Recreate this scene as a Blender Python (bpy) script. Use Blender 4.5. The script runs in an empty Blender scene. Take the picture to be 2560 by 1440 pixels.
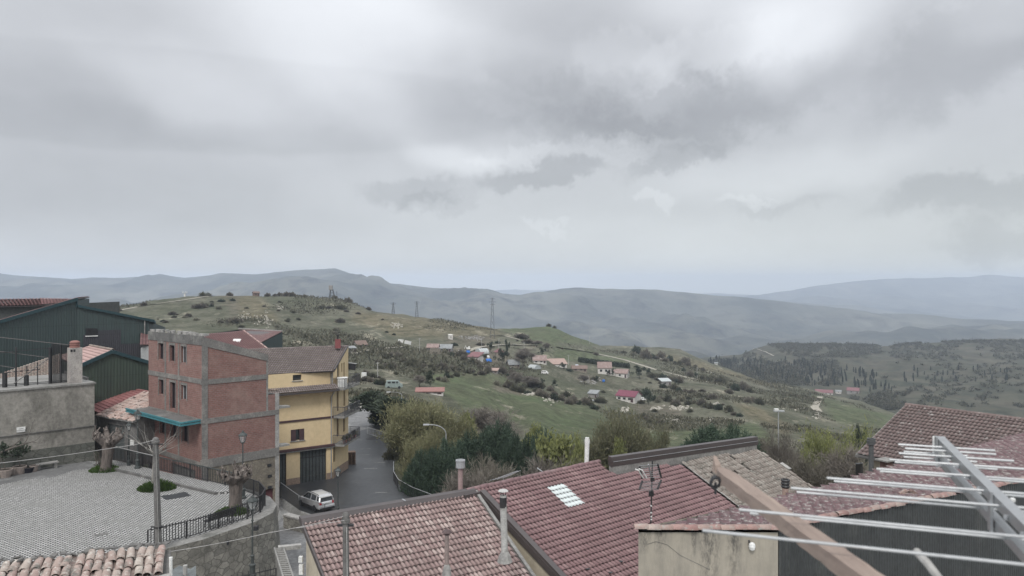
import bpy, math, random
import numpy as np
from mathutils import Vector, Matrix
S = bpy.context.scene
C = bpy.context.collection
R = math.radians
F, HZ = 1900.0, 710.0            # focal length and horizon row in photo pixels; camera stands at the origin, looks along +Y

# ---------------------------------------------------------------- camera, exposure
cam = bpy.data.objects.new('camera', bpy.data.cameras.new('camera'))
C.objects.link(cam)
cam.rotation_euler = (R(90), 0, 0)
cam.data.sensor_width = 36.0
cam.data.lens = 36.0 * F / 2560.0
cam.data.shift_y = (HZ - 720.0) / 2560.0
cam.data.clip_start, cam.data.clip_end = 0.05, 60000
cam.data.dof.use_dof = True
cam.data.dof.focus_distance = 60.0
cam.data.dof.aperture_fstop = 5.0
S.camera = cam
S.view_settings.view_transform = 'Standard'
S.view_settings.look = 'None'
S.view_settings.exposure = 0.40
S.view_settings.gamma = 1.0
S.cycles.use_denoising = True
S.cycles.max_bounces = 6
S.cycles.volume_bounces = 1
S.cycles.transparent_max_bounces = 8

# ---------------------------------------------------------------- sun
SUN_EL, SUN_AZ = 46.0, 193.0      # azimuth clockwise from +Y: the sun stands behind the camera, veiled by cloud
sun = bpy.data.objects.new('sun', bpy.data.lights.new('sun', 'SUN'))
C.objects.link(sun)
sun.data.energy = 1.5
sun.data.angle = R(14)
sun.data.color = (1.0, 0.965, 0.92)
sd = Vector((math.sin(R(SUN_AZ)) * math.cos(R(SUN_EL)), math.cos(R(SUN_AZ)) * math.cos(R(SUN_EL)), math.sin(R(SUN_EL))))
sun.rotation_euler = (-sd).to_track_quat('-Z', 'Y').to_euler()

# ---------------------------------------------------------------- sky: Nishita under a deck of cloud
W = bpy.data.worlds.new('World'); S.world = W; W.use_nodes = True
wn, wl = W.node_tree.nodes, W.node_tree.links
wn.clear()
def N(nodes, t, **kw):
    n = nodes.new(t)
    for k, v in kw.items():
        if k == 'i':
            for a, b in v.items(): n.inputs[a].default_value = b
        else: setattr(n, k, v)
    return n
def M2(op, a, b=None, c=None, clamp=False):
    n = wn.new('ShaderNodeMath'); n.operation = op; n.use_clamp = clamp
    for k, x in enumerate((a, b, c)):
        if x is None: continue
        if isinstance(x, (int, float)): n.inputs[k].default_value = x
        else: wl.new(x, n.inputs[k])
    return n.outputs[0]
tc = N(wn, 'ShaderNodeTexCoord')
sep = N(wn, 'ShaderNodeSeparateXYZ'); wl.new(tc.outputs['Generated'], sep.inputs[0])
az = M2('ARCTAN2', sep.outputs[0], sep.outputs[1])
el = M2('ARCSINE', sep.outputs[2])
comb = N(wn, 'ShaderNodeCombineXYZ'); wl.new(az, comb.inputs[0]); wl.new(el, comb.inputs[1])
def wnoise(scale, detail, rough=.55, w=0.0, stretch=(1, 1, 1), src=None):
    mp = N(wn, 'ShaderNodeMapping'); mp.inputs['Scale'].default_value = stretch; mp.inputs['Location'].default_value = (w, w * .7, w * 1.3)
    wl.new(src or comb.outputs[0], mp.inputs[0])
    n = N(wn, 'ShaderNodeTexNoise', i={'Scale': scale, 'Detail': detail, 'Roughness': rough})
    wl.new(mp.outputs[0], n.inputs['Vector'])
    return n
def warp(src, noise, amp):
    a = N(wn, 'ShaderNodeVectorMath', operation='SUBTRACT'); wl.new(noise.outputs['Color'], a.inputs[0]); a.inputs[1].default_value = (.5, .5, .5)
    b = N(wn, 'ShaderNodeVectorMath', operation='SCALE'); wl.new(a.outputs[0], b.inputs[0]); b.inputs['Scale'].default_value = amp
    c = N(wn, 'ShaderNodeVectorMath', operation='ADD'); wl.new(src, c.inputs[0]); wl.new(b.outputs[0], c.inputs[1])
    return c.outputs[0]
puffy = warp(warp(comb.outputs[0], wnoise(9, 2, w=3.1), .05), wnoise(26, 10, .66, w=7.7), .085)     # ragged cumulus edges
calm = warp(comb.outputs[0], wnoise(4, 3, .5, w=2.2), .03)
soft = warp(comb.outputs[0], wnoise(5, 4, .5, w=1.7), .10)                                           # smooth stratus
def blob(src, u, v, ru, rv, ang, amp, inner):
    a0 = math.atan((u - 1280) / F); e0 = math.atan((HZ - v) / F * math.cos(a0))
    s = N(wn, 'ShaderNodeVectorMath', operation='SUBTRACT'); wl.new(src, s.inputs[0]); s.inputs[1].default_value = (a0, e0, 0)
    r = N(wn, 'ShaderNodeVectorRotate', rotation_type='Z_AXIS'); r.inputs['Angle'].default_value = R(ang); wl.new(s.outputs[0], r.inputs['Vector'])
    m = N(wn, 'ShaderNodeVectorMath', operation='MULTIPLY'); wl.new(r.outputs[0], m.inputs[0]); m.inputs[1].default_value = (F / ru, F / rv, 0)
    l = N(wn, 'ShaderNodeVectorMath', operation='LENGTH'); wl.new(m.outputs[0], l.inputs[0])
    q = N(wn, 'ShaderNodeMapRange', interpolation_type='SMOOTHERSTEP'); wl.new(l.outputs['Value'], q.inputs['Value'])
    q.inputs['From Min'].default_value = inner; q.inputs['From Max'].default_value = 1.0
    q.inputs['To Min'].default_value = amp; q.inputs['To Max'].default_value = 0.0
    return q.outputs[0]
BL = [  # source, centre u, v, radii, tilt, brightness, inner radius share
 (soft, 880, 60, 560, 270, 0, .27, .05), (soft, 480, 240, 420, 150, 12, .12, .05), (soft, 2020, 60, 260, 150, -10, .25, .1), (soft, 2500, 20, 200, 90, -10, .12, .1),
 (soft, 1780, 10, 300, 110, 0, .12, .1), (soft, 900, 260, 320, 110, 20, .09, .1),
 (soft, 150, 300, 700, 140, 0, -.05, .2), (soft, 1180, 215, 620, 160, 4, -.065, .15), (soft, 1450, 40, 480, 120, 14, -.06, .2), (calm, 480, 258, 900, 122, -1, -.035, .84),
 (soft, 560, 350, 900, 60, -1, -.035, .2), (soft, 300, 540, 950, 190, 0, -.075, .1),
 (puffy, 1560, 150, 170, 90, 8, .05, .6), (puffy, 1760, 140, 220, 70, -10, .035, .6), (puffy, 1300, 250, 170, 60, 14, .04, .4), (puffy, 1900, 245, 320, 100, -14, -.08, .3), (puffy, 1600, 265, 480, 120, 8, -.085, .35), (puffy, 1520, 320, 300, 60, 4, -.035, .3),
 (puffy, 1480, 310, 330, 90, 4, -.07, .3), (puffy, 1690, 390, 180, 40, -14, -.11, .35), (puffy, 1560, 345, 150, 32, 0, .07, .35), (puffy, 1360, 440, 220, 44, -8, -.12, .4), (puffy, 1280, 385, 170, 26, -8, .05, .3),
 (puffy, 1040, 478, 180, 50, -6, -.10, .4), (puffy, 1120, 505, 170, 34, -6, -.06, .4), (puffy, 2420, 110, 330, 150, -28, -.11, .3),
 (puffy, 2420, 490, 280, 62, -4, -.11, .3), (puffy, 2510, 600, 180, 76, 0, -.11, .35), (puffy, 1960, 515, 190, 30, -4, -.05, .3),
 (puffy, 1640, 500, 90, 22, 0, .07, .4), (puffy, 1380, 555, 90, 14, 4, .05, .3), (puffy, 1890, 500, 130, 16, 0, .05, .4), (soft, 1950, 410, 480, 90, -3, .10, .1), (soft, 1160, 385, 210, 60, 8, .15, .1), (soft, 1700, 600, 700, 110, 0, .035, .1),
]
acc = None
for b in BL:
    o = blob(*b); acc = o if acc is None else M2('ADD', acc, o)
n1 = wnoise(3.2, 6, .55, w=11.0, stretch=(1, 2.2, 1)); n2 = wnoise(17, 7, .6, w=5.0, stretch=(1, 1.7, 1))
acc = M2('ADD', acc, M2('MULTIPLY', M2('SUBTRACT', n1.outputs['Fac'], .5), .14))
acc = M2('ADD', acc, M2('MULTIPLY', M2('SUBTRACT', n2.outputs['Fac'], .5), .05))
er = N(wn, 'ShaderNodeValToRGB'); wl.new(M2('MULTIPLY', el, 2 / math.pi, clamp=True), er.inputs[0])
cr = er.color_ramp
cr.elements[0].position = 0.0; cr.elements[0].color = (.54,) * 3 + (1,)
cr.elements[1].position = 1.0; cr.elements[1].color = (1.45,) * 3 + (1,)
for p_, c_ in ((.03, .515), (.09, .475), (.2, .48), (.32, .66), (.6, 1.18)):
    e = cr.elements.new(p_); e.color = (c_, c_, c_, 1)
val = M2('MAXIMUM', M2('ADD', M2('MULTIPLY', acc, .86), er.outputs[0]), .26)
tint = N(wn, 'ShaderNodeValToRGB'); wl.new(val, tint.inputs[0])
t_ = tint.color_ramp
t_.elements[0].position = .3; t_.elements[0].color = (.972, .995, 1.045, 1)
t_.elements[1].position = .85; t_.elements[1].color = (.972, .998, 1.035, 1)
warmw = N(wn, 'ShaderNodeMix', data_type='RGBA')
hz_ = M2('MULTIPLY', M2('SUBTRACT', 1.0, M2('MULTIPLY', el, 4.5), clamp=True), M2('ADD', M2('MULTIPLY', az, .7), .52, clamp=True))
wl.new(hz_, warmw.inputs['Factor']); wl.new(tint.outputs[0], warmw.inputs['A']); warmw.inputs['B'].default_value = (.98, 1.02, .985, 1)
ccol = N(wn, 'ShaderNodeVectorMath', operation='SCALE'); wl.new(warmw.outputs['Result'], ccol.inputs[0]); wl.new(val, ccol.inputs['Scale'])
skyt = N(wn, 'ShaderNodeTexSky', sky_type='NISHITA', sun_disc=False, sun_elevation=R(SUN_EL), sun_rotation=R(SUN_AZ), air_density=1.0, dust_density=2.0, altitude=900)
bg1 = N(wn, 'ShaderNodeBackground'); wl.new(skyt.outputs[0], bg1.inputs[0]); bg1.inputs[1].default_value = .08
bg2 = N(wn, 'ShaderNodeBackground'); wl.new(ccol.outputs[0], bg2.inputs[0]); bg2.inputs[1].default_value = 1.0
mxs = N(wn, 'ShaderNodeMixShader', i={0: .93}); wl.new(bg1.outputs[0], mxs.inputs[1]); wl.new(bg2.outputs[0], mxs.inputs[2])
wout = N(wn, 'ShaderNodeOutputWorld'); wl.new(mxs.outputs[0], wout.inputs[0])

# ---------------------------------------------------------------- materials
MATS = {}
def newmat(name):
    m = bpy.data.materials.new(name); m.use_nodes = True
    nt = m.node_tree; nt.nodes.clear()
    out = nt.nodes.new('ShaderNodeOutputMaterial'); b = nt.nodes.new('ShaderNodeBsdfPrincipled')
    nt.links.new(b.outputs[0], out.inputs[0]); MATS[name] = m
    return m, nt.nodes, nt.links, b
def c4(c): return (c[0], c[1], c[2], 1)
def mixc(nd, lk, f, a, b, blend='MIX'):
    n = nd.new('ShaderNodeMix'); n.data_type = 'RGBA'; n.blend_type = blend
    for k, x in (('Factor', f), ('A', a), ('B', b)):
        if isinstance(x, (int, float)): n.inputs[k].default_value = x
        elif isinstance(x, tuple): n.inputs[k].default_value = c4(x)
        else: lk.new(x, n.inputs[k])
    return n.outputs['Result']
def nz(nd, lk, scale, detail=5, rough=.6, coord='Object', stretch=(1, 1, 1), lo=.35, hi=.65, off=0.0):
    t = nd.new('ShaderNodeTexCoord'); mp = nd.new('ShaderNodeMapping'); mp.inputs['Scale'].default_value = stretch
    mp.inputs['Location'].default_value = (off, off * 1.7, off * .6)
    lk.new(t.outputs[coord], mp.inputs[0])
    n = nd.new('ShaderNodeTexNoise'); n.inputs['Scale'].default_value = scale; n.inputs['Detail'].default_value = detail; n.inputs['Roughness'].default_value = rough
    lk.new(mp.outputs[0], n.inputs['Vector'])
    r = nd.new('ShaderNodeMapRange'); r.inputs['From Min'].default_value = lo; r.inputs['From Max'].default_value = hi
    lk.new(n.outputs['Fac'], r.inputs['Value'])
    return r.outputs[0]
def bumpn(nd, lk, b, h, strength, dist=.02):
    n = nd.new('ShaderNodeBump'); n.inputs['Strength'].default_value = strength; n.inputs['Distance'].default_value = dist
    lk.new(h, n.inputs['Height']); lk.new(n.outputs[0], b.inputs['Normal'])
def mat(name, c1, c2=None, scale=2.0, c3=None, s3=.6, rough=.85, metal=0.0, bump=.0, stretch=(1, 1, 1), spec=.3, fine=.25):
    m, nd, lk, b = newmat(name)
    b.inputs['Roughness'].default_value = rough; b.inputs['Metallic'].default_value = metal
    b.inputs['Specular IOR Level'].default_value = spec
    if c2 is None: c2 = tuple(x * .78 for x in c1)
    f = nz(nd, lk, scale, 6, .65, stretch=stretch)
    col = mixc(nd, lk, f, c1, c2)
    if c3 is not None:
        g = nz(nd, lk, s3, 7, .7, lo=.52, hi=.68, off=13.0, stretch=stretch)
        col = mixc(nd, lk, g, col, c3)
    if fine:
        h = nz(nd, lk, scale * 9, 3, .7, lo=.3, hi=.7, off=5.0)
        hh = nd.new('ShaderNodeMapRange'); hh.inputs['To Min'].default_value = 1 - fine; hh.inputs['To Max'].default_value = 1 + fine
        lk.new(h, hh.inputs['Value'])
        sc = nd.new('ShaderNodeVectorMath'); sc.operation = 'SCALE'; lk.new(col, sc.inputs[0]); lk.new(hh.outputs[0], sc.inputs['Scale']); col = sc.outputs[0]
    lk.new(col, b.inputs['Base Color'])
    if bump:
        bumpn(nd, lk, b, nz(nd, lk, scale * 6, 4, .7, lo=0, hi=1, off=3.0), bump)
    return m
def uvnode(nd, lk, scale=(1, 1, 1), loc=(0, 0, 0), rot=0):
    t = nd.new('ShaderNodeUVMap'); mp = nd.new('ShaderNodeMapping'); mp.inputs['Scale'].default_value = scale
    mp.inputs['Location'].default_value = loc; mp.inputs['Rotation'].default_value = (0, 0, rot)
    lk.new(t.outputs[0], mp.inputs[0]); return mp.outputs[0]
def brickmat(name, c1, c2, mortar, w, h, msize=.02, wear=None, rot=0, rough=.9, bump=.3, squash=1.0, streak=None, offset=.5):
    m, nd, lk, b = newmat(name)
    v = uvnode(nd, lk, rot=rot)
    t = nd.new('ShaderNodeTexBrick'); lk.new(v, t.inputs['Vector'])
    for k, x in (('Color1', c4(c1)), ('Color2', c4(c2)), ('Mortar', c4(mortar)), ('Scale', 1.0), ('Brick Width', w), ('Row Height', h), ('Mortar Size', msize), ('Mortar Smooth', .3), ('Bias', 0.0)):
        t.inputs[k].default_value = x
    t.offset = offset
    col = t.outputs['Color']
    if streak: col = mixc(nd, lk, nz(nd, lk, 1.4, 6, .7, lo=.3, hi=.75, stretch=(1, 1, 9)), col, streak)
    if wear:
        col = mixc(nd, lk, nz(nd, lk, .5, 7, .7, lo=.45, hi=.72, off=2.0), col, wear)
    g = nz(nd, lk, 3, 5, .7, lo=.2, hi=.8, off=9)
    hh = nd.new('ShaderNodeMapRange'); hh.inputs['To Min'].default_value = .75; hh.inputs['To Max'].default_value = 1.2; lk.new(g, hh.inputs['Value'])
    sc = nd.new('ShaderNodeVectorMath'); sc.operation = 'SCALE'; lk.new(col, sc.inputs[0]); lk.new(hh.outputs[0], sc.inputs['Scale'])
    lk.new(sc.outputs[0], b.inputs['Base Color']); b.inputs['Roughness'].default_value = rough; b.inputs['Specular IOR Level'].default_value = .25
    bumpn(nd, lk, b, t.outputs['Fac'], -bump, .02)
    return m
def tilemat(name, a, b_, c_, lichen=None, lo=.55, hi=.7, ls=2.2, rough=.8, lich2=None):
    """per-tile colour from the tile's own UV cell, plus lichen, grime and painted channel shade"""
    m, nd, lk, b = newmat(name)
    t = nd.new('ShaderNodeUVMap')
    fl = nd.new('ShaderNodeVectorMath'); fl.operation = 'FLOOR'; lk.new(t.outputs[0], fl.inputs[0])
    w = nd.new('ShaderNodeTexWhiteNoise'); w.noise_dimensions = '2D'; lk.new(fl.outputs[0], w.inputs['Vector'])
    r = nd.new('ShaderNodeValToRGB'); lk.new(w.outputs['Value'], r.inputs[0])
    r.color_ramp.elements[0].color = c4(a); r.color_ramp.elements[1].color = c4(c_)
    e = r.color_ramp.elements.new(.55); e.color = c4(b_)
    col = r.outputs[0]
    col = mixc(nd, lk, nz(nd, lk, .45, 5, .6, lo=.35, hi=.75), col, tuple(x * .72 for x in b_))
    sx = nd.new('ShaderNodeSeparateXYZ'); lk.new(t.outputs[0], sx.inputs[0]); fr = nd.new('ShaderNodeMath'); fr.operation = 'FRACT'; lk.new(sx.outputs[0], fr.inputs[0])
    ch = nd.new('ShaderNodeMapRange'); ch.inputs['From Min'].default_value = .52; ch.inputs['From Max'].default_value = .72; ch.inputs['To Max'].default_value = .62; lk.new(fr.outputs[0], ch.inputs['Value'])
    col = mixc(nd, lk, ch.outputs[0], col, tuple(x * .3 for x in b_))          # shade of the valleys between tile columns, painted into the colour
    if lichen: col = mixc(nd, lk, nz(nd, lk, ls, 8, .75, lo=lo, hi=hi, off=4), col, lichen)
    if lich2: col = mixc(nd, lk, nz(nd, lk, ls * 2.7, 6, .75, lo=lo, hi=hi, off=14), col, lich2)
    g = nz(nd, lk, 14, 4, .7, lo=.2, hi=.8, off=6)
    hh = nd.new('ShaderNodeMapRange'); hh.inputs['To Min'].default_value = .78; hh.inputs['To Max'].default_value = 1.18; lk.new(g, hh.inputs['Value'])
    sc = nd.new('ShaderNodeVectorMath'); sc.operation = 'SCALE'; lk.new(col, sc.inputs[0]); lk.new(hh.outputs[0], sc.inputs['Scale'])
    lk.new(sc.outputs[0], b.inputs['Base Color']); b.inputs['Roughness'].default_value = rough; b.inputs['Specular IOR Level'].default_value = .3
    return m
def ribmat(name, c1, c2, pitch, joint=1.9, rough=.6, patch=None, strength=.5, dirt=None):
    """profiled sheet: ribs every `pitch` metres along U, sheet joints every `joint` metres along V"""
    m, nd, lk, b = newmat(name)
    v = uvnode(nd, lk)
    s = nd.new('ShaderNodeSeparateXYZ'); lk.new(v, s.inputs[0])
    def mm(op, a, bb=None):
        n = nd.new('ShaderNodeMath'); n.operation = op
        for k, x in enumerate((a, bb)):
            if x is None: continue
            if isinstance(x, (int, float)): n.inputs[k].default_value = x
            else: lk.new(x, n.inputs[k])
        return n.outputs[0]
    wv = mm('SINE', mm('MULTIPLY', s.outputs[0], 2 * math.pi / pitch))
    col = mixc(nd, lk, nz(nd, lk, .35, 5, .6, lo=.3, hi=.7), c1, c2)
    shr = nz(nd, lk, 2.5, 5, .6, stretch=(1, 1, .08), lo=.3, hi=.8, off=8)
    col = mixc(nd, lk, shr, col, dirt or tuple(x * .7 for x in c1))
    fr = mm('FRACT', mm('DIVIDE', s.outputs[1], joint))
    line = mm('LESS_THAN', fr, .03)
    col = mixc(nd, lk, mm('MULTIPLY', line, .5), col, tuple(x * .45 for x in c1))
    lk.new(col, b.inputs['Base Color']); b.inputs['Roughness'].default_value = rough
    bumpn(nd, lk, b, wv, strength, .03)
    return m
# ---------------------------------------------------------------- geometry helpers
def P(u, v, d): return Vector(((u - 1280) / F * d, d, (HZ - v) / F * d))
def PZ(u, v, z): return P(u, v, z * F / (HZ - v))          # point seen at (u, v) whose height is z
def uofs(p): return 1280 + F * p.x / p.y
UP = Vector((0, 0, 1))
def onplane(u, v, o, n):
    r = Vector(((u - 1280) / F, 1, (HZ - v) / F)); return r * (o.dot(n) / r.dot(n))
WL = {}
class MB:
    def __init__(s): s.v = []; s.f = []; s.uv = []; s.mi = []; s.sm = []
    def face(s, pts, mi=0, uv=None, sm=False):
        k = len(s.v); s.v.extend(Vector(p) for p in pts); s.f.append(tuple(range(k, k + len(pts)))); s.mi.append(mi); s.sm.append(sm)
        if uv is None:
            n = Vector((0, 0, 0))
            for i in range(1, len(pts) - 1): n += (Vector(pts[i]) - Vector(pts[0])).cross(Vector(pts[i + 1]) - Vector(pts[0]))
            if n.length > 1e-9: n.normalize()
            if abs(n.z) > .95: uv = [(p[0], p[1]) for p in pts]
            else:
                t = UP.cross(n).normalized(); b = n.cross(t)
                uv = [(t.dot(Vector(p)), b.dot(Vector(p))) for p in pts]
        s.uv.extend(uv)
        return s
    def hexa(s, b, t, mi=0, cap=True, bot=True):
        """b, t: matching rings (counter-clockwise from above)"""
        n = len(b)
        for i in range(n):
            j = (i + 1) % n; s.face([b[i], b[j], t[j], t[i]], mi)
        if cap: s.face(t, mi)
        if bot: s.face(list(reversed(b)), mi)
        return s
    def box(s, c, size, rz=0, mi=0, M=None):
        x, y, z = size[0] / 2, size[1] / 2, size[2] / 2
        m = Matrix.Rotation(rz, 3, 'Z') if M is None else M
        q = lambda a, b, cc: Vector(c) + m @ Vector((a, b, cc))
        return s.hexa([q(-x, -y, -z), q(x, -y, -z), q(x, y, -z), q(-x, y, -z)], [q(-x, -y, z), q(x, -y, z), q(x, y, z), q(-x, y, z)], mi)
    def prism(s, poly, z0, z1, mi=0, bot=True):
        a = 0
        for i in range(len(poly)):
            j = (i + 1) % len(poly); a += poly[i][0] * poly[j][1] - poly[j][0] * poly[i][1]
        if a < 0: poly = list(reversed(poly))
        return s.hexa([Vector((p[0], p[1], z0)) for p in poly], [Vector((p[0], p[1], z1)) for p in poly], mi, bot=bot)
    def bar(s, p, q, w, h=None, mi=0, up=UP):
        p, q = Vector(p), Vector(q); h = h or w; d = (q - p).normalized()
        x = d.cross(up)
        if x.length < 1e-4: x = Vector((1, 0, 0))
        x.normalize(); y = x.cross(d).normalized(); x = x * (w / 2); y = y * (h / 2)
        return s.hexa([p - x - y, p + x - y, p + x + y, p - x + y][::-1], [q - x - y, q + x - y, q + x + y, q - x + y][::-1], mi)
    def tube(s, pts, r, n=8, mi=0, r2=None, cap=True):
        pts = [Vector(p) for p in pts]; rings = []
        for i, p in enumerate(pts):
            d = (pts[min(i + 1, len(pts) - 1)] - pts[max(i - 1, 0)]).normalized()
            x = d.cross(UP)
            if x.length < 1e-3: x = Vector((1, 0, 0))
            x.normalize(); y = x.cross(d).normalized()
            rr = r if r2 is None else r + (r2 - r) * i / (len(pts) - 1)
            rings.append([p + (x * math.cos(a) + y * math.sin(a)) * rr for a in [2 * math.pi * k / n for k in range(n)]])
        for a, b in zip(rings, rings[1:]):
            for k in range(n):
                l = (k + 1) % n; s.face([a[l], a[k], b[k], b[l]], mi, sm=True)
        if cap: s.face(rings[0], mi); s.face(rings[-1][::-1], mi)
        return s
    def lathe(s, c, prof, n=12, mi=0):
        c = Vector(c); rings = [[c + Vector((r * math.cos(2 * math.pi * k / n), r * math.sin(2 * math.pi * k / n), z)) for k in range(n)] for r, z in prof]
        for a, b in zip(rings, rings[1:]):
            for k in range(n):
                l = (k + 1) % n; s.face([a[k], a[l], b[l], b[k]], mi, sm=True)
        if prof[0][0] > 1e-4: s.face(rings[0][::-1], mi)
        if prof[-1][0] > 1e-4: s.face(rings[-1], mi)
        return s
    def build(s, name, mats, parent=None, world=True):
        me = bpy.data.meshes.new(name)
        off = WL.get(parent.name, Vector((0, 0, 0))) if (parent is not None and world) else Vector((0, 0, 0))
        vs = [tuple(p - off) for p in s.v]
        me.from_pydata(vs, [], s.f)
        ul = me.uv_layers.new(name='UVMap')
        ul.data.foreach_set('uv', np.array(s.uv, dtype=np.float32).ravel())
        for m in (mats if isinstance(mats, (list, tuple)) else [mats]): me.materials.append(m)
        me.polygons.foreach_set('material_index', np.array(s.mi, dtype=np.int32))
        me.polygons.foreach_set('use_smooth', np.array(s.sm, dtype=bool))
        o = bpy.data.objects.new(name, me); C.objects.link(o)
        if parent is not None: o.parent = parent
        if parent is not None and world: WL[o.name] = off
        return o
def thing(name, label, cat, loc=(0, 0, 0), rz=0, group=None):
    o = bpy.data.objects.new(name, None); C.objects.link(o); o.empty_display_size = .3
    o.location = loc; o.rotation_euler = (0, 0, rz)
    o['label'] = label; o['category'] = cat
    if group: o['group'] = group
    if rz == 0: WL[o.name] = Vector(loc)
    return o
def tag(o, label, cat, group=None):
    o['label'] = label; o['category'] = cat
    if group: o['group'] = group
    return o
def struct(o, kind='structure', label=None):
    o['kind'] = kind
    if label: o['label'] = label
    return o
def base_at(o, p):
    """make a single-mesh thing stand at p (mesh was given in scene coordinates)"""
    o.data.transform(Matrix.Translation(-Vector(p))); o.location = p; return o
def dup(root, loc, rz=0, label=None, group=None, scale=None):
    r = root.copy(); C.objects.link(r); r.location = loc; r.rotation_euler = (0, 0, rz)
    if label: r['label'] = label
    if group: r['group'] = group
    if scale is not None: r.scale = (scale,) * 3 if isinstance(scale, (int, float)) else scale
    for ch in root.children:
        c = ch.copy(); C.objects.link(c); c.parent = r
        for g in ch.children:
            e = g.copy(); C.objects.link(e); e.parent = c
    return r
def npmesh(name, v, f, mats, parent=None, smooth=False, mi=None, uv=None):
    me = bpy.data.meshes.new(name)
    v = np.asarray(v, dtype=np.float32); f = np.asarray(f, dtype=np.int32)
    me.vertices.add(len(v)); me.vertices.foreach_set('co', v.ravel())
    k = f.shape[1]; me.loops.add(f.size); me.loops.foreach_set('vertex_index', f.ravel())
    me.polygons.add(len(f)); me.polygons.foreach_set('loop_start', np.arange(0, f.size, k, dtype=np.int32)); me.polygons.foreach_set('loop_total', np.full(len(f), k, dtype=np.int32))
    for m in (mats if isinstance(mats, (list, tuple)) else [mats]): me.materials.append(m)
    if mi is not None: me.polygons.foreach_set('material_index', np.asarray(mi, dtype=np.int32))
    if smooth: me.polygons.foreach_set('use_smooth', np.ones(len(f), dtype=bool))
    if uv is not None:
        ul = me.uv_layers.new(name='UVMap'); ul.data.foreach_set('uv', np.asarray(uv, dtype=np.float32).ravel())
    me.update(calc_edges=True)
    o = bpy.data.objects.new(name, me); C.objects.link(o)
    if parent is not None: o.parent = parent
    return o

# walls with real openings: p->q along the wall (outside on the right-hand side of p->q seen from above is the -normal... see n)
def wall(mb, p, q, z0, z1, holes=(), depth=.22, mi=0, rmi=None, z1q=None):
    """p, q: ground ends, left to right as seen from outside. holes: (s0, s1, z0, z1) in metres along the wall. z1q: top height at q"""
    p = Vector((p[0], p[1], 0)); q = Vector((q[0], q[1], 0)); d = (q - p); L = d.length; d.normalize(); n = Vector((d.y, -d.x, 0))   # outward
    z1q = z1 if z1q is None else z1q
    rmi = mi if rmi is None else rmi
    ss = sorted({0.0, L} | {x for h in holes for x in (h[0], h[1])}); 
    top = lambda s: z1 + (z1q - z1) * s / L
    at = lambda s, z: p + d * s + Vector((0, 0, z))
    for a, b in zip(ss, ss[1:]):
        m = (a + b) / 2; hs = sorted([h for h in holes if h[0] < m < h[1]], key=lambda h: h[2]); z = z0
        for h in hs:
            if h[2] > z + 1e-6: mb.face([at(a, z), at(b, z), at(b, h[2]), at(a, h[2])], mi)
            z = h[3]
        mb.face([at(a, z), at(b, z), at(b, top(b)), at(a, top(a))], mi)
    i = -n * depth
    for s0, s1, a, b in holes:
        mb.face([at(s0, a), at(s0, b), at(s0, b) + i, at(s0, a) + i][::-1], rmi); mb.face([at(s1, a), at(s1, b), at(s1, b) + i, at(s1, a) + i], rmi)
        mb.face([at(s0, b), at(s1, b), at(s1, b) + i, at(s0, b) + i][::-1], rmi); mb.face([at(s0, a), at(s1, a), at(s1, a) + i, at(s0, a) + i], rmi)
    return d, n
def swall(p, q, u):
    """distance along wall p->q at which photo column u meets it"""
    k = (u - 1280) / F; dx, dy = q[0] - p[0], q[1] - p[1]
    t = (k * p[1] - p[0]) / (dx - k * dy); return t * math.hypot(dx, dy)
def zat(p, q, s, v):
    L = math.hypot(q[0] - p[0], q[1] - p[1]); d = p[1] + (q[1] - p[1]) * s / L; return (HZ - v) / F * d

# tiled roofs ------------------------------------------------------------------
def tileroof(o, e, s, ncol, nrow, w, ex, amp=.035, lip=.03, keep=None, kseg=6, jit=.0, seed=1, shape=None, mimap=None):
    """o: ridge start; e: unit along the ridge; s: unit down the slope. Interlocking tiles as one mesh; returns (v, f, uv, mi)"""
    rng = np.random.default_rng(seed)
    n = e.cross(s); n = n if n.z > 0 else -n
    O, E, Sv, Nn = (np.array(x) for x in (o, e, s, n))
    t = np.linspace(0, 1, kseg + 1)
    prof = shape(t) if shape else np.where(t < .62, np.sin(np.pi * np.clip(t / .62, 0, 1)), -.25 * np.sin(np.pi * np.clip((t - .62) / .38, 0, 1)))
    V, Fc, U, MI = [], [], [], []; k = 0
    for j in range(nrow):
        for i in range(ncol):
            if keep is not None and not keep((i + .5) * w, (j + .5) * ex): continue
            dj = rng.normal(0, jit, 3) if jit else (0, 0, 0)
            a = (i + t) * w + dj[0]
            b0, b1 = j * ex + dj[1] * .5, (j + 1) * ex + .02 + dj[1]
            h0 = amp * prof + dj[2] * .5; h1 = h0 + lip
            top = O + a[:, None] * E + b0 * Sv + h0[:, None] * Nn
            low = O + a[:, None] * E + b1 * Sv + h1[:, None] * Nn
            und = O + a[:, None] * E + b1 * Sv + (h1 - .018)[:, None] * Nn
            V += [top, low, und]; m = kseg + 1
            for q in range(kseg):
                Fc += [(k + q, k + m + q, k + m + q + 1, k + q + 1), (k + m + q, k + 2 * m + q, k + 2 * m + q + 1, k + m + q + 1)]
                U += [(i + .01 + .98 * x_ / kseg, j + .5) for x_ in (q, q, q + 1, q + 1)] + [(i + .01 + .98 * x_ / kseg, j + .5) for x_ in (q, q, q + 1, q + 1)]
                mm_ = mimap((i + .5) * w, (j + .5) * ex) if mimap else 0
                MI += [mm_, mm_]
            k += 3 * m
    return np.concatenate(V), np.array(Fc), np.array(U), np.array(MI)
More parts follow.
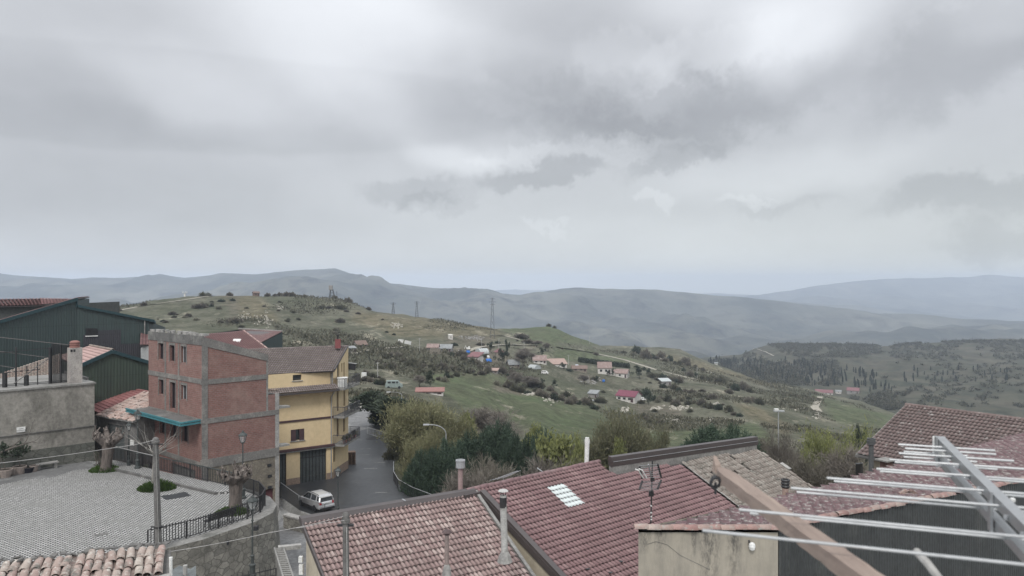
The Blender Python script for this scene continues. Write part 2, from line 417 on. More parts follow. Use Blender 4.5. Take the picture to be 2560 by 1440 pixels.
def coppi(o, e, s, wid, length, w=.21, tl=.36, r=.085, seed=3, keep=None, jit=1.0, miss=.02):
    """loose old barrel tiles, every one set a little askew"""
    rng = np.random.default_rng(seed); n = e.cross(s); n = n if n.z > 0 else -n
    O, E, Sv, Nn = (np.array(x) for x in (o, e, s, n))
    V, Fc, U = [], [], []; k = 0; ang = np.linspace(0, np.pi, 6)
    ci = 0
    for i in range(int(wid / w)):
        for conv in (0, 1):
            for j in range(int(length / tl)):
                a = (i + .5 * conv) * w + w * .25; b = j * tl
                if keep is not None and not keep(a, b + tl * .5): continue
                if conv and rng.random() < miss: continue
                ci += 1
                yaw = rng.normal(0, .05 * jit); da = rng.normal(0, .012 * jit); db = rng.normal(0, .03 * jit); dh = abs(rng.normal(0, .008 * jit))
                rr0, rr1 = r * .86, r * 1.06
                ring = []
                for bb, rr, hh in ((b + db, rr0, .0), (b + db + tl + .06, rr1, .022), (b + db + tl + .06, rr1 - .02, .022)):
                    x = np.cos(ang) * rr * 1.0; z = np.sin(ang) * rr * (.78 if conv else -.5)
                    bbv = bb - b
                    aa = a + da + x + yaw * bbv
                    h = z + hh + dh + (.035 if conv else .045)
                    ring.append(O + aa[:, None] * E + (bb + x * -yaw)[:, None] * Sv + h[:, None] * Nn)
                V += ring; m = len(ang)
                for q in range(m - 1):
                    Fc += [(k + q, k + q + 1, k + m + q + 1, k + m + q), (k + m + q, k + m + q + 1, k + 2 * m + q + 1, k + 2 * m + q)]
                    U += [(ci + (.3 if conv else .9), conv + .5)] * 8  # channel tiles land in the painted shade strip of tilemat
                k += 3 * m
    return np.concatenate(V), np.array(Fc), np.array(U)
def roofobj(name, data, mats, parent):
    off = WL.get(parent.name, Vector((0, 0, 0)))
    v = data[0] - np.array(off)
    o = npmesh(name, v, data[1], mats, parent, smooth=False, mi=data[3] if len(data) > 3 else None, uv=data[2]); WL[o.name] = off
    return o
def ridgecaps(p, q, r=.12, tl=.4, seed=0, flat=.75, jit=.01):
    """overlapping half-round tiles laid end to end along p->q; (v, f, uv)"""
    rng = np.random.default_rng(seed); p, q = Vector(p), Vector(q); d = (q - p); L = d.length; d.normalize(); x = d.cross(UP).normalized(); z = x.cross(d)
    D, X, Z, O = np.array(d), np.array(x), np.array(z), np.array(p); n = max(1, int(L / tl)); tl = L / n
    ang = np.linspace(-.15, np.pi + .15, 8); V, Fc, U = [], [], []; k = 0; m = len(ang)
    for i in range(n):
        j = rng.normal(0, jit, 3); sc = 1 + rng.normal(0, .05 if jit > .005 else .0)
        for a, rr in ((i * tl - .03, r * .93 * sc), ((i + 1) * tl + .02, r * 1.07 * sc), ((i + 1) * tl + .02, (r * 1.07 - .02) * sc)):
            V.append(O + D * (a) + np.cos(ang)[:, None] * X * rr + j[0] * X + (np.sin(ang)[:, None] * rr * flat + abs(j[2])) * Z)
        for s_ in range(m - 1):
            Fc += [(k + s_, k + s_ + 1, k + m + s_ + 1, k + m + s_), (k + m + s_, k + m + s_ + 1, k + 2 * m + s_ + 1, k + 2 * m + s_)]; U += [(i + .3, .5)] * 8
        k += 3 * m
    return np.concatenate(V), np.array(Fc), np.array(U)

# railings: posts, rails and a panel of bars -----------------------------------
def railing(name, label, pts, h, m, group=None, gap=.13, post=2.0, rails=(1.0, .12), bar=.022, toprail=None, railmat=None, over=.0, cat='railing', topname='top_rail', mesh=None):
    """pts: 3D foot points along the line"""
    pts = [Vector(p) for p in pts]
    t = thing(name, label, cat, pts[0], group=group)
    for k, f in enumerate(rails):
        mb = MB()
        for a, b in zip(pts, pts[1:]): mb.bar(a + UP * h * f, b + UP * h * f, max(.045, bar * 1.5) if k == 0 else max(.03, bar), max(.04, bar * 1.4) if k == 0 else max(.03, bar))
        mb.build('top_rail' if k == 0 else 'lower_rail', (railmat or m) if k == 0 else m, t)
    seg = [(b - a).length for a, b in zip(pts, pts[1:])]; L = sum(seg)
    def at(s):
        for a, b, l in zip(pts, pts[1:], seg):
            if s <= l + 1e-6: return a.lerp(b, s / l if l else 0)
            s -= l
        return pts[-1]
    npst = max(1, round(L / post))
    for i in range(npst + 1):
        p = at(L * i / npst); MB().bar(p, p + UP * (h + .02), max(.05, bar * 1.8)).build('post', m, t)
    mb = MB(); n = int(L / gap)
    for i in range(1, n):
        p = at(L * i / n); mb.bar(p + UP * h * rails[-1], p + UP * h * (rails[0] - .02 + over), bar)
    if gap < 5: mb.build('bars', m, t)
    if mesh:
        mb = MB()
        for a, b in zip(pts, pts[1:]): mb.face([a + UP * h * .1, b + UP * h * .1, b + UP * h * .96, a + UP * h * .96])
        mb.build('mesh_panel', mesh, t)
    return t

# noise for terrain -------------------------------------------------------------
_pr = np.random.default_rng(7).random(65536).astype(np.float64)
def vnoise(x, y, seed=0):
    xi = np.floor(x).astype(np.int64); yi = np.floor(y).astype(np.int64); fx = x - xi; fy = y - yi
    fx = fx * fx * (3 - 2 * fx); fy = fy * fy * (3 - 2 * fy)
    h = lambda a, b: _pr[((a * 73856093) ^ (b * 19349663) ^ (seed * 83492791)) & 65535]
    return (h(xi, yi) * (1 - fx) + h(xi + 1, yi) * fx) * (1 - fy) + (h(xi, yi + 1) * (1 - fx) + h(xi + 1, yi + 1) * fx) * fy - .5
def fbm(x, y, oct=5, seed=0, gain=.5):
    s = 0; a = 1.0
    for k in range(oct): s = s + a * vnoise(x * 2 ** k + 17.3 * k, y * 2 ** k + 9.1 * k, seed + k); a *= gain
    return s
# ---------------------------------------------------------------- terrain
RZ = -20.75
COLS = {  # photo column: (distance, photo row; a value below zero is a height in metres)
 -700: [(8, -22), (70, -19), (130, -13), (260, 800), (410, 775)],
 0:    [(8, -22), (70, -19), (130, -14), (260, 812), (420, 776)],
 270:  [(8, -22), (70, -19), (130, -15), (300, 812), (430, 769)],
 370:  [(8, -22), (75, RZ), (130, RZ + 2), (220, 852), (330, 806), (440, 752)],
 460:  [(8, -22), (75, RZ), (130, RZ + 1), (220, 855), (335, 800), (455, 738)],
 570:  [(8, -22), (45, RZ), (130, RZ), (230, 856), (340, 800), (470, 731)],
 700:  [(8, -22), (45, RZ), (130, RZ), (230, 862), (350, 800), (480, 737)],
 830:  [(8, -22), (45, RZ), (132, RZ), (190, 950), (260, 895), (300, 865), (400, 800), (482, 741)],
 930:  [(8, -22), (45, RZ), (130, RZ), (190, 962), (260, 905), (310, 868), (400, 815), (490, 769)],
 1000: [(8, -23), (45, RZ), (100, RZ), (128, RZ - .6), (195, 970), (260, 912), (315, 870), (400, 825), (500, 781)],
 1060: [(8, -24), (45, -23), (80, -25), (130, -25.3), (192, 976), (245, 935), (300, 885), (335, 868), (410, 830), (515, 791)],
 1110: [(8, -25), (60, -27), (130, -27.5), (192, 984), (245, 942), (300, 895), (335, 872), (410, 838), (525, 797)],
 1200: [(8, -26), (75, -29), (130, -29.5), (185, 1010), (245, 955), (300, 912), (345, 884), (415, 850), (540, 812)],
 1300: [(8, -27), (75, -30), (120, -31), (170, 1060), (230, 1000), (290, 950), (340, 912), (385, 882), (450, 850), (560, 821)],
 1335: [(8, -28), (75, -31), (150, 1085), (230, 1000), (300, 950), (350, 912), (395, 882), (460, 850), (575, 817)],
 1370: [(8, -28), (75, -31), (150, 1090), (230, 1010), (300, 955), (360, 912), (400, 884), (465, 850), (580, 814)],
 1400: [(8, -28), (75, -32), (150, 1095), (210, 1035), (290, 975), (350, 930), (400, 905), (460, 862), (585, 822)],
 1440: [(8, -28), (75, -32), (150, 1100), (210, 1040), (280, 990), (340, 950), (400, 910), (460, 880), (590, 839)],
 1500: [(8, -28), (75, -33), (145, 1115), (210, 1048), (285, 1000), (345, 960), (410, 918), (480, 890), (620, 863)],
 1600: [(8, -28), (75, -33), (140, 1130), (210, 1060), (290, 1010), (350, 972), (410, 932), (490, 900), (640, 867)],
 1700: [(8, -28), (75, -34), (135, 1140), (200, 1075), (280, 1022), (345, 982), (405, 950), (490, 918), (640, 873)],
 1800: [(8, -28), (75, -34), (190, 1082), (260, 1032), (330, 992), (400, 962), (470, 942), (615, 914)],
 1900: [(8, -28), (75, -34), (185, 1092), (250, 1045), (320, 1008), (400, 984), (470, 968), (590, 951)],
 2018: [(8, -28), (75, -34), (180, 1102), (240, 1062), (300, 1032), (400, 1001), (550, 977)],
 2150: [(8, -28), (75, -34), (200, 1102), (280, 1062), (370, 1031), (480, 1008)],
 2300: [(8, -28), (75, -34), (200, 1122), (300, 1081), (420, 1055)],
 2560: [(8, -28), (75, -34), (200, 1152), (380, 1100)],
 3300: [(8, -28), (75, -34), (200, 1200), (380, 1150)],
}
gd = np.geomspace(8, 820, 300)
gu = np.arange(-700, 3301, 8.0)
cu = sorted(COLS); prof = []
for u in cu:
    k = COLS[u]; dd = [a for a, b in k]; zz = [b if b < 0 else (HZ - b) / F * a for a, b in k]
    dd = dd + [dd[-1] + 25, dd[-1] + 400]; zz = zz + [zz[-1] - 1.2, zz[-1] - 110]
    prof.append(np.interp(gd, dd, zz))
prof = np.array(prof)
GZ = np.empty((len(gu), len(gd)))
for j in range(len(gd)): GZ[:, j] = np.interp(gu, cu, prof[:, j])
for _ in range(2): GZ[:, 2:-2] = (GZ[:, :-4] + 2 * GZ[:, 1:-3] + 3 * GZ[:, 2:-2] + 2 * GZ[:, 3:-1] + GZ[:, 4:]) / 9
UU, DD = np.meshgrid(gu, gd, indexing='ij')
XX = (UU - 1280) / F * DD
amp = np.clip((DD - 135) / 120, 0, 1)
GZ += amp * (fbm(XX / 60, DD / 60, 5, 3) * 3.2 + fbm(XX / 11, DD / 11, 3, 9) * .55 - np.abs(fbm(XX / 34 + DD / 90, DD / 70, 3, 21)) * 2.6)
def G(u, v, d0=66.0):
    """the ground point seen at photo position (u, v)"""
    i = min(max((u - gu[0]) / 8.0, 0), len(gu) - 1.001); a = int(i); z = GZ[a] * (1 - i + a) + GZ[a + 1] * (i - a)
    vv = HZ - z / gd * F
    for j in range(1, len(gd)):
        if gd[j] > d0 and vv[j] <= v:
            t = (vv[j - 1] - v) / max(vv[j - 1] - vv[j], 1e-6); t = min(max(t, 0), 1); d = gd[j - 1] + (gd[j] - gd[j - 1]) * t
            return P(u, v if vv[j - 1] >= v else vv[j - 1], d)
    j = int(np.argmin(np.where(gd > d0, vv, 1e9))); return P(u, vv[j], gd[j])
def gz(x, y):
    u = 1280 + F * x / y; i = min(max((u - gu[0]) / 8.0, 0), len(gu) - 1.001); a = int(i); z = GZ[a] * (1 - i + a) + GZ[a + 1] * (i - a)
    return float(np.interp(y, gd, z))
VV = HZ - GZ / DD * F
def inpoly(poly, U, V):
    r = np.zeros(U.shape, bool); n = len(poly)
    for i in range(n):
        (x0, y0), (x1, y1) = poly[i], poly[(i + 1) % n]
        with np.errstate(divide='ignore', invalid='ignore'):
            r ^= ((y0 > V) != (y1 > V)) & (U < (x1 - x0) * (V - y0) / (y1 - y0 + 1e-12) + x0)
    return r
wu = UU + fbm(XX / 25, DD / 40, 4, 31) * 26; wv = VV + fbm(XX / 25, DD / 40, 4, 37) * 12
vis = (DD > 135)
def region(polys):
    r = np.zeros(UU.shape)
    for p in polys: r = np.maximum(r, (inpoly(p, wu, wv) & vis).astype(float))
    return r
lush = region([[(1395, 868), (1480, 878), (1640, 905), (1600, 912), (1440, 900), (1350, 896)],                     # bright sown field
               [(1090, 930), (1220, 922), (1330, 985), (1460, 1010), (1560, 1060), (1700, 1085), (1790, 1110), (1720, 1150), (1480, 1140), (1300, 1060), (1150, 1010), (1080, 960)],
               [(1240, 812), (1440, 815), (1500, 862), (1330, 862)], [(2030, 985), (2240, 1040), (2260, 1080), (2100, 1060)], [(1640, 1080), (1900, 1060), (1960, 1120), (1750, 1160)]])
dry = region([[(555, 736), (640, 742), (700, 782), (690, 812), (610, 790), (560, 752)], [(1825, 1008), (1900, 1025), (2000, 1075), (1960, 1085), (1860, 1040)], [(1740, 900), (1900, 950), (2018, 977), (1880, 960), (1740, 925)],
              [(880, 775), (1250, 815), (1240, 850), (1000, 840), (880, 800)], [(1640, 885), (1760, 905), (1840, 935), (1700, 915)], [(860, 985), (930, 975), (960, 1030), (880, 1030)]])
soil = region([[(1110, 838), (1230, 842), (1240, 858), (1120, 862)], [(1430, 930), (1530, 945), (1560, 960), (1440, 955)], [(1240, 960), (1330, 975), (1320, 990), (1250, 985)],
               [(560, 735), (585, 735), (605, 790), (585, 790)], [(1580, 1010), (1700, 1015), (1720, 1060), (1600, 1050)], [(1040, 868), (1230, 862), (1290, 900), (1240, 940), (1190, 900), (1060, 880)]])
verts = np.stack([XX, DD, GZ], -1).reshape(-1, 3)
nu, nd_ = len(gu), len(gd)
ii = np.arange(nu - 1)[:, None] * nd_ + np.arange(nd_ - 1)[None, :]
faces = np.stack([ii, ii + nd_, ii + nd_ + 1, ii + 1], -1).reshape(-1, 4)
m, nd, lk, b = newmat('hill_grass')
b.inputs['Roughness'].default_value = .95; b.inputs['Specular IOR Level'].default_value = .1
def attr(nm):
    a = nd.new('ShaderNodeAttribute'); a.attribute_name = nm; return a.outputs['Fac']
col = mixc(nd, lk, nz(nd, lk, .018, 8, .7, lo=.38, hi=.62), (.108, .113, .078), (.165, .157, .12))
col = mixc(nd, lk, nz(nd, lk, .06, 8, .72, lo=.48, hi=.66, off=3, stretch=(1, .45, 1)), col, (.078, .085, .055))
col = mixc(nd, lk, attr('dry'), col, mixc(nd, lk, nz(nd, lk, .2, 6, .7), (.19, .165, .115), (.125, .115, .07)))
col = mixc(nd, lk, attr('lush'), col, mixc(nd, lk, nz(nd, lk, .05, 8, .7, lo=.3, hi=.7), (.092, .120, .062), (.128, .133, .084)))
col = mixc(nd, lk, attr('soil'), col, mixc(nd, lk, nz(nd, lk, .3, 6, .7), (.19, .165, .13), (.10, .095, .07)))
ter = nz(nd, lk, .6, 5, .7, lo=.46, hi=.62, off=21, stretch=(.04, .04, 2.2))
col = mixc(nd, lk, ter, col, mixc(nd, lk, .55, col, (.055, .058, .036)))
fin = nz(nd, lk, .16, 8, .8, lo=.50, hi=.60, off=31, stretch=(1, .5, 1))
col = mixc(nd, lk, fin, col, mixc(nd, lk, .5, col, (.05, .054, .034)))
lkn = nz(nd, lk, .055, 9, .78, lo=.565, hi=.665, off=8, stretch=(1, .5, 1))                     # bare chalky scrapes
col = mixc(nd, lk, lkn, col, (.33, .30, .23))
sh = nz(nd, lk, .45, 6, .75, lo=.3, hi=.7, off=5)
hh = nd.new('ShaderNodeMapRange'); hh.inputs['To Min'].default_value = .66; hh.inputs['To Max'].default_value = 1.32; lk.new(sh, hh.inputs['Value'])
sc = nd.new('ShaderNodeVectorMath'); sc.operation = 'SCALE'; lk.new(col, sc.inputs[0]); lk.new(hh.outputs[0], sc.inputs['Scale'])
lk.new(sc.outputs[0], b.inputs['Base Color'])
bumpn(nd, lk, b, nz(nd, lk, .35, 8, .75, lo=0, hi=1), .9, 1.2)
ground = npmesh('hillside', verts, faces, m, smooth=True)
for nm, arr in (('lush', lush), ('dry', dry), ('soil', soil)):
    k = arr.copy()
    for _ in range(2): k[1:-1, 1:-1] = (k[:-2, 1:-1] + k[2:, 1:-1] + k[1:-1, :-2] + k[1:-1, 2:] + 2 * k[1:-1, 1:-1]) / 6
    a = ground.data.attributes.new(nm, 'FLOAT', 'POINT'); a.data.foreach_set('value', k.ravel().astype(np.float32))
struct(ground)

def layer(name, crest, d0, v0, d1, m, du=10, rows=90, pw=1.0, namp=60, nsc=700, seed=1, rim=0.0, back=.12, gul=1.0):
    cu_ = [a for a, b_ in crest]; cv_ = [b_ for a, b_ in crest]
    u = np.arange(cu_[0], cu_[-1] + 1, du, dtype=float); cz = np.interp(u, cu_, cv_) + rim * fbm(u / 30, u * 0, 5, seed + 50)
    d1 = np.interp(u, [c[0] for c in d1], [c[1] for c in d1]) if isinstance(d1, list) else np.full(len(u), float(d1))
    v0 = np.interp(u, [c[0] for c in v0], [c[1] for c in v0]) if isinstance(v0, list) else np.full(len(u), float(v0))
    d0 = np.interp(u, [c[0] for c in d0], [c[1] for c in d0]) if isinstance(d0, list) else np.full(len(u), float(d0))
    t = np.concatenate([np.linspace(0, 1, rows), 1 + np.linspace(.02, .25, 8)])
    U, T = np.meshgrid(u, t, indexing='ij')
    D = d0[:, None] + (d1 - d0)[:, None] * T
    z0 = (HZ - v0) / F * d0; z1 = (HZ - cz) / F * d1
    Tc = np.clip(T, 0, 1)
    Z = z0[:, None] + (z1 - z0)[:, None] * Tc ** pw
    X = (U - 1280) / F * D
    env = np.clip(T * 4, 0, 1) * np.clip((1 - T) * 5, 0, 1)
    Z += env * (namp * fbm(X / nsc, D / nsc, 6, seed) - gul * namp * .6 * np.abs(fbm(X / nsc * 1.4 + D / nsc * .4, D / nsc * .5, 5, seed + 9)))
    Z -= np.clip(T - 1, 0, 1) * (d1 - d0)[:, None] * back
    v = np.stack([X, D, Z], -1).reshape(-1, 3); a, c = len(u), len(t)
    ii = np.arange(a - 1)[:, None] * c + np.arange(c - 1)[None, :]
    o = npmesh(name, v, np.stack([ii, ii + c, ii + c + 1, ii + 1], -1).reshape(-1, 4), m, smooth=True)
    struct(o); return o, (u, D, Z)
def hillmat(name, c1, c2, c3, s):
    m, nd, lk, b = newmat(name); b.inputs['Roughness'].default_value = 1; b.inputs['Specular IOR Level'].default_value = .05
    col = mixc(nd, lk, nz(nd, lk, s, 8, .68, lo=.4, hi=.6), c1, c2)
    col = mixc(nd, lk, nz(nd, lk, s * 3.1, 8, .75, lo=.5, hi=.66, off=7, stretch=(1, .6, 1)), col, c3)
    t = nd.new('ShaderNodeTexCoord'); vo = nd.new('ShaderNodeTexVoronoi'); vo.inputs['Scale'].default_value = s * 2.2; lk.new(t.outputs['Object'], vo.inputs['Vector'])
    g = nd.new('ShaderNodeMapRange'); g.inputs['To Min'].default_value = .8; g.inputs['To Max'].default_value = 1.2; lk.new(vo.outputs['Color'], g.inputs['Value'])
    sc = nd.new('ShaderNodeVectorMath'); sc.operation = 'SCALE'; lk.new(col, sc.inputs[0]); lk.new(g.outputs[0], sc.inputs['Scale'])
    lk.new(sc.outputs[0], b.inputs['Base Color']); return m
wood_m = hillmat('wooded_hill_ground', (.058, .062, .044), (.09, .084, .064), (.038, .042, .031), .02)
far_m = hillmat('far_hill_ground', (.046, .053, .049), (.12, .12, .10), (.018, .021, .024), .0022)
wooded, WG = layer('wooded_hill', [(1600, 905), (1780, 892), (1850, 886), (1900, 868), (1950, 857), (2000, 856), (2080, 857), (2140, 864), (2180, 866), (2300, 859), (2400, 853), (2440, 851), (2480, 847), (2560, 848), (2800, 840), (3200, 835)],
   [(1600, 760), (2000, 640), (2300, 520), (3200, 450)], [(1600, 960), (1800, 990), (2000, 1030), (2300, 1090), (2560, 1120), (3200, 1180)], 1300, wood_m, du=6, rows=130, pw=.9, namp=16, nsc=150, seed=4, rim=3.0)
def G2(u, v):
    ua, D, Z = WG; i = min(max((u - ua[0]) / 6.0, 0), len(ua) - 1.001); a = int(i); z = Z[a] * (1 - i + a) + Z[a + 1] * (i - a); d = D[a] * (1 - i + a) + D[a + 1] * (i - a)
    vv = HZ - z / d * F
    for j in range(1, 130):
        if vv[j] <= v:
            t = min(max((vv[j - 1] - v) / max(vv[j - 1] - vv[j], 1e-6), 0), 1); return P(u, v, d[j - 1] + (d[j] - d[j - 1]) * t)
    j = int(np.argmin(vv[:130])); return P(u, vv[j], d[j])
layer('hills', [(-700, 690), (-300, 676), (0, 683), (60, 690), (130, 694), (180, 697), (230, 693), (290, 695), (350, 692), (400, 684), (440, 692), (460, 695), (520, 690), (550, 683), (640, 686), (700, 680), (760, 676), (820, 673), (838, 672), (870, 683), (940, 705), (1000, 711), (1100, 722), (1200, 728),
   (1260, 735), (1300, 737), (1350, 731), (1400, 722), (1440, 719), (1480, 721), (1560, 723), (1640, 724), (1700, 730), (1780, 738), (1850, 742), (1940, 752), (2040, 765), (2100, 770), (2200, 784), (2300, 785), (2400, 797), (2560, 803), (2800, 800), (3300, 790)],
   1500, 905, [(-700, 5000), (400, 5000), (900, 4300), (1400, 4000), (2000, 3800), (2400, 3600), (3300, 3400)], far_m, du=7, rows=150, pw=1.0, namp=190, nsc=900, seed=11, rim=1.6)
layer('mountains', [(1500, 790), (1700, 775), (1870, 741), (1960, 728), (2000, 721), (2080, 709), (2150, 701), (2250, 696), (2360, 694), (2420, 692), (2440, 690), (2480, 687), (2520, 691), (2560, 694), (2700, 690), (3300, 700)],
   5200, 830, 8200, far_m, du=8, rows=60, namp=220, nsc=1500, seed=23, rim=2.0)
layer('low_hills', [(1750, 775), (1850, 748), (1930, 752), (2000, 757), (2080, 762), (2150, 764), (2220, 778), (2400, 800), (2700, 810)], 4200, 840, 5600, far_m, du=8, rows=40, namp=50, nsc=1200, seed=29, rim=1.0)
layer('distant_ridge', [(1000, 745), (1180, 732), (1240, 726), (1290, 723), (1330, 725), (1380, 724), (1500, 733), (1700, 737), (1780, 733), (1850, 736), (1950, 740), (2200, 742)], 8300, 800, 9150, far_m, du=12, rows=20, namp=40, nsc=2500, seed=33, rim=1.2)

# ---------------------------------------------------------------- air
HAZE = 1.65e-4
zhi = max(max(v.co.z for v in o.data.vertices) for o in C.objects if o.type == 'MESH') + 4.0
zlo = min(float((o.data.vertices and min(v.co.z for v in o.data.vertices)) or 0) for o in C.objects if o.type == 'MESH') - 1.0
hz = MB().hexa([Vector(p) for p in ((-11500, -400, zlo), (11500, -400, zlo), (11500, 9450, zlo), (-11500, 9450, zlo))], [Vector(p) for p in ((-11500, -400, zhi), (11500, -400, zhi), (11500, 9450, zhi), (-11500, 9450, zhi))])
hm = bpy.data.materials.new('haze'); hm.use_nodes = True; hm.node_tree.nodes.clear()
ho = hm.node_tree.nodes.new('ShaderNodeOutputMaterial'); hv = hm.node_tree.nodes.new('ShaderNodeVolumePrincipled')
hv.inputs['Color'].default_value = (.71, .80, .94, 1); hv.inputs['Density'].default_value = HAZE; hv.inputs['Anisotropy'].default_value = 0.0
hm.node_tree.links.new(hv.outputs[0], ho.inputs['Volume'])
struct(hz.build('haze', hm), 'stuff')
# ---------------------------------------------------------------- common materials
asphalt = mat('asphalt', (.046, .049, .052), (.034, .036, .039), .25, (.068, .07, .072), .12, rough=.48, spec=.45, bump=.15)
asphalt_pale = mat('worn_asphalt', (.19, .19, .19), (.13, .13, .13), .4, (.27, .27, .265), .3, rough=.75)
concrete = mat('concrete', (.27, .265, .25), (.19, .185, .175), .8, (.12, .12, .11), .5, rough=.9, bump=.2)
concrete_dark = mat('dark_concrete', (.15, .145, .14), (.10, .10, .095), 1.2, (.22, .215, .2), .7, bump=.2)
concrete_lt = mat('pale_concrete', (.36, .35, .33), (.25, .245, .235), 1.0, (.16, .155, .15), .6, bump=.2)
iron = mat('black_iron', (.022, .023, .026), (.035, .034, .034), 3, rough=.5, spec=.4)
lampiron = mat('lamp_iron', (.045, .055, .055), (.07, .075, .072), 3, rough=.55)
galv = mat('galvanised_steel', (.42, .43, .44), (.33, .34, .35), 3, rough=.45, metal=.3)
alu = mat('aluminium', (.40, .41, .415), (.32, .33, .335), 8, rough=.38, metal=.55, fine=.08)
pvc = mat('grey_pipe', (.45, .445, .43), (.34, .335, .32), 2.5, (.25, .24, .22), 1.5, rough=.7)
dark_pane = mat('dark_interior', (.018, .019, .022), (.03, .03, .033), 2, rough=.35, spec=.5)
glassy = mat('window_glass', (.03, .035, .04), (.05, .055, .06), 1, rough=.12, spec=.6)
brownmetal = mat('brown_flashing', (.075, .062, .06), (.058, .049, .048), 1.5, rough=.42, spec=.5, fine=.1)
white_paint = mat('white_paint', (.72, .72, .70), (.6, .6, .58), 1.5, rough=.7)
teal = mat('turquoise_sheet', (.06, .205, .235), (.05, .165, .19), 1, (.10, .25, .27), .6, rough=.5)
old_wood = mat('weathered_wood', (.22, .15, .11), (.16, .11, .085), 3, rough=.8)
brown_wood = mat('brown_shutter', (.085, .05, .052), (.06, .037, .04), 2, rough=.6)
stone = None
def stonemat(name, c1, c2, mortar, s, msz=.08):
    m, nd, lk, b = newmat(name)
    t = nd.new('ShaderNodeTexCoord'); mp = nd.new('ShaderNodeMapping'); mp.inputs['Scale'].default_value = (s, s, s * 1.5); lk.new(t.outputs['Object'], mp.inputs[0])
    w = nd.new('ShaderNodeTexNoise'); w.inputs['Scale'].default_value = 2.2; lk.new(mp.outputs[0], w.inputs['Vector'])
    a = nd.new('ShaderNodeMix'); a.data_type = 'RGBA'; a.inputs['Factor'].default_value = .16; lk.new(mp.outputs[0], a.inputs['A']); lk.new(w.outputs['Color'], a.inputs['B'])
    v = nd.new('ShaderNodeTexVoronoi'); v.inputs['Scale'].default_value = 1; lk.new(a.outputs['Result'], v.inputs['Vector'])
    e = nd.new('ShaderNodeTexVoronoi'); e.feature = 'DISTANCE_TO_EDGE'; e.inputs['Scale'].default_value = 1; lk.new(a.outputs['Result'], e.inputs['Vector'])
    sp = nd.new('ShaderNodeSeparateColor'); lk.new(v.outputs['Color'], sp.inputs[0])
    col = mixc(nd, lk, sp.outputs[0], c1, c2)
    col = mixc(nd, lk, nz(nd, lk, .8, 6, .7, lo=.4, hi=.7), col, tuple(x * .6 for x in c2))
    r = nd.new('ShaderNodeMapRange'); r.inputs['From Max'].default_value = msz; r.inputs['To Min'].default_value = 1; r.inputs['To Max'].default_value = 0; lk.new(e.outputs['Distance'], r.inputs['Value'])
    col = mixc(nd, lk, r.outputs[0], col, mortar)
    g = nz(nd, lk, 9, 5, .7, lo=.2, hi=.8, off=6); hh = nd.new('ShaderNodeMapRange'); hh.inputs['To Min'].default_value = .7; hh.inputs['To Max'].default_value = 1.3; lk.new(g, hh.inputs['Value'])
    sc = nd.new('ShaderNodeVectorMath'); sc.operation = 'SCALE'; lk.new(col, sc.inputs[0]); lk.new(hh.outputs[0], sc.inputs['Scale'])
    lk.new(sc.outputs[0], b.inputs['Base Color']); b.inputs['Roughness'].default_value = .95
    bumpn(nd, lk, b, r.outputs[0], -.8, .06); return m
rubble_m = stonemat('rubble_masonry', (.30, .285, .25), (.18, .172, .152), (.10, .095, .083), 2.1)
yellow_stone = stonemat('squared_rubble', (.27, .235, .18), (.19, .17, .135), (.13, .115, .10), 2.6)
plaster_old = mat('stained_render', (.30, .285, .255), (.20, .19, .17), .35, (.12, .115, .10), .55, bump=.15, stretch=(1, 1, .45))

# ---------------------------------------------------------------- road, lane, plaza
def sheet(name, pts, m, thick=None):
    mb = MB(); mb.face(pts); o = mb.build(name, m); return struct(o)
road = sheet('road', [PZ(u, v, RZ + .03) for u, v in ((600, 1440), (640, 1300), (700, 1205), (780, 1190), (862, 1168), (872, 1100), (866, 1045), (850, 1030), (850, 1011), (968, 1011), (940, 1035), (932, 1052), (975, 1082), (992, 1105), (985, 1165), (990, 1200), (1012, 1232), (1060, 1262), (1150, 1300), (1150, 1440))][::-1], asphalt)
sheet('bend_in_the_road', [PZ(u, v, RZ + .034) for u, v in ((862, 1090), (866, 1045), (851, 1030), (851, 1012), (966, 1012), (939, 1034), (931, 1052), (950, 1066), (905, 1075))][::-1], asphalt_pale)
paint = mat('worn_road_paint', (.26, .26, .25), (.12, .12, .12), 3, rough=.7)
k = 0
for (u, v, l, w, a) in ((914, 1122, 1.3, .16, .1), (909, 1137, 1.4, .16, .1), (950, 1156, 1.3, .15, .0), (926, 1171, 1.5, .15, .05), (953, 1231, 1.2, .15, .1), (895, 1100, 1.2, .14, 0), (967, 1128, 1.6, .1, 0)):
    p = PZ(u, v, RZ + .038); mb = MB(); mb.box((p.x, p.y, RZ + .037), (l, w, .006), a); struct(mb.build('road_marking', paint))
p = PZ(933, 1096, RZ + .04); tag(base_at(MB().lathe((p.x, p.y, RZ + .03), [(1.0, 0), (1.0, .02), (.86, .035), (.0, .035)], 24).build('manhole_cover', iron), (p.x, p.y, RZ + .03)), 'large round dark manhole cover in the middle of the asphalt road', 'manhole cover')
sheet('lane', [PZ(u, v, -19.75) for u, v in ((640, 1300), (712, 1295), (770, 1312), (800, 1440), (600, 1440))][::-1], asphalt_pale)

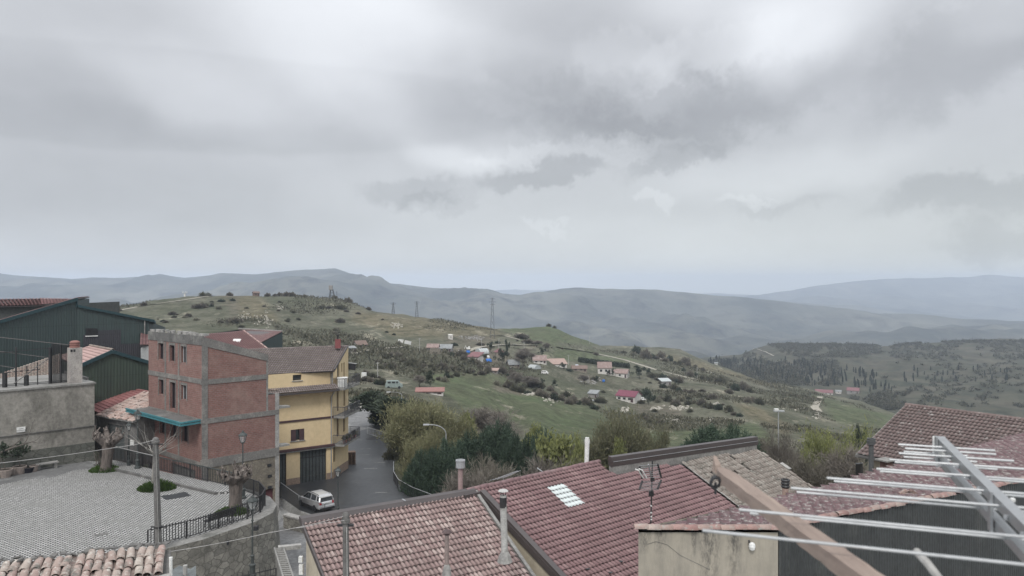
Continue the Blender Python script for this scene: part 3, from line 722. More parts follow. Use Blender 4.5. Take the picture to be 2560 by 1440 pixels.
cobble = brickmat('plaza_cobbles', (.56, .553, .535), (.40, .395, .382), (.085, .085, .083), .24, .22, .055, wear=(.20, .20, .19), rot=R(-31), bump=.5)
PLZ = -15.0
edge = [(-33.6, 64.1), (-23.5, 57.6), (-19.4, 54.9), (-17.7, 53.3), (-16.75, 51.6), (-16.5, 50.1), (-16.9, 48.5), (-18.8, 45.2), (-20.7, 43.2)]
pz_poly = edge + [(-22.5, 40.5), (-30, 33), (-62, 33), (-62, 38.6), (-36.2, 64.4)]
mb = MB(); mb.face([Vector((x, y, PLZ)) for x, y in pz_poly][::-1]); struct(mb.build('plaza', cobble))
mb = MB()                                                     # raised walk with a dark kerb along the back railing
mg = mat('worn_plaza_margin', (.15, .15, .148), (.11, .11, .108), .5, (.21, .21, .205), .35, rough=.85)
mb = MB(); rr_ = random.Random(3); w0_, w1_ = Vector((-58, 42.6, 0)), Vector((-35.9, 64.4, 0)); ot = []
for i in range(31): p = w0_.lerp(w1_, i / 30); ot.append(p + Vector((.7, -.7, 0)) * (2.6 + rr_.uniform(-.5, .5) + (1.2 if 20 < i < 28 else 0)))
for i in range(30): a, b_ = w0_.lerp(w1_, i / 30), w0_.lerp(w1_, (i + 1) / 30); mb.face([x + UP * (PLZ + .004) for x in (a, ot[i], ot[i + 1], b_)])
struct(mb.build('plaza_margin', mg)); mb = MB()
a0, a1 = Vector((-33.6, 64.1, 0)), Vector((-19.4, 54.9, 0)); dd_ = (a1 - a0).normalized(); nn = Vector((dd_.y, -dd_.x, 0))
q = [a0 + nn * .05, a1 + nn * .05, a1 + nn * 1.5 - dd_ * 1.0, a0 + nn * 1.5]
mb.prism([(p.x, p.y) for p in q], PLZ + .004, PLZ + .16); struct(mb.build('raised_walk', cobble))
mb = MB(); mb.bar(a0 + nn * 1.6 + UP * (PLZ + .07), a1 + nn * 1.6 - dd_ * 1.0 + UP * (PLZ + .07), .2, .2); struct(mb.build('kerb', concrete_dark))
# retaining wall under the plaza
t = thing('retaining_wall', 'curved rubble stone retaining wall holding up the paved plaza', 'retaining wall', (-18, 48, -21))
pl = [Vector((x, y, 0)) for x, y in edge[1:] + [(-22.5, 40.5), (-30, 33)]]
def offs(pts, k):
    r = []
    for i, p in enumerate(pts):
        d = (pts[min(i + 1, len(pts) - 1)] - pts[max(i - 1, 0)]).normalized(); r.append(p + Vector((-d.y, d.x, 0)) * k)
    return r
mb = MB(); o1, o2, o3 = offs(pl, .02), offs(pl, .75), offs(pl, 1.25)
for i in range(len(pl) - 1):
    z = UP * (PLZ - .05)
    mb.face([pl[i] + UP * PLZ - UP * .006, o2[i] + z, o2[i + 1] + z, pl[i + 1] + UP * PLZ - UP * .006][::-1], 1)
    mb.face([o2[i] + z, o3[i] + UP * -21.2, o3[i + 1] + UP * -21.2, o2[i + 1] + z][::-1], 0)
mb.build('wall', [rubble_m, concrete], t)
for u, v in ((481, 1382), (568, 1355), (524, 1407), (640, 1320)):           # weep holes
    d = 47.0
    pp = P(u, v, d * .985)
    MB().box(pp, (.22, .3, .25)).build('drain_hole', dark_pane, t)

# ---------------------------------------------------------------- railings of the plaza
ed3 = [Vector((x, y, PLZ + .1)) for x, y in edge]
railing('railing', 'black iron railing along the raised walk before the brick building', ed3[:3], 1.1, iron, 'black railings round the plaza', gap=.2, bar=.045, railmat=lampiron)
railing('railing', 'black iron railing round the curved corner of the plaza by the pollard tree', [Vector((x, y, PLZ)) for x, y in edge[2:7]], 1.1, iron, 'black railings round the plaza', gap=.15, post=1.6, bar=.045)
railing('railing', 'black iron railing on the near edge of the plaza behind the bench', [Vector((x, y, PLZ)) for x, y in edge[6:]], 1.0, iron, 'black railings round the plaza', gap=.17, over=.12, bar=.036)
p0, p1 = P(490, 1476, 38), P(690, 1440, 40.5)
zz = min(p0.z, p1.z); p0.z = p1.z = -16.4
railing('railing', 'black iron railing on the lower terrace below the stone wall', [p0, p1], 1.25, iron, 'black railings round the plaza', gap=.28, rails=(1.0, .72), over=.18)
t = thing('terrace_wall', 'grey concrete terrace wall with pierced blocks along its top', 'wall', P(700, 1440, 42))
a, b_ = P(694, 1368, 46.5), P(735, 1445, 39.5); b_.z = a.z - .3
mb = MB(); mb.hexa([Vector((a.x - .15, a.y, -21)), Vector((b_.x - .15, b_.y, -21)), Vector((b_.x + .35, b_.y, -21)), Vector((a.x + .35, a.y, -21))], [a - Vector((.15, 0, .3)), b_ - Vector((.15, 0, .3)), b_ + Vector((.35, 0, -.3)), a + Vector((.35, 0, -.3))]); mb.build('wall', concrete, t)
mb = MB(); n = 26
for i in range(n):
    p = a.lerp(b_, (i + .5) / n); mb.bar(p + Vector((-.2, 0, -.1)), p + Vector((.42, 0, -.1)), .1, .18)
for k in (-.2, .36): mb.bar(a + Vector((k, 0, -.1)), b_ + Vector((k, 0, -.1)), .09, .2)
mb.build('pierced_coping', concrete, t)
mb = MB(); mb.bar(a + Vector((0, .1, -.1)), a + Vector((1.3, .5, -.1)), .35, .25); mb.build('return_wall', concrete_lt, t)
t = thing('low_wall', 'low dark stone wall with a concrete cap at the foot of the ramp', 'wall', PZ(740, 1320, -19.7))
a, b_ = PZ(714, 1318, -19.75), PZ(778, 1335, -19.75); mb = MB(); mb.bar(a + UP * .5, b_ + UP * .45, .45, 1.0); mb.build('wall', rubble_m, t)
MB().bar(a + UP * 1.06, b_ + UP * 1.01, .6, .13).build('cap', concrete_lt, t)
# ramp beside the brick house with its handrail
t = thing('ramp_wall', 'sloping concrete ramp wall running down beside the parked car', 'wall', PZ(740, 1280, -20))
ra, rb, rc = P(701, 1245, 65.5), P(748, 1278, 66.5), PZ(812, 1299, RZ + .05)
mb = MB(); 
for a, b_ in ((ra, rb), (rb, rc)):
    mb.bar(a - UP * .3, b_ - UP * .3, .3, .62)
    mb.hexa([Vector((a.x, a.y, -21)), Vector((a.x - .0, a.y - .1, -21)), Vector((b_.x, b_.y - .1, -21)), Vector((b_.x, b_.y, -21))], [a - UP * .3, a - UP * .3 - Vector((0, .1, 0)), b_ - UP * .3 - Vector((0, .1, 0)), b_ - UP * .3])
mb.build('wall', concrete, t)
mb = MB(); qa, qb, qc = PZ(690, 1310, -19.8), PZ(742, 1312, -19.8), PZ(780, 1318, -19.8)
mb.face([qa, qb, rb - UP * .6, ra - UP * .6]); mb.face([qb, qc, rc - UP * .6, rb - UP * .6]); mb.build('embankment', concrete, t)
railing('ramp_railing', 'dark railing with a pale handrail sloping down in front of the silver car', [ra, rb, rc], 1.35, iron, gap=.11, railmat=galv, post=2.2)

# ---------------------------------------------------------------- roadside guard rails
fpts = [PZ(u, v, RZ) for u, v in ((984, 1178), (984, 1205), (996, 1226), (1030, 1246), (1085, 1268), (1150, 1290))]
railing('guard_railing', 'grey mesh guard railing curving along the road below the dark pines', fpts, 1.1, iron, 'railings along the road', gap=.2, post=1.4, railmat=galv)
fpts = [PZ(u, v, RZ) for u, v in ((918, 1086), (945, 1094), (980, 1104))]
railing('guard_railing', 'grey railing on the far outer edge of the road bend', fpts, 1.0, galv, 'railings along the road', gap=.22, post=1.5)

# ---------------------------------------------------------------- unfinished brick building
brick = brickmat('hollow_brick', (.285, .14, .118), (.205, .102, .088), (.25, .21, .19), .30, .15, .024, wear=(.27, .185, .16), streak=(.18, .10, .088))
BN, BF, BL_ = (-24.5, 60.0), (-19.85, 64.75), (-31.75, 66.4)
wz = lambda v0, v1, s: (zat(BL_, BN, s, v1), zat(BL_, BN, s, v0))
t = thing('brick_building', 'unfinished red brick building with bare concrete floors and a turquoise canopy', 'building', (-25, 63, -20.5))
mb = MB()
holes = []
wins = [(396, 409, 858, 898), (424, 437, 863, 903), (453, 466, 866, 907), (397, 409, 949, 986), (425, 439, 956, 1022), (453, 467, 963, 999), (400, 412, 1046, 1083), (427, 441, 1052, 1092), (455, 470, 1062, 1105)]
for u0, u1, v0, v1 in wins:
    s0, s1 = swall(BL_, BN, u0), swall(BL_, BN, u1); a, b_ = wz(v0, v1, (s0 + s1) / 2); holes.append((s0, s1, a, b_))
s0, s1 = swall(BL_, BN, 428), swall(BL_, BN, 488); holes.append((s0, s1, -17.4, -14.9))
dL, nL = wall(mb, BL_, BN, -20.5, -4.15, holes, .3)
LL = math.hypot(BN[0] - BL_[0], BN[1] - BL_[1]); LR = math.hypot(BF[0] - BN[0], BF[1] - BN[1])
sS = swall(BN, BF, 670)
dR = Vector((BF[0] - BN[0], BF[1] - BN[1], 0)).normalized(); nR = Vector((dR.y, -dR.x, 0))
bn = Vector((BN[0], BN[1], 0)); pS = bn + dR * sS
wall(mb, BN, (pS.x, pS.y), -14.0, -4.2, (), z1q=-6.0)
wall(mb, (pS.x, pS.y), BF, -14.0, -9.35)
back = Vector((-dL.y, dL.x, 0)) * -1
bl = Vector((BL_[0], BL_[1], 0)); bf = Vector((BF[0], BF[1], 0))
bb = bl + (bf - bn)
mb.face([bf + UP * -20.5, bb + UP * -20.5, bb + UP * -9.4, bf + UP * -9.4]); mb.face([bb + UP * -20.5, bl + UP * -20.5, bl + UP * -9.4, bb + UP * -9.4]); pk = pS + bl - bn; mb.face([pk + UP * -9.4, bl + UP * -9.4, bl + UP * -4.2, pk + UP * -6])
mb.build('wall', brick, t)
mb = MB(); wall(mb, BN, BF, -20.5, -14.0, [(swall(BN, BF, 661) + .0, swall(BN, BF, 684), -20.4, -17.3)]); mb.build('stone_base', yellow_stone, t)
for (u, v) in ((673, 1163), (674, 1190), (674, 1218)):
    s = swall(BN, BF, u); p = bn + dR * s + UP * zat(BN, BF, s, v); MB().box(p + nR * .0, (.35, .1, .22), math.atan2(dR.y, dR.x)).build('vent_hole', dark_pane, t)
s = swall(BN, BF, 672); p = bn + dR * s - nR * .2; MB().box((p.x, p.y, -18.9), (1.3, .06, 3.0), math.atan2(dR.y, dR.x)).build('door', mat('dull_red_door', (.12, .05, .055)), t)
mb = MB(); rp = [bn + UP * -4.75, pS + UP * -6.25, pS + (bl - bn) + UP * -6.25, bl + UP * -4.75]; mb.face(rp); mb.face([pS + UP * -9.4, bf + UP * -9.4, bf + (bl - bn) + UP * -9.4, pS + (bl - bn) + UP * -9.4]); mb.face([pS + UP * -9.4, pS + UP * -6, pS + (bl - bn) + UP * -6, pS + (bl - bn) + UP * -9.4])
mb.build('roof', concrete, t)
def band(p, d, n, s0, s1, z0, z1, out, m, z0b=None, z1b=None, name='concrete_beam'):
    mb = MB(); a = p + d * s0; b_ = p + d * s1; o = n * out; i = n * -.15
    z0b = z0 if z0b is None else z0b; z1b = z1 if z1b is None else z1b
    mb.hexa([a + i + UP * z0, a + o + UP * z0, b_ + o + UP * z0b, b_ + i + UP * z0b], [a + i + UP * z1, a + o + UP * z1, b_ + o + UP * z1b, b_ + i + UP * z1b]); return mb.build(name, m, t)
band(bl, dL, nL, -.02, LL + .05, -4.85, -4.12, .05, concrete_dark, name='parapet')
bandm = mat('beam_concrete', (.20, .192, .18), (.145, .14, .132), .9, (.26, .245, .225), .7, bump=.2)
for z in (-7.9, -11.05, -14.5): band(bl, dL, nL, -.02, LL + .06, z, z + .38, .06, bandm)
band(bn, dR, nR, -.05, sS, -4.85, -4.12, .05, bandm, -6.5, -5.95, name='parapet')
for z, e in ((-7.98, sS), (-11.08, LR), (-14.6, LR)): band(bn, dR, nR, -.05, e, z, z + (.4 if z > -14 else .7), .055, bandm)
for s, w in ((.0, .48), (LR - .36, .36)): 
    band(bn, dR, nR, s, s + w, -20.5, -4.9 if s == 0 else -9.3, .04, bandm if s == 0 else concrete_lt, name='concrete_column')
band(bn, dR, nR, sS - .16, sS, -11, -6.5, .03, concrete, name='concrete_column')
for u in (414, 447): 
    s = swall(BL_, BN, u); band(bl, dL, nL, s - .11, s + .11, -14.4, -4.9, .035, bandm, name='concrete_column')
band(bl, dL, nL, 0, .4, -20, -11, .035, concrete_lt, name='concrete_column')
for i, h in enumerate(holes):
    a = bl + dL * h[0] - nL * .26; b_ = bl + dL * h[1] - nL * .26
    mb = MB(); mb.face([a + UP * h[2], b_ + UP * h[2], b_ + UP * h[3], a + UP * h[3]]); f = mb.build('window' if i < 9 else 'garage_door', dark_pane if i != 9 else concrete_dark, t)
    if i < 9:
        mb = MB(); w = .05 if i != 2 else .0
        mid = (a + b_) / 2 + nL * .05
        mb.bar(mid + UP * h[2], mid + UP * h[3], .06, .05); 
        for q in (a + nL * .05 + dL * .03, b_ + nL * .05 - dL * .03): mb.bar(q + UP * h[2], q + UP * h[3], .06, .05)
        mb.bar(a + nL * .05 + UP * (h[3] - .04), b_ + nL * .05 + UP * (h[3] - .04), .06)
        mb.build('frame', brown_wood if i not in (2, 5) else galv, f)
        m_ = MB(); o = nL * .03                                           # rough mortar surround
        for s_, w_ in ((h[0] - .09, .085), (h[1] + .005, .085)):
            q = bl + dL * s_; m_.hexa([q + UP * (h[2] - .1), q + o + UP * (h[2] - .1), q + dL * w_ + o + UP * (h[2] - .1), q + dL * w_ + UP * (h[2] - .1)], [q + UP * (h[3] + .2), q + o + UP * (h[3] + .2), q + dL * w_ + o + UP * (h[3] + .2), q + dL * w_ + UP * (h[3] + .2)])
        q = bl + dL * h[0]; L_ = h[1] - h[0]; m_.hexa([q + UP * (h[3] + .005), q + o + UP * (h[3] + .005), q + dL * L_ + o + UP * (h[3] + .005), q + dL * L_ + UP * (h[3] + .005)], [q + UP * (h[3] + .2), q + o + UP * (h[3] + .2), q + dL * L_ + o + UP * (h[3] + .2), q + dL * L_ + UP * (h[3] + .2)])
        m_.build('surround', bandm, t)
cz = -10.75                                                             # canopy
q0 = bl + dL * .0; q1 = bl + dL * (LL - .15)
mb = MB(); mb.hexa([q0 + UP * (cz - .1), q0 + nL * 1.55 - dL * .6 + UP * (cz - .22), q1 + nL * 1.55 + UP * (cz - .22), q1 + UP * (cz - .1)], [q0 + UP * cz, q0 + nL * 1.55 - dL * .6 + UP * (cz - .08), q1 + nL * 1.55 + UP * (cz - .08), q1 + UP * cz]); cn = mb.build('canopy', concrete_dark, t)
mb = MB(); 
for dz in (-.02, -.22): mb.bar(q0 + nL * 1.62 - dL * .7 + UP * (cz + dz), q1 + nL * 1.62 + dL * .06 + UP * (cz + dz), .1, .13); mb.bar(q1 + dL * .07 + nL * 1.58 + UP * (cz + dz), q1 + dL * .07 + nL * .02 + UP * (cz + .03 + dz), .1, .13)
mb.face([q0 + nL * 1.6 - dL * .7 + UP * (cz - .2), q1 + nL * 1.6 + UP * (cz - .2), q1 + nL * 1.6 + UP * cz, q0 + nL * 1.6 - dL * .7 + UP * cz]); mb.build('fascia', teal, cn)
rng = random.Random(5)
mb = MB()                                                               # rubble and broken tiles lying on the parapet
for i in range(46):
    s = rng.uniform(.4, LL - .2); c = bl + dL * s - nL * rng.uniform(.05, .8) + UP * (-4.05 + rng.uniform(-.05, .05)); mb.box(c, (rng.uniform(.15, .5), rng.uniform(.12, .3), rng.uniform(.1, .26)), rng.uniform(0, 3))
struct(mb.build('roof_rubble', concrete_lt), 'stuff')
e_ = dR; rs = -nR
oldtile = tilemat('old_clay_tiles', (.33, .2, .165), (.36, .27, .225), (.40, .34, .29), (.17, .165, .145), .5, .62, 3.0, lich2=(.42, .40, .35))
d_ = coppi(pS + UP * -9.1 - nR * 1.2, dR, nR, LR - sS + .1, 1.35, seed=8); roofobj('step_tiles', d_, oldtile, t)
for (v, w) in ((1018, 1.0), (1114, .95)):
    s = LR; p = bf + UP * zat(BN, BF, LR, v); MB().hexa([p + UP * -.12 - nR * .6, p + UP * -.12 + nR * .1, p + UP * -.12 + dR * w + nR * .1, p + UP * -.12 + dR * w - nR * .6], [p - nR * .6 + UP * .1, p + nR * .1 + UP * .1, p + dR * w + nR * .1 + UP * .02, p + dR * w - nR * .6 + UP * .02]).build('balcony_slab', concrete, t)

# ---------------------------------------------------------------- yellow apartment building
ochre = mat('ochre_render', (.66, .525, .33), (.62, .49, .30), .3, (.56, .435, .265), .25, rough=.9, fine=.06, stretch=(1, 1, .4))
plinth = mat('plinth_render', (.30, .225, .175), (.25, .19, .15), .8, rough=.9)
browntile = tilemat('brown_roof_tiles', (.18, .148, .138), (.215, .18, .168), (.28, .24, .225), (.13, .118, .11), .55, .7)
YC, YE = (-19.05, 81.0), (-18.42, 85.5)
ydir = Vector((5.75, 4.05, 0)).normalized(); yc = Vector((YC[0], YC[1], 0)); yl = yc - ydir * 11.0; YL = (yl.x, yl.y)
YG = -20.8
t = thing('yellow_building', 'four storey yellow building with brown tiled roof and corner balconies', 'apartment building', (-21, 82, YG))
mb = MB(); H = []
def yh(u0, u1, v0, v1):
    s0, s1 = swall(YL, YC, u0), swall(YL, YC, u1); sm = (s0 + s1) / 2; return (s0, s1, zat(YL, YC, sm, v1), zat(YL, YC, sm, v0))
H = [yh(732, 754, 937, 951), yh(727, 760, 1073, 1101), yh(750, 816, 1124, 1197), yh(699, 716, 1130, 1203)]
H[2] = (H[2][0], H[2][1], YG + .05, H[2][3]); H[3] = (H[3][0], H[3][1], YG + .05, H[3][3])
wall(mb, YL, YC, YG - .3, -9.2, H, .25)
LY = 11.0
ye = Vector((YE[0], YE[1], 0)); yn = Vector((ydir.y, -ydir.x, 0)); yd2 = (ye - yc).normalized(); yn2 = Vector((yd2.y, -yd2.x, 0)); L2 = (ye - yc).length
def yh2(u0, u1, v0, v1):
    s0, s1 = swall(YC, YE, u0), swall(YC, YE, u1); sm = (s0 + s1) / 2; return (s0, s1, zat(YC, YE, sm, v1), zat(YC, YE, sm, v0))
H2 = [yh2(843, 848.5, 911, 952), yh2(853, 856, 908, 930), yh2(858.5, 862, 906, 945), yh2(842, 847, 975, 1028), yh2(859, 863, 972, 1015), yh2(842, 847.5, 1044, 1092), yh2(858, 863, 1038, 1080), yh2(832.5, 839, 1117, 1156)]
wall(mb, YC, YE, YG - .3, -9.2, H2, .2, z1q=-7.0)
RG, RL = P(869.5, 865, 85.6), P(600, 873.5, 80.5); yb = ye + (Vector((RL.x, RL.y, 0)) - Vector((RG.x, RG.y, 0))).normalized() * 11 + yn * .1; mb.face([ye + UP * (YG - .3), yb + UP * (YG - .3), yb + UP * -7.15, ye + UP * -7.1]); mb.face([yb + UP * (YG - .3), yl + UP * (YG - .3), yl + UP * -9.2, yb + UP * -7.15])
mb.build('wall', ochre, t)
yn = Vector((ydir.y, -ydir.x, 0))
def pane(hh, p, d, n, name, m, dep=.2):
    a = p + d * hh[0] - n * dep; b_ = p + d * hh[1] - n * dep; mb = MB(); mb.face([a + UP * hh[2], b_ + UP * hh[2], b_ + UP * hh[3], a + UP * hh[3]]); return mb.build(name, m, t)
w0 = pane(H[0], yl, ydir, yn, 'window', glassy)
w1 = pane(H[1], yl, ydir, yn, 'window', glassy)
gdoor = mat('grey_green_door', (.075, .085, .085), (.055, .062, .062), 1, rough=.55)
for h_ in H[2:]:
    g = pane(h_, yl, ydir, yn, 'garage_door', gdoor)
    mb = MB(); n = 8 if h_[1] - h_[0] > 2 else 2
    for i in range(n + 1):
        p = yl + ydir * (h_[0] + (h_[1] - h_[0]) * i / n) - yn * .17; mb.bar(p + UP * h_[2], p + UP * h_[3], .05)
    p = yl + ydir * h_[0] - yn * .17; p2 = yl + ydir * h_[1] - yn * .17; mb.bar(p + UP * (h_[3] - .75), p2 + UP * (h_[3] - .75), .06)
    mb.build('door_ribs', iron, g)
for i, h_ in enumerate(H2): pane(h_, yc, yd2, yn2, 'balcony_door' if i != 7 else 'window', dark_pane if i in (0, 1, 2, 7) else brown_wood, .15)
h_ = H[1]; wd = (h_[1] - h_[0])
for s in (h_[0], h_[1] - wd * .36):
    MB().hexa(*[[yl + ydir * (s + k[0]) + yn * k[1] + UP * z for k in ((0, 0.0), (0, .05), (wd * .36, .05), (wd * .36, 0.0))] for z in (h_[2], h_[3])]).build('shutter', brown_wood, t)
for h_ in H[:2]: MB().hexa(*[[yl + ydir * (h_[0] - .1 + k[0]) + yn * k[1] + UP * z for k in ((0, -.1), (0, .1), (h_[1] - h_[0] + .2, .1), (h_[1] - h_[0] + .2, -.1))] for z in (h_[2] - .09, h_[2] - .01)]).build('sill', concrete_lt, t)
mb = MB(); wall(mb, tuple((yl + yn * .02)[:2]), tuple((yc + yn * .02)[:2]), YG - .3, YG + .75, [(x[0] - .001, x[1] + .001, YG - .29, YG + .745) for x in H[2:]], .02); mb.build('plinth', plinth, t)
mb = MB(); wall(mb, tuple((yc + yn2 * .02)[:2]), tuple((ye + yn2 * .02)[:2]), YG - .3, YG + 1.0); mb.build('plinth', plinth, t)
def ytrim(z, hgt, out, m, nm):
    mb = MB(); mb.bar(yl + yn * out / 2 + UP * z, yc + yn * out / 2 + ydir * .05 + UP * z, out, hgt); mb.build(nm, m, t)
ytrim(-14.15, .2, .08, brown_wood, 'string_course'); ytrim(-17.1, .22, .3, brown_wood, 'string_course'); ytrim(-17.3, .14, .2, concrete_lt, 'string_course')
# pent roof between second and third floor
sl = (yn * .9 - UP * .42).normalized()
d_ = tileroof(yl + UP * -10.62, ydir, sl, int(11.3 / .24), 3, .24, .34, .04, .045, seed=2); roofobj('pent_roof', d_, browntile, t)
MB().bar(yl + yn * .98 + UP * -11.2, yc + yn * .98 + ydir * .3 + UP * -11.2, .14, .2).build('gutter', brownmetal, t)
MB().hexa([yl + UP * -11.3, yl + yn * .95 + UP * -11.3, yc + yn * .95 + UP * -11.3, yc + UP * -11.3], [yl + UP * -10.75, yl + yn * .95 + UP * -11.15, yc + yn * .95 + UP * -11.15, yc + UP * -10.75]).build('pent_roof_soffit', ochre, t)
# main roof
rdg = P(869.5, 865, 85.6); rdl = P(600, 873.5, 80.5); rdl = rdg + (rdl - rdg).normalized() * 12.4; rdl.z = rdg.z
ev = P(836, 925, 80.6)
e = (rdg - rdl).normalized(); dn = (ev - rdg); dn = dn - e * dn.dot(e); Ls = dn.length; s_ = dn.normalized()
# sheared left-to-right so that the verge runs from ridge end to eave corner
sh = (ev - rdg).dot(e)
d_ = tileroof(rdl, e, s_, int(12.4 / .245), int(Ls / .36) + 1, .245, .36, .045, .05, seed=4)
vv_ = d_[0]; bdist = (vv_ - np.array(rdl)) @ np.array(s_); vv_ += np.outer(bdist / Ls * sh, np.array(e)); roofobj('roof', (vv_, d_[1], d_[2]), browntile, t)
n_ = e.cross(s_); n_ = n_ if n_.z > 0 else -n_
MB().bar(rdg + n_ * .02, ev + n_ * .02, .14, .22).build('verge', brownmetal, t)
MB().bar(ev + UP * -.1 - s_ * .0, ev - e * 12 + UP * -.1, .16, .2).build('gutter', brownmetal, t)
d_ = ridgecaps(rdl, rdg + e * .1, .13, .4, 4); roofobj('ridge', d_, browntile, t)
mb = MB(); mb.face([rdl - n_ * .06, rdg - n_ * .06, ev - n_ * .06, ev - e * 12 - n_ * .06][::-1]); mb.build('roof_underside', ochre, t)
cp = P(844.5, 858, 84.2); ch = MB().box(cp - UP * .05, (.5, .5, 1.0), .5).build('chimney', mat('red_painted_brick', (.26, .09, .09), (.2, .07, .07)), t)
MB().lathe(cp + UP * .45, [(.1, 0), (.1, .4), (.18, .4), (.18, .5), (.06, .5)], 10).build('chimney_pot', iron, ch)
for dx in (.12, .28): MB().tube([yc + yn * .07 - ydir * dx + UP * -9.3, yc + yn * .07 - ydir * dx + UP * -10.6], .05, 6).build('downpipe', concrete_lt, t)
MB().tube([yc + yn * .5 + UP * -11.3, yc + yn * .08 - ydir * .25 + UP * -12, yc + yn * .08 - ydir * .25 + UP * -20.6], .06, 6).build('downpipe', galv, t)
# balconies wrap the far face
bal_rail = mat('balcony_iron', (.10, .10, .11), (.07, .07, .075), 3, rough=.5)
for bi, (z, lab) in enumerate(((-11.1, 'top'), (-14.1, 'mid'), (-17.1, 'low'))):
    a = yc - yd2 * .05; b_ = ye + yd2 * .3; w = 1.25; oa, ob = a + yn2 * w, b_ + yn2 * w
    sl_ = MB().hexa([a + UP * (z - .2), oa + UP * (z - .2), ob + UP * (z - .2), b_ + UP * (z - .2)], [a + UP * z, oa + UP * z, ob + UP * z, b_ + UP * z]).build('balcony', concrete, t)
    hh = 1.0; mb = MB(); path = [a + UP * z, oa + UP * z, ob + UP * z, b_ + UP * z]
    for p, q in zip(path, path[1:]):
        mb.bar(p + UP * hh, q + UP * hh, .05); mb.bar(p + UP * .12, q + UP * .12, .035); n = max(1, int((q - p).length / (.13 if bi else .16)))
        for i in range(n + 1):
            r_ = p.lerp(q, i / n); mb.bar(r_ + UP * .05, r_ + UP * hh, .045 if i % 8 == 0 else .022)
    mb.build('balcony_railing', bal_rail, sl_)
wm = thing('white_cabinet', 'white box cabinet standing on the top balcony of the yellow building', 'cabinet', yc + yn2 * .7 + yd2 * .8 + UP * -11.1)
MB().box(yc + yn2 * .7 + yd2 * .8 + UP * -10.6, (1.0, .8, .98), .25).build('body', white_paint, wm); MB().box(yc + yn2 * .7 + yd2 * .8 + UP * -10.07, (1.1, .9, .08), .25).build('lid', white_paint, wm)
dk = P(876, 914, 85.6); tt = thing('tarpaulin', 'small dark tarpaulin hung from the far corner of the yellow building', 'tarpaulin', dk)
MB().hexa([dk + Vector((-.6, 0, -.35)), dk + Vector((.5, .1, -.55)), dk + Vector((.5, .25, -.55)), dk + Vector((-.6, .15, -.35))], [dk + Vector((-.6, 0, .3)), dk + Vector((.6, .1, .15)), dk + Vector((.6, .25, .15)), dk + Vector((-.6, .15, .3))]).build('sheet', dark_pane, tt)
MB().tube([dk + Vector((-.9, -.2, .45)), dk + Vector((.7, .1, .2))], .04, 5).build('pole', galv, tt)
# ---------------------------------------------------------------- warehouses and houses on the left
green_sheet = ribmat('green_profiled_sheet', (.042, .066, .062), (.034, .054, .054), .28, 2.4, dirt=(.032, .044, .044))
green_sheet2 = ribmat('faded_green_sheet', (.05, .072, .052), (.04, .06, .046), .28, 1.9, dirt=(.03, .042, .035))
purple_sheet = ribmat('grey_purple_sheet', (.045, .043, .052), (.037, .037, .044), .22, 3, dirt=(.03, .03, .036))
green_trim = mat('teal_flashing', (.028, .06, .068), (.024, .05, .058), 1, rough=.5)
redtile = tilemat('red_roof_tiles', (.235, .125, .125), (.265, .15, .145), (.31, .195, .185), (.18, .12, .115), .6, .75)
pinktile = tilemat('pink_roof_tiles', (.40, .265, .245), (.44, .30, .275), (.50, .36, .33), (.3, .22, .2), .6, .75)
def slabquad(name, pts, th, m, parent):
    """thin slab: pts counter-clockwise from above"""
    return MB().hexa([p - UP * th for p in pts], pts).build(name, m, parent)
def tiled(name, A, B, C_, D_, ncol_w, ex, m, parent, amp=.03, lip=.03, seed=0, th=.12):
    """quad roof: A->B along the ridge (or upper edge), D->C along the eave; bilinear tiles"""
    A, B, C_, D_ = (Vector(x) for x in (A, B, C_, D_)); L = max((B - A).length, (C_ - D_).length); H_ = max((D_ - A).length, (C_ - B).length)
    nc, nr = max(1, int(L / ncol_w)), max(1, int(H_ / ex))
    o = Vector((0, 0, 0)); v, f, u, mi = tileroof(o, Vector((1, 0, 0)), Vector((0, -1, 0)), nc, nr, 1.0, 1.0, 1.0, lip / max(amp, 1e-6), seed=seed)
    # v: x = column units, y = -row units, z in amp units; remap
    s = v[:, 0] / nc; t = np.clip(-v[:, 1] / nr, 0, 1.01); z = v[:, 2] * amp
    a, b, c, d = (np.array(x) for x in (A, B, C_, D_)); n = np.array((B - A).cross(D_ - A).normalized()); n = n if n[2] > 0 else -n
    p = ((1 - s) * (1 - t))[:, None] * a + (s * (1 - t))[:, None] * b + (s * t)[:, None] * c + ((1 - s) * t)[:, None] * d + z[:, None] * n
    o = roofobj(name, (p, f, u), m, parent)
    slabquad(name + '_board', [x - Vector(n) * .06 for x in (D_, C_, B, A)], th, m if parent is None else brownmetal, parent)
    return o
# big green warehouse: two masses
t = thing('warehouse', 'large dark green sheet clad warehouse with red roof at the left edge', 'warehouse', P(100, 900, 86))
A0, A1, A2, A3 = P(-110, 900, 78), P(192, 900, 88), P(372, 900, 93), P(420, 900, 110)
g = lambda p, z: Vector((p.x, p.y, z))
zA0, zA1, zA1b, zA2 = P(0, 838, 78).z, P(0, 750, 88).z, P(0, 767, 88).z, P(0, 803, 93).z
mb = MB(); mb.face([g(A0, -16), g(A1, -16), g(A1, zA1), g(A0, zA0)]); mb.face([g(A1, -16), g(A2, -16), g(A2, zA2), g(A1, zA1b)]); 
A1k, A0k, A2k = A1 + Vector((-3, 8, 0)), A0 + Vector((-3, 8, 0)), A2 + Vector((-8, 22, 0))
mb.face([g(A2, -16), g(A2k, -16), g(A2k, zA2 - 2), g(A2, zA2)]); mb.face([g(A1, zA1b), g(A1k, zA1b), g(A1k, zA1), g(A1, zA1)]); mb.build('wall', green_sheet, t)
nq = (g(A1, 0) - g(A0, 0)).normalized(); nq = Vector((nq.y, -nq.x, 0))
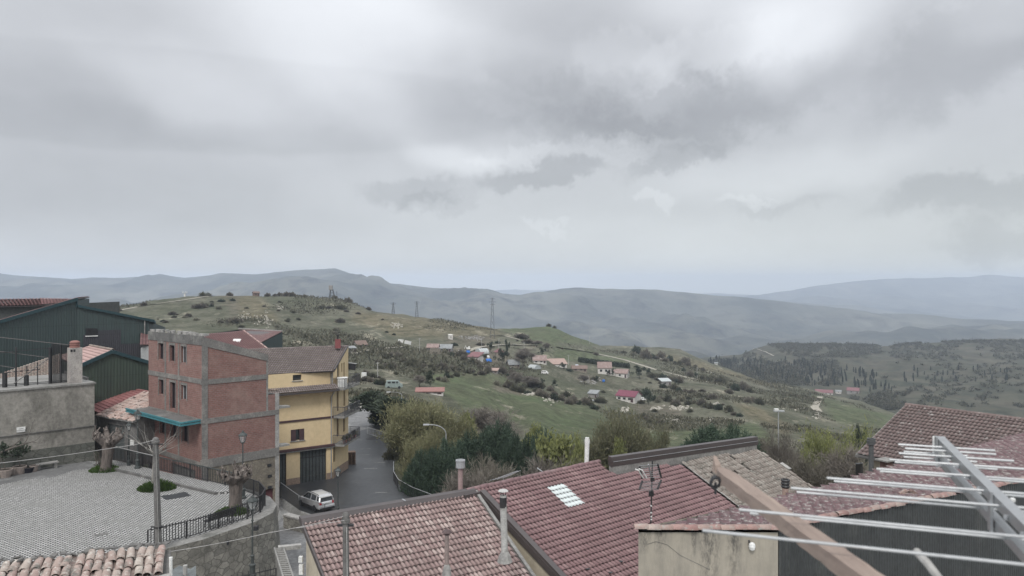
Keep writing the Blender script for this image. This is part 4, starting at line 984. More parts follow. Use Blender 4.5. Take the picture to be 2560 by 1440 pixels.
slabquad('lean_to_roof', [g(A1, zA1b + .25) + nq * .3, g(A2, zA2 + .2) + nq * .3 + (A2 - A1).normalized() * .5, g(A2 + Vector((-2, 5, 0)), zA2 - .3) + (A2 - A1).normalized() * .5, g(A1 + Vector((-2, 5, 0)), zA1b - .3)], .3, green_trim, t)
tiled('roof', g(A1k, zA1 + .3), g(A1, zA1 + .3) + nq * .15, g(A0, zA0 + .3) + nq * .15, g(A0k, zA0 + .3), .3, .4, redtile, t)
MB().bar(g(A0, zA0 + .1) + nq * .2, g(A1, zA1 + .1) + nq * .2, .1, .36).build('verge', green_trim, t); MB().bar(g(A1, zA1b - .05) + nq * .05, g(A1, zA1 + .25) + nq * .05, .14, .2).build('corner_trim', green_trim, t)
d2 = (g(A2, 0) - g(A1, 0)).normalized(); n2 = Vector((d2.y, -d2.x, 0)); a1 = (A1.x, A1.y); a2 = (A2.x, A2.y)
def onw(u, v, out=.04):
    s = swall(a1, a2, u); return Vector((A1.x, A1.y, 0)) + d2 * s + n2 * out + UP * zat(a1, a2, s, v)
mb = MB(); mb.face([onw(208, 862), onw(302, 868), onw(302, 824), onw(245, 826), onw(208, 838)]); mb.build('patch_sheet', purple_sheet, t)
mb = MB(); mb.face([onw(208, 930, .03), onw(360, 930, .03), onw(360, 858, .03), onw(208, 864, .03)]); mb.build('patch_sheet', purple_sheet, t)
mb = MB(); mb.face([onw(214, 839, .07), onw(243, 839, .07), onw(243, 821, .07), onw(214, 820, .07)]); w = mb.build('window', dark_pane, t)
MB().bar(onw(213, 840.5, .1), onw(244, 839.5, .1), .2, .1).build('sill', white_paint, w)
mb = MB(); 
for k in range(9): mb.bar(onw(216 + k * 3.2, 839, .1), onw(216 + k * 3.2, 821, .1), .05)
mb.build('grille', iron, w)
MB().tube([onw(361, 797, .15), onw(361, 900, .15)], .06, 6).build('downpipe', concrete_lt, t)
t2 = thing('warehouse', 'red roofed grey warehouse rising behind the left part of the green one', 'warehouse', P(60, 800, 100))
mb = MB(); k0, k1 = P(-140, 770, 96), P(112, 764, 104); mb.face([g(k0, -12), g(k1, -12), g(k1, P(0, 761, 104).z), g(k0, P(0, 769, 96).z)]); mb.face([g(k1, -12), g(k1 + Vector((3, 14, 0)), -12), g(k1 + Vector((3, 14, 0)), P(0, 758, 108).z), g(k1, P(0, 761, 104).z)]); mb.build('wall', mat('grey_green_wall', (.10, .105, .10)), t2)
tiled('roof', P(-160, 750, 101), P(100, 745, 107.2), P(108, 762, 103.3), P(-140, 769, 95.6), .45, .5, redtile, t2, amp=.05, lip=.05)
tiled('roof', P(100, 745, 107.2), P(190, 746.5, 108), P(196, 754, 104.4), P(104, 761, 103.4), .4, .5, redtile, t2, amp=.04, lip=.04)
# second green gabled building
t = thing('gabled_house', 'green sheet clad house with low gable and faded pink tiled roof', 'house', P(290, 1000, 72))
ap, le, ri = P(283, 881, 72), P(196, 920, 70), P(374, 908, 74.5)
rb_, lb_ = P(225, 869, 82), P(140, 896, 80)
mb = MB(); mb.face([g(le, -14.5), g(ri, -14.5), ri, ap, le]); mb.face([g(lb_, -14.5), g(le, -14.5), le, lb_]); mb.build('wall', green_sheet2, t)
o_ = Vector((0, -.18, .1))
MB().bar(le + o_, ap + o_, .2, .32).build('verge', green_trim, t); MB().bar(ap + o_, ri + o_ , .2, .32).build('verge', green_trim, t)
tiled('roof', ap + UP * .18, rb_ + UP * .18, lb_ + UP * .18, le + UP * .18, .3, .42, pinktile, t, amp=.04, lip=.05)
tiled('roof', rb_ + UP * .18, ap + UP * .18, ri + UP * .18, ri + (rb_ - ap) + UP * .18, .3, .42, pinktile, t)
d_ = ridgecaps(ap + UP * .25, rb_ + UP * .25, .14, .4, 9); roofobj('ridge', d_, oldtile, t)
# old grey tiled roof seen through the pergola
t = thing('low_house', 'low house with grey old tiled roof behind the terrace pergola', 'house', P(60, 980, 71))
tiled('roof', P(150, 884, 78), P(-60, 955, 70), P(-60, 1010, 66), P(150, 950, 72), .32, .42, oldtile, t, amp=.05, lip=.05)
mb = MB(); mb.face([P(-60, 1010, 66.2), P(155, 948, 72.2), P(155, 1020, 72.2), P(-60, 1100, 66.2)]); mb.build('wall', plaster_old, t)
# white sliver between the green warehouse and the brick house
t = thing('white_house', 'white house with red roof glimpsed between green warehouse and brick building', 'house', P(365, 900, 88))
a_, b_ = P(352, 940, 86), P(372, 940, 88); mb = MB(); mb.prism([(a_.x, a_.y), (b_.x, b_.y), (b_.x - 2, b_.y + 6), (a_.x - 2, a_.y + 6)], -14, P(0, 868, 87).z); mb.build('wall', white_paint, t)
tiled('roof', P(352, 830, 93), P(374, 834, 94), P(374, 862, 87), P(350, 862, 86), .3, .4, redtile, t)
# garage with patched roof
t = thing('garage', 'grey garage with roller shutter under a patched old tiled roof', 'garage', P(300, 1130, 66))
ga, gb = P(249, 1036, 67.5), P(344, 1053, 64.3); gz_ = -11.6; ga.z = gb.z = gz_
gd_ = (gb - ga).normalized(); gn = Vector((gd_.y, -gd_.x, 0)); gbk = -gn * 5.0
GA, GB = (ga.x, ga.y), (gb.x, gb.y); Lg = (gb - ga).length
s0, s1 = swall(GA, GB, 268), swall(GA, GB, 311)
mb = MB(); wall(mb, GA, GB, -15.4, gz_, [(s0, s1, -15.2, -12.25)], .2); mb.face([g(gb, -15.4), g(gb + gbk, -15.4), g(gb + gbk, gz_ + 1.7), g(gb, gz_)]); mb.face([g(ga + gbk, -15.4), g(ga, -15.4), g(ga, gz_), g(ga + gbk, gz_ + 1.7)]); mb.build('wall', mat('grey_render', (.16, .155, .15), (.12, .117, .113), .6, (.2, .195, .185), .4), t)
mb = MB(); i = -gn * .15
for k in range(22):
    z0, z1 = -15.2 + k * .134, -15.2 + (k + 1) * .134; a_, b_ = ga + gd_ * s0 + i, ga + gd_ * s1 + i; mb.face([g(a_, z0), g(b_, z0), g(b_ + gn * .04, z1 - .02), g(a_ + gn * .04, z1 - .02)]); mb.face([g(a_ + gn * .04, z1 - .02), g(b_ + gn * .04, z1 - .02), g(b_, z1), g(a_, z1)])
mb.build('roller_shutter', mat('grey_shutter', (.115, .125, .125), (.09, .10, .10), 1, rough=.55), t)
rs_ = (-gn * 4.2 + UP * 1.45).normalized() * -1
top_ = ga + gn * .25 - gn * 4.45 + UP * 1.55
d_ = coppi(top_, gd_, ((ga + gn * .3 - UP * .02) - top_).normalized(), Lg + .1, 4.9, seed=12, jit=1.9, miss=.08, w=.24, tl=.4, r=.1); roofobj('roof', d_, tilemat('patched_tiles', (.40, .27, .23), (.45, .35, .31), (.50, .43, .39), (.13, .12, .11), .56, .66, 2.0), t)
slabquad('roof_board', [ga + gn * .3 + UP * -.02, gb + gn * .3 + UP * -.02, gb - gn * 4.4 + UP * 1.5, ga - gn * 4.4 + UP * 1.5], .12, concrete_dark, t)
MB().tube([ga + gn * .4 - gd_ * .2 + UP * -.05, gb + gn * .4 + gd_ * .1 + UP * -.05], .08, 6).build('gutter', concrete_dark, t)
MB().tube([ga + gn * .3 - gd_ * .15 + UP * -.1, ga + gn * .2 - gd_ * .15 + UP * -2.0], .06, 6).build('downpipe', concrete_lt, t)
p = ga + gd_ * (s1 + 1.25) + gn * .04 + UP * -1.9; MB().box(p, (.55, .05, .45), math.atan2(gd_.y, gd_.x)).build('notice_board', white_paint, t)
t = thing('red_roof_house', 'low house with ribbed red metal roof tucked behind the garage', 'house', P(290, 1010, 71))
q = [P(228, 1006, 70.5), P(246, 1030, 67.8), P(356, 985, 71.6), P(372, 979, 73.2), P(305.6, 968, 75)]
redrib = mat('red_metal_roof', (.27, .125, .12), (.23, .105, .10), .8, rough=.55)
mb = MB(); A_, B_, C_, D_ = P(205, 1012, 71.5), P(246, 1032, 67.8), P(374, 981.5, 72.6), P(305.6, 968, 75)
mb.face([D_, A_, B_]); mb.face([D_, B_, P(356, 985, 71.4)]); mb.face([D_, P(356, 985, 71.4), C_]); 
nn_ = (B_ - A_).cross(D_ - A_).normalized(); nn_ = nn_ if nn_.z > 0 else -nn_
for k in range(12):
    p, q_ = A_.lerp(D_, k / 11.5), B_.lerp(P(360, 983.5, 71.6), k / 11.5); mb.bar(p + nn_ * .03, q_ + nn_ * .03, .06, .08)
mb.build('roof', redrib, t); MB().bar(D_ + UP * .05, C_ + UP * .08, .3, .1).build('ridge', redrib, t)
mb = MB(); mb.face([g(A_, -15), g(B_, -15), B_ - UP * .05, A_ - UP * .05]); mb.face([g(B_, -15), g(C_, -15), C_ - UP * .1, B_ - UP * .05]); mb.build('wall', concrete_dark, t)
# red roofed green building behind the brick house
t = thing('hipped_warehouse', 'green walled warehouse with two red roof slopes behind the brick building', 'warehouse', P(600, 880, 100))
a_, b_, c_, d0_ = P(478, 838, 100), P(608, 827, 108), P(668, 873, 97), P(500, 880, 90)
tiled('roof', a_, b_, c_, d0_, .35, .5, redtile, t, amp=.04, lip=.04)
f_, g_, h_ = P(706, 828.5, 108), P(652, 856.5, 101.5), P(596, 822.5, 112)
tiled('roof', h_, f_, g_, P(606, 829, 108), .35, .5, tilemat('dull_red_tiles', (.22, .13, .13), (.25, .155, .15), (.29, .2, .19)), t, amp=.03, lip=.03)
MB().bar(h_ + UP * .08, f_ + UP * .08, .2, .15).build('ridge', concrete_lt, t); MB().bar(b_ + UP * .1, c_ + UP * .1, .2, .12).build('hip', pinktile, t)
mb = MB(); mb.face([g(c_ + Vector((-.2, .3, 0)), -16), g(f_, -16), f_ - UP * .12, g_ - UP * .12, c_ - UP * .1]); mb.face([g(f_, -16), g(h_, -16), h_ - UP * .1, f_ - UP * .1]); mb.face([g(h_, -16), g(a_, -16), a_ - UP * .1, h_ - UP * .1]); mb.build('wall', green_sheet, t)
sp = P(590, 857, 99.5); MB().box(sp + Vector((0, 0, .15)), (1.0, 1.2, .1), .7, M=Matrix.Rotation(.5, 3, 'X')).build('skylight', white_paint, t)

# ---------------------------------------------------------------- terrace house with pergola (left edge)
t = thing('terrace_house', 'grey rendered house with flat roof terrace, iron pergola and tall chimney', 'house', P(120, 1160, 62))
h0, h1 = Vector((-55.4, 45.4, 0)), Vector((-35.6, 64.8, 0)); hd = (h1 - h0).normalized(); hn = Vector((hd.y, -hd.x, 0)); HT = -8.38
mb = MB(); wall(mb, (h0.x, h0.y), (h1.x, h1.y), PLZ - .3, HT - .15); bk = -hn * 9; mb.face([g(h1, PLZ - .3), g(h1 + bk, PLZ - .3), g(h1 + bk, HT - .15), g(h1, HT - .15)]); mb.build('wall', plaster_old, t)
mb = MB(); wall(mb, tuple((h0 + hn * .1)[:2]), tuple((h1 + hn * .1)[:2]), PLZ - .3, PLZ + 1.55); mb.face([g(h0, PLZ + 1.55), g(h0 + hn * .1, PLZ + 1.55), g(h1 + hn * .1, PLZ + 1.55), g(h1, PLZ + 1.55)][::-1]); mb.build('stone_footing', stonemat('mossy_footing', (.17, .17, .15), (.11, .115, .10), (.07, .07, .06), 1.6), t)
MB().bar(h0 + hn * .05 + UP * (PLZ + 2.85), h1 + hn * .05 + UP * (PLZ + 2.95), .1, .06).build('string_course', concrete_dark, t)
MB().hexa([p + UP * (HT - .15) for p in (h0 + hn * .12, h1 + hn * .12 + hd * .1, h1 + bk + hd * .1, h0 + bk)], [p + UP * HT for p in (h0 + hn * .12, h1 + hn * .12 + hd * .1, h1 + bk + hd * .1, h0 + bk)]).build('terrace_slab', concrete, t)
MB().bar(h1 - hn * 2.2 + hd * .05 + UP * (HT + .1), h1 - hn * 9 + UP * (HT + .1), .2, .25).build('parapet', concrete_dark, t)
hw0, hw1 = (h0 - hn * .9), (h1 - hn * .9)
def onh(u, v, off=0.0):
    p, q_ = h0 - hn * (1.6 + off), h1 - hn * (1.6 + off); s = swall((p.x, p.y), (q_.x, q_.y), u); return p + hd * s + UP * zat((p.x, p.y), (q_.x, q_.y), s, v)
def tb(u, v, off=0.0): r_ = onh(u, v, off); r_.z = HT; return r_
cb = tb(187, 950, -.6); cz0 = (HZ - 869) / F * cb.y
c = MB(); c.box((cb.x, cb.y, (HT + cz0) / 2), (.95, .8, cz0 - HT), math.atan2(hd.y, hd.x)); ch = c.build('chimney', mat('pale_chimney_render', (.42, .39, .36), (.33, .31, .29), 1.2, (.25, .23, .22), .9), t)
terr = mat('terracotta', (.28, .14, .12), (.22, .115, .10), 4, rough=.8)
MB().lathe((cb.x, cb.y, cz0), [(.40, 0), (.40, .14), (.34, .16), (.34, .2), (.40, .22), (.40, .32), (.34, .34), (.34, .38), (.40, .4), (.38, .5), (.26, .58), (0, .62)], 14).build('chimney_cap', terr, ch)
for u in (176.5, 183):
    s_ = (u - 187) / F * cb.y; MB().box((cb.x + hd.x * s_ + hn.x * .4, cb.y + hd.y * s_ + hn.y * .4, cz0 - .22), (.14, .06, .2), math.atan2(hd.y, hd.x)).build('flue_opening', dark_pane, ch)
mb = MB()
for u, v, w in ((40, 868, .1), (67, 915, .06), (94, 906, .06), (125, 868, .16), (152, 862, .1), (172, 860, .08)): mb.bar(tb(u, 0), onh(u, v), w)
for u in (12, 66): mb.bar(tb(u, 0), onh(u, 932 if u == 12 else 938), .26)
mb.build('pergola_posts', iron, t)
mb = MB()
for i in range(15): u = 130 + i * 3.0; mb.bar(tb(u, 0), onh(u, 859 + .12 * (u - 130)), .05)
for (u0, v0, u1, v1) in ((-20, 884, 130, 869.5), (-20, 935, 100, 923), (-20, 963, 168, 951), (-20, 966.5, 168, 954)): mb.bar(onh(u0, v0), onh(u1, v1), .05)
mb.build('pergola_bars', iron, t)
mb = MB()
for (u0, v0, u1, v1, o0, o1) in ((-20, 841, 172, 862, 0, 0), (-20, 876, 122, 894, 0, .3), (-20, 911, 38, 920, 0, .2), (32, 961, 122, 896, -.1, .0)): mb.bar(onh(u0, v0, o0), onh(u1, v1, o1), .06)
mb.build('pergola_rails', mat('grey_rail', (.17, .16, .155)), t)
def onf(u, v, out=.06):
    s = swall((h0.x, h0.y), (h1.x, h1.y), u); return h0 + hd * s + hn * out + UP * zat((h0.x, h0.y), (h1.x, h1.y), s, v)
a_, b_ = onf(41, 1074.5), onf(63, 1072.5); mid = (a_ + b_) / 2
pq = MB().box(mid, ((b_ - a_).length, .04, .40), math.atan2(hd.y, hd.x)).build('street_plaque', white_paint, t)
mb = MB()                                                               # two rows of small grey lettering, too small to read
for zr, wid_, n_ in ((.06, .3, 5), (-.07, .62, 10)):
    for k in range(n_): mb.box(mid + hn * .025 + hd * (-wid_ / 2 + wid_ * (k + .5) / n_) + UP * zr, (wid_ / n_ * .62, .01, .05), math.atan2(hd.y, hd.x))
mb.build('lettering', concrete_dark, pq)

# ---------------------------------------------------------------- plaza furniture
# concrete poles
pole_m = mat('pole_concrete', (.17, .165, .16), (.12, .115, .11), 1.5, (.08, .08, .075), 1.2, rough=.9)
def conc_pole(label, u, v_top, d, zb, r0, r1, lean=0, band=None):
    top = P(u, v_top, d); t = thing('concrete_pole', label, 'utility pole', (top.x + lean, top.y, zb), group='concrete utility poles')
    b0 = Vector((top.x + lean, top.y, zb))
    MB().tube([b0, top - UP * .35], r1, 12, r2=r0).build('pole', pole_m, t)
    MB().lathe(top - UP * .36, [(r0 * 1.0, 0), (r0 * 1.45, .02), (r0 * 1.45, .12), (r0 * 1.2, .14), (r0 * 1.15, .24), (r0 * .7, .33), (0, .36)], 12).build('cap', pole_m, t)
    MB().bar(top + Vector((-r0 * 2.6, 0, -.42)), top + Vector((r0 * 2.6, 0, -.42)), .09, .07).build('crossarm', iron, t)
    if band is not None: MB().lathe(b0 + UP * band, [(r1 * 1.12, 0), (r1 * 1.12, .08)], 12).build('band', iron, t); MB().bar(b0 + UP * (band + .04) - Vector((.42, 0, 0)), b0 + UP * (band + .04) + Vector((.42, 0, 0)), .07, .07).build('band_bracket', iron, t)
    MB().tube([top + Vector((r0 * .6, -r0 * 1.05, -.45)), b0 + Vector((r1 * .5, -r1 * 1.05, .4))], .012, 5).build('cable', pvc, t)
    return t
conc_pole('grey concrete pole standing in the corner of the paved plaza', 389, 1092, 42.9, PLZ, .15, .19, .17, 1.25)
conc_pole('grey concrete pole rising in front of the pink tiled roof', 864, 1279, 23.5, -20, .095, .125, .12)
# lantern posts
def lantern_post(hgt=4.7):
    t = thing('lantern_post', '', 'street lamp')
    MB().lathe((0, 0, 0), [(.24, 0), (.24, .12), (.17, .18), (.15, .55), (.19, .6), (.19, .68), (.1, .74), (.085, 1.1), (.12, 1.14), (.12, 1.2), (.07, 1.26)], 12).build('base', lampiron, t, False)
    MB().tube([(0, 0, 1.2), (0, 0, hgt - .85)], .055, 8, r2=.04).build('pole', lampiron, t, False)
    MB().lathe((0, 0, hgt - 1.5), [(.04, 0), (.075, .03), (.075, .09), (.04, .12)], 10).build('collar', lampiron, t, False)
    z = hgt - .85
    ln = MB(); 
    for k in range(4):
        a = math.pi / 4 + k * math.pi / 2; c_, s_ = math.cos(a), math.sin(a); b2 = a + math.pi / 2
        ln.bar((.14 * c_, .14 * s_, z + .06), (.3 * c_, .3 * s_, z + .56), .035); ln.bar((0, 0, z - .05), (.14 * c_, .14 * s_, z + .06), .03); ln.bar((.3 * c_, .3 * s_, z + .56), (.3 * math.cos(b2), .3 * math.sin(b2), z + .56), .045); ln.bar((.14 * c_, .14 * s_, z + .06), (.14 * math.cos(b2), .14 * math.sin(b2), z + .06), .035)
    l_ = ln.build('lantern', lampiron, t, False)
    mb = MB(); r4 = lambda r, z_: [Vector((r * math.cos(math.pi / 4 + k * math.pi / 2), r * math.sin(math.pi / 4 + k * math.pi / 2), z_)) for k in range(4)]
    mb.hexa(r4(.34, z + .58), r4(.14, z + .76)); mb.build('lantern_roof', lampiron, l_, False)
    MB().lathe((0, 0, z + .76), [(.08, 0), (.08, .06), (.05, .09), (.03, .14), (0, .18)], 8).build('finial', lampiron, l_, False)
    mb = MB(); a_, b_ = r4(.13, z + .07), r4(.285, z + .55)
    for k in range(4): mb.face([a_[k], a_[(k + 1) % 4], b_[(k + 1) % 4], b_[k]])
    m_ = MATS.get('lantern_glass') or newmat('lantern_glass')[0]
    bs = m_.node_tree.nodes['Principled BSDF'] if 'Principled BSDF' in m_.node_tree.nodes else [n for n in m_.node_tree.nodes if n.type == 'BSDF_PRINCIPLED'][0]
    bs.inputs['Base Color'].default_value = (.6, .62, .62, 1); bs.inputs['Roughness'].default_value = .3; bs.inputs['Alpha'].default_value = .28
    mb.build('glass', m_, l_, False)
    return t
L0 = lantern_post()
spots = [(607, 1246, 53.2, PLZ, 'iron lantern post standing behind the big pollard tree'), (322, 1168, 62.2, PLZ, 'thin lantern post in front of the grey garage shutter'),
         (344, 1174, 61.2, PLZ + .16, 'lantern post on the raised walk at the left end of the railing'), (631, 1437, 44.8, -17.2, 'lantern post on the lower terrace in front of the stone wall'),
         (845, 1300, 66.5, RZ, 'lantern post beside the parked silver car')]
for i, (u, v, d, z, lb) in enumerate(spots):
    p = P(u, v, d); o = L0 if i == 0 else dup(L0, (p.x, p.y, z), .4 * i)
    o.location = (p.x, p.y, z); o['label'] = lb; o['group'] = 'iron lantern posts'
    if i == 1: o.scale = (.9, .9, .78)
# curved tall road lamps
def road_lamp(hgt=8.3, arm=1.9):
    t = thing('street_lamp', '', 'street lamp')
    MB().tube([(0, 0, 0), (0, 0, hgt - 1.0)], .085, 8, r2=.06).build('pole', galv, t, False)
    MB().tube([(-arm * (1 - math.cos(a)) * .85, 0, hgt - 1.0 + math.sin(a)) for a in [math.pi / 2 * k / 7 for k in range(8)]] + [(-arm, 0, hgt)], .05, 7).build('arm', galv, t, False)
    MB().hexa([Vector(p) for p in ((-arm - .62, -.13, hgt - .05), (-arm + .05, -.1, hgt - .05), (-arm + .05, .1, hgt - .05), (-arm - .62, .13, hgt - .05))], [Vector(p) for p in ((-arm - .58, -.09, hgt + .1), (-arm + .05, -.07, hgt + .1), (-arm + .05, .07, hgt + .1), (-arm - .58, .09, hgt + .1))]).build('lamp_head', galv, t, False)
    return t
R0 = road_lamp()
for i, (u, vt, d, zb, lb) in enumerate(((1115, 1062, 84, -24, 'tall curved street lamp in front of the dark pines'), (994.5, 1001, 112, -21.3, 'curved street lamp beside the brown willow by the road bend'), (1004.5, 980, 124, -21.3, 'farther curved street lamp behind the roadside pine'))):
    p = P(u, vt, d); o = R0 if i == 0 else dup(R0, (p.x, p.y, zb)); o.location = (p.x, p.y, zb); o.scale = (1, 1, (p.z - zb) / 8.3); o['label'] = lb; o['group'] = 'curved street lamps'
t = thing('street_lamp', 'slim T topped street lamp rising behind the mossy old roof', 'street lamp', (P(1946, 1028, 74).x, 74, -22))
p = P(1946, 1028, 74); MB().tube([(p.x, p.y, -22), p], .075, 8, r2=.05).build('pole', galv, t); MB().bar(p + Vector((-.45, 0, .02)), p + Vector((.55, 0, .02)), .3, .12).build('lamp_head', galv, t); MB().box(p + Vector((-.2, 0, .16)), (.4, .3, .18)).build('sensor', white_paint, t)

# bench
t = thing('bench', 'black iron slatted bench on the plaza by the near railing', 'bench', (-18.7, 46.6, PLZ)); 
ba, bb_ = Vector((-18.55, 46.4, PLZ)), Vector((-17.5, 48.1, PLZ)); bdv = (bb_ - ba).normalized(); bnv = Vector((-bdv.y, bdv.x, 0))
mb = MB()
for k in range(4): mb.bar(ba + bnv * (.12 + .12 * k) + UP * .45, bb_ + bnv * (.12 + .12 * k) + UP * .45, .09, .03)
mb.build('seat', iron, t); mb = MB()
for k in range(4): mb.bar(ba + bnv * (.02 - .03 * k) + UP * (.55 + .11 * k), bb_ + bnv * (.02 - .03 * k) + UP * (.55 + .11 * k), .03, .08)
mb.build('backrest', iron, t)
for e_ in (ba + bdv * .15, bb_ - bdv * .15): MB().tube([e_ + bnv * .55, e_ + bnv * .5 + UP * .42, e_ + bnv * .1 + UP * .42, e_ - bnv * .1 + UP * .95], .03, 6).build('leg', iron, t); MB().tube([e_ + bnv * .05, e_ + bnv * .1 + UP * .42], .03, 6).build('leg', iron, t); MB().tube([e_ + bnv * .5 + UP * .42, e_ + bnv * .5 + UP * .66, e_ + bnv * .0 + UP * .68], .025, 6).build('armrest', iron, t)
t = thing('stone_bench', 'pale stone slab bench against the foot of the grey wall', 'bench', PZ(110, 1170, PLZ))
s = swall((h0.x, h0.y), (h1.x, h1.y), 111); p = h0 + hd * s + hn * .75; ang = math.atan2(hd.y, hd.x)
MB().box((p.x, p.y, PLZ + .47), (1.6, .5, .1), ang).build('seat', concrete_lt, t)
for k in (-.6, .6): MB().box((p.x + hd.x * k, p.y + hd.y * k, PLZ + .21), (.22, .4, .42), ang).build('leg', concrete, t)
# flowerpots along the wall
pot_m = mat('pale_clay_pot', (.33, .28, .25), (.26, .22, .2), 3); pot_d = mat('dark_plastic_pot', (.03, .03, .04)); soil_m = mat('potting_soil', (.06, .05, .04))
POTS = []
for i, (u, r, h_, m_, lb) in enumerate(((3, .52, .62, pot_m, 'widest pale flowerpot with a rolled rim at the left edge of the plaza'), (26, .33, .52, pot_m, 'slim pale flowerpot between two larger ones by the grey wall'), (42, .5, .6, pot_m, 'large pale flowerpot holding the leafy shrub by the grey wall'), (62, .5, .42, pot_d, 'dark low plastic tub between the flowerpots by the grey wall'), (77, .33, .5, pot_m, 'pale flowerpot nearest the stone slab bench'))):
    s = swall((h0.x, h0.y), (h1.x, h1.y), u); p = h0 + hd * s + hn * (1.0 + (.5 if i == 0 else 0)); q = Vector((p.x, p.y, PLZ)); POTS.append(q)
    t = thing('flowerpot', lb, 'flowerpot', q, group='pots along the grey wall')
    MB().lathe(q, [(r * .68, 0), (r * .95, h_ * .85), (r, h_ * .86), (r, h_), (r * .88, h_), (r * .86, h_ * .9)], 14).build('pot', m_, t); MB().lathe(q + UP * (h_ * .9), [(r * .87, 0), (0, .03)], 14).build('soil', soil_m, t)
# iron plates and drains in the paving
for u, v, l, w, lb in ((440, 1240, 1.7, 1.3, 'dark square patch of asphalt in the plaza paving near the grass tuft'), (254, 1336, .7, .5, 'small grey drain cover in the middle of the plaza')):
    p = PZ(u, v, PLZ); tag(base_at(MB().box((p.x, p.y, PLZ + .006), (l, w, .012), .7).build('drain_cover', concrete_dark if w < 1 else asphalt), p), lb, 'drain cover')

# ---------------------------------------------------------------- overhead wires
wire_m = mat('wire', (.42, .41, .40), rough=.6); wire_d = mat('dark_wire', (.05, .05, .05))
def wire(label, pts, r, m, sag=.0, group='overhead wires'):
    q = []; 
    for a, b in zip(pts, pts[1:]):
        n = 8
        for i in range(n): t_ = i / n; p = a.lerp(b, t_); p = p - UP * (sag * 4 * t_ * (1 - t_)); q.append(p)
    q.append(pts[-1]); o = MB().tube(q, r, 5).build('overhead_wire', m); tag(base_at(o, pts[0]), label, 'wire', group)
wire('pale wire crossing the plaza to the top of the concrete pole', [P(-40, 1162, 36), P(300, 1117, 41.5), P(388, 1099, 42.8)], .016, wire_m, .05)
wire('short pale wire from the wall pollard to the raised walk', [P(282, 1114, 62.5), P(384, 1139, 42.9)], .018, wire_m, .02)
wire('pale wire running from the near tiled roof past the stone wall to the front pole', [P(-40, 1453, 21), P(424, 1379, 21.6), P(672, 1332, 22.6), P(858, 1291, 23.4)], .009, wire_m, .03)
wire('second wire hanging over the corner of the pink roof', [P(740, 1320, 22.8), P(800, 1308, 23.1), P(864, 1300, 23.4)], .008, wire_m, .02)
# ---------------------------------------------------------------- near roofs
cream = mat('cream_render', (.47, .42, .33), (.40, .355, .28), .6, (.31, .275, .225), .5, rough=.9, fine=.1)
def frame2(p, q, slope):
    """ridge p->q (horizontal), unit along ridge, unit down slope towards the camera"""
    e = (q - p); e.z = 0; L = e.length; e.normalize(); h = Vector((e.y, -e.x, 0)); s = (h - UP * slope).normalized(); return e, h, s, L
# pink roof house
t = thing('pink_roof_house', 'house with weathered pink clay tile roof and brown ridge flashing', 'house', (-5, 34, -20))
k_ = .92; pr0, pr1 = P(757, 1303, 36 * k_), P(1183, 1231, 41 * k_); pr0.z = pr1.z = -11.2 * k_
pe, ph, ps, pL = frame2(pr0, pr1, .50)
pn = pe.cross(ps); pn = pn if pn.z > 0 else -pn
pkw = pL / 42
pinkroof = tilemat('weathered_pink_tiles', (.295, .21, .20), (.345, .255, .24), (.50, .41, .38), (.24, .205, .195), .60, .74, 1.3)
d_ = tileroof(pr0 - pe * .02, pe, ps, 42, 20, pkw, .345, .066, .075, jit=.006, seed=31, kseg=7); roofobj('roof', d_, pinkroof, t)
slabquad('roof_board', [pr0 - pn * .05, pr0 + ps * 6.9 - pn * .05, pr1 + ps * 6.9 - pn * .05, pr1 - pn * .05], .12, brownmetal, t)
mb = MB(); u_ = pn * .16
mb.hexa([pr0 - pe * .12 - ph * .16 - UP * .1, pr0 - pe * .12 + ph * .30 + pn * .02 - UP * .06, pr1 + pe * .05 + ph * .30 + pn * .02 - UP * .06, pr1 + pe * .05 - ph * .16 - UP * .1], [pr0 - pe * .12 - ph * .14 + UP * .17, pr0 - pe * .12 + ph * .16 + UP * .14, pr1 + pe * .05 + ph * .16 + UP * .14, pr1 + pe * .05 - ph * .14 + UP * .17]); mb.build('ridge_flashing', brownmetal, t)
jp = pr0.lerp(pr1, .56); MB().bar(jp - pe * .03 + ph * .02 + UP * .165, jp + pe * .03 + ph * .02 + UP * .165, .34, .03).build('flashing_joint', galv, t)
MB().bar(pr0 - pe * .1 + pn * .0, pr0 - pe * .1 + ps * 7, .08, .2).build('verge', brownmetal, t)
MB().bar(pr1 + pe * .12 + pn * .02, pr1 + pe * .12 + ps * 7 + pn * .02, .16, .12).build('mortar_verge', concrete, t)
hx = lambda p, z: Vector((p.x, p.y, z))
w0, w1 = pr0 + pe * .15, pr0 + pe * .15 + ph * 6.2; w2, w3 = pr1 + pe * .1, pr1 + pe * .1 + ph * 6.2
mb = MB(); mb.face([hx(w0, -20.5), hx(w1, -20.5), hx(w1, w0.z - 3.2), hx(w0, w0.z - .1)]); mb.face([hx(w1, -20.5), hx(w3, -20.5), hx(w3, w0.z - 3.2), hx(w1, w0.z - 3.2)]); mb.face([hx(w3, -20.5), hx(w2, -20.5), hx(w2, w2.z - .1), hx(w3, w2.z - 3.2)]); mb.face([hx(w2, -20.5), hx(w0, -20.5), hx(w0, w0.z - .1), hx(w2, w0.z - .1)]); mb.build('wall', cream, t)
wp = w0 + ph * 3.1; MB().box((wp.x - .02, wp.y, -13.9), (.08, .7, 1.0), math.atan2(ph.y, ph.x) - math.pi / 2).build('window', dark_pane, t)
mb = MB(); mb.box((wp.x - .05, wp.y, -13.35), (.12, .9, .1), math.atan2(ph.y, ph.x) - math.pi / 2); mb.build('lintel', concrete_lt, t)
for u, v in ((752, 1398), (753, 1423)):
    p = P(u, v, 32.4); MB().box(p, (.16, .16, .24 if v < 1410 else .42)).build('meter_box', white_paint, t)
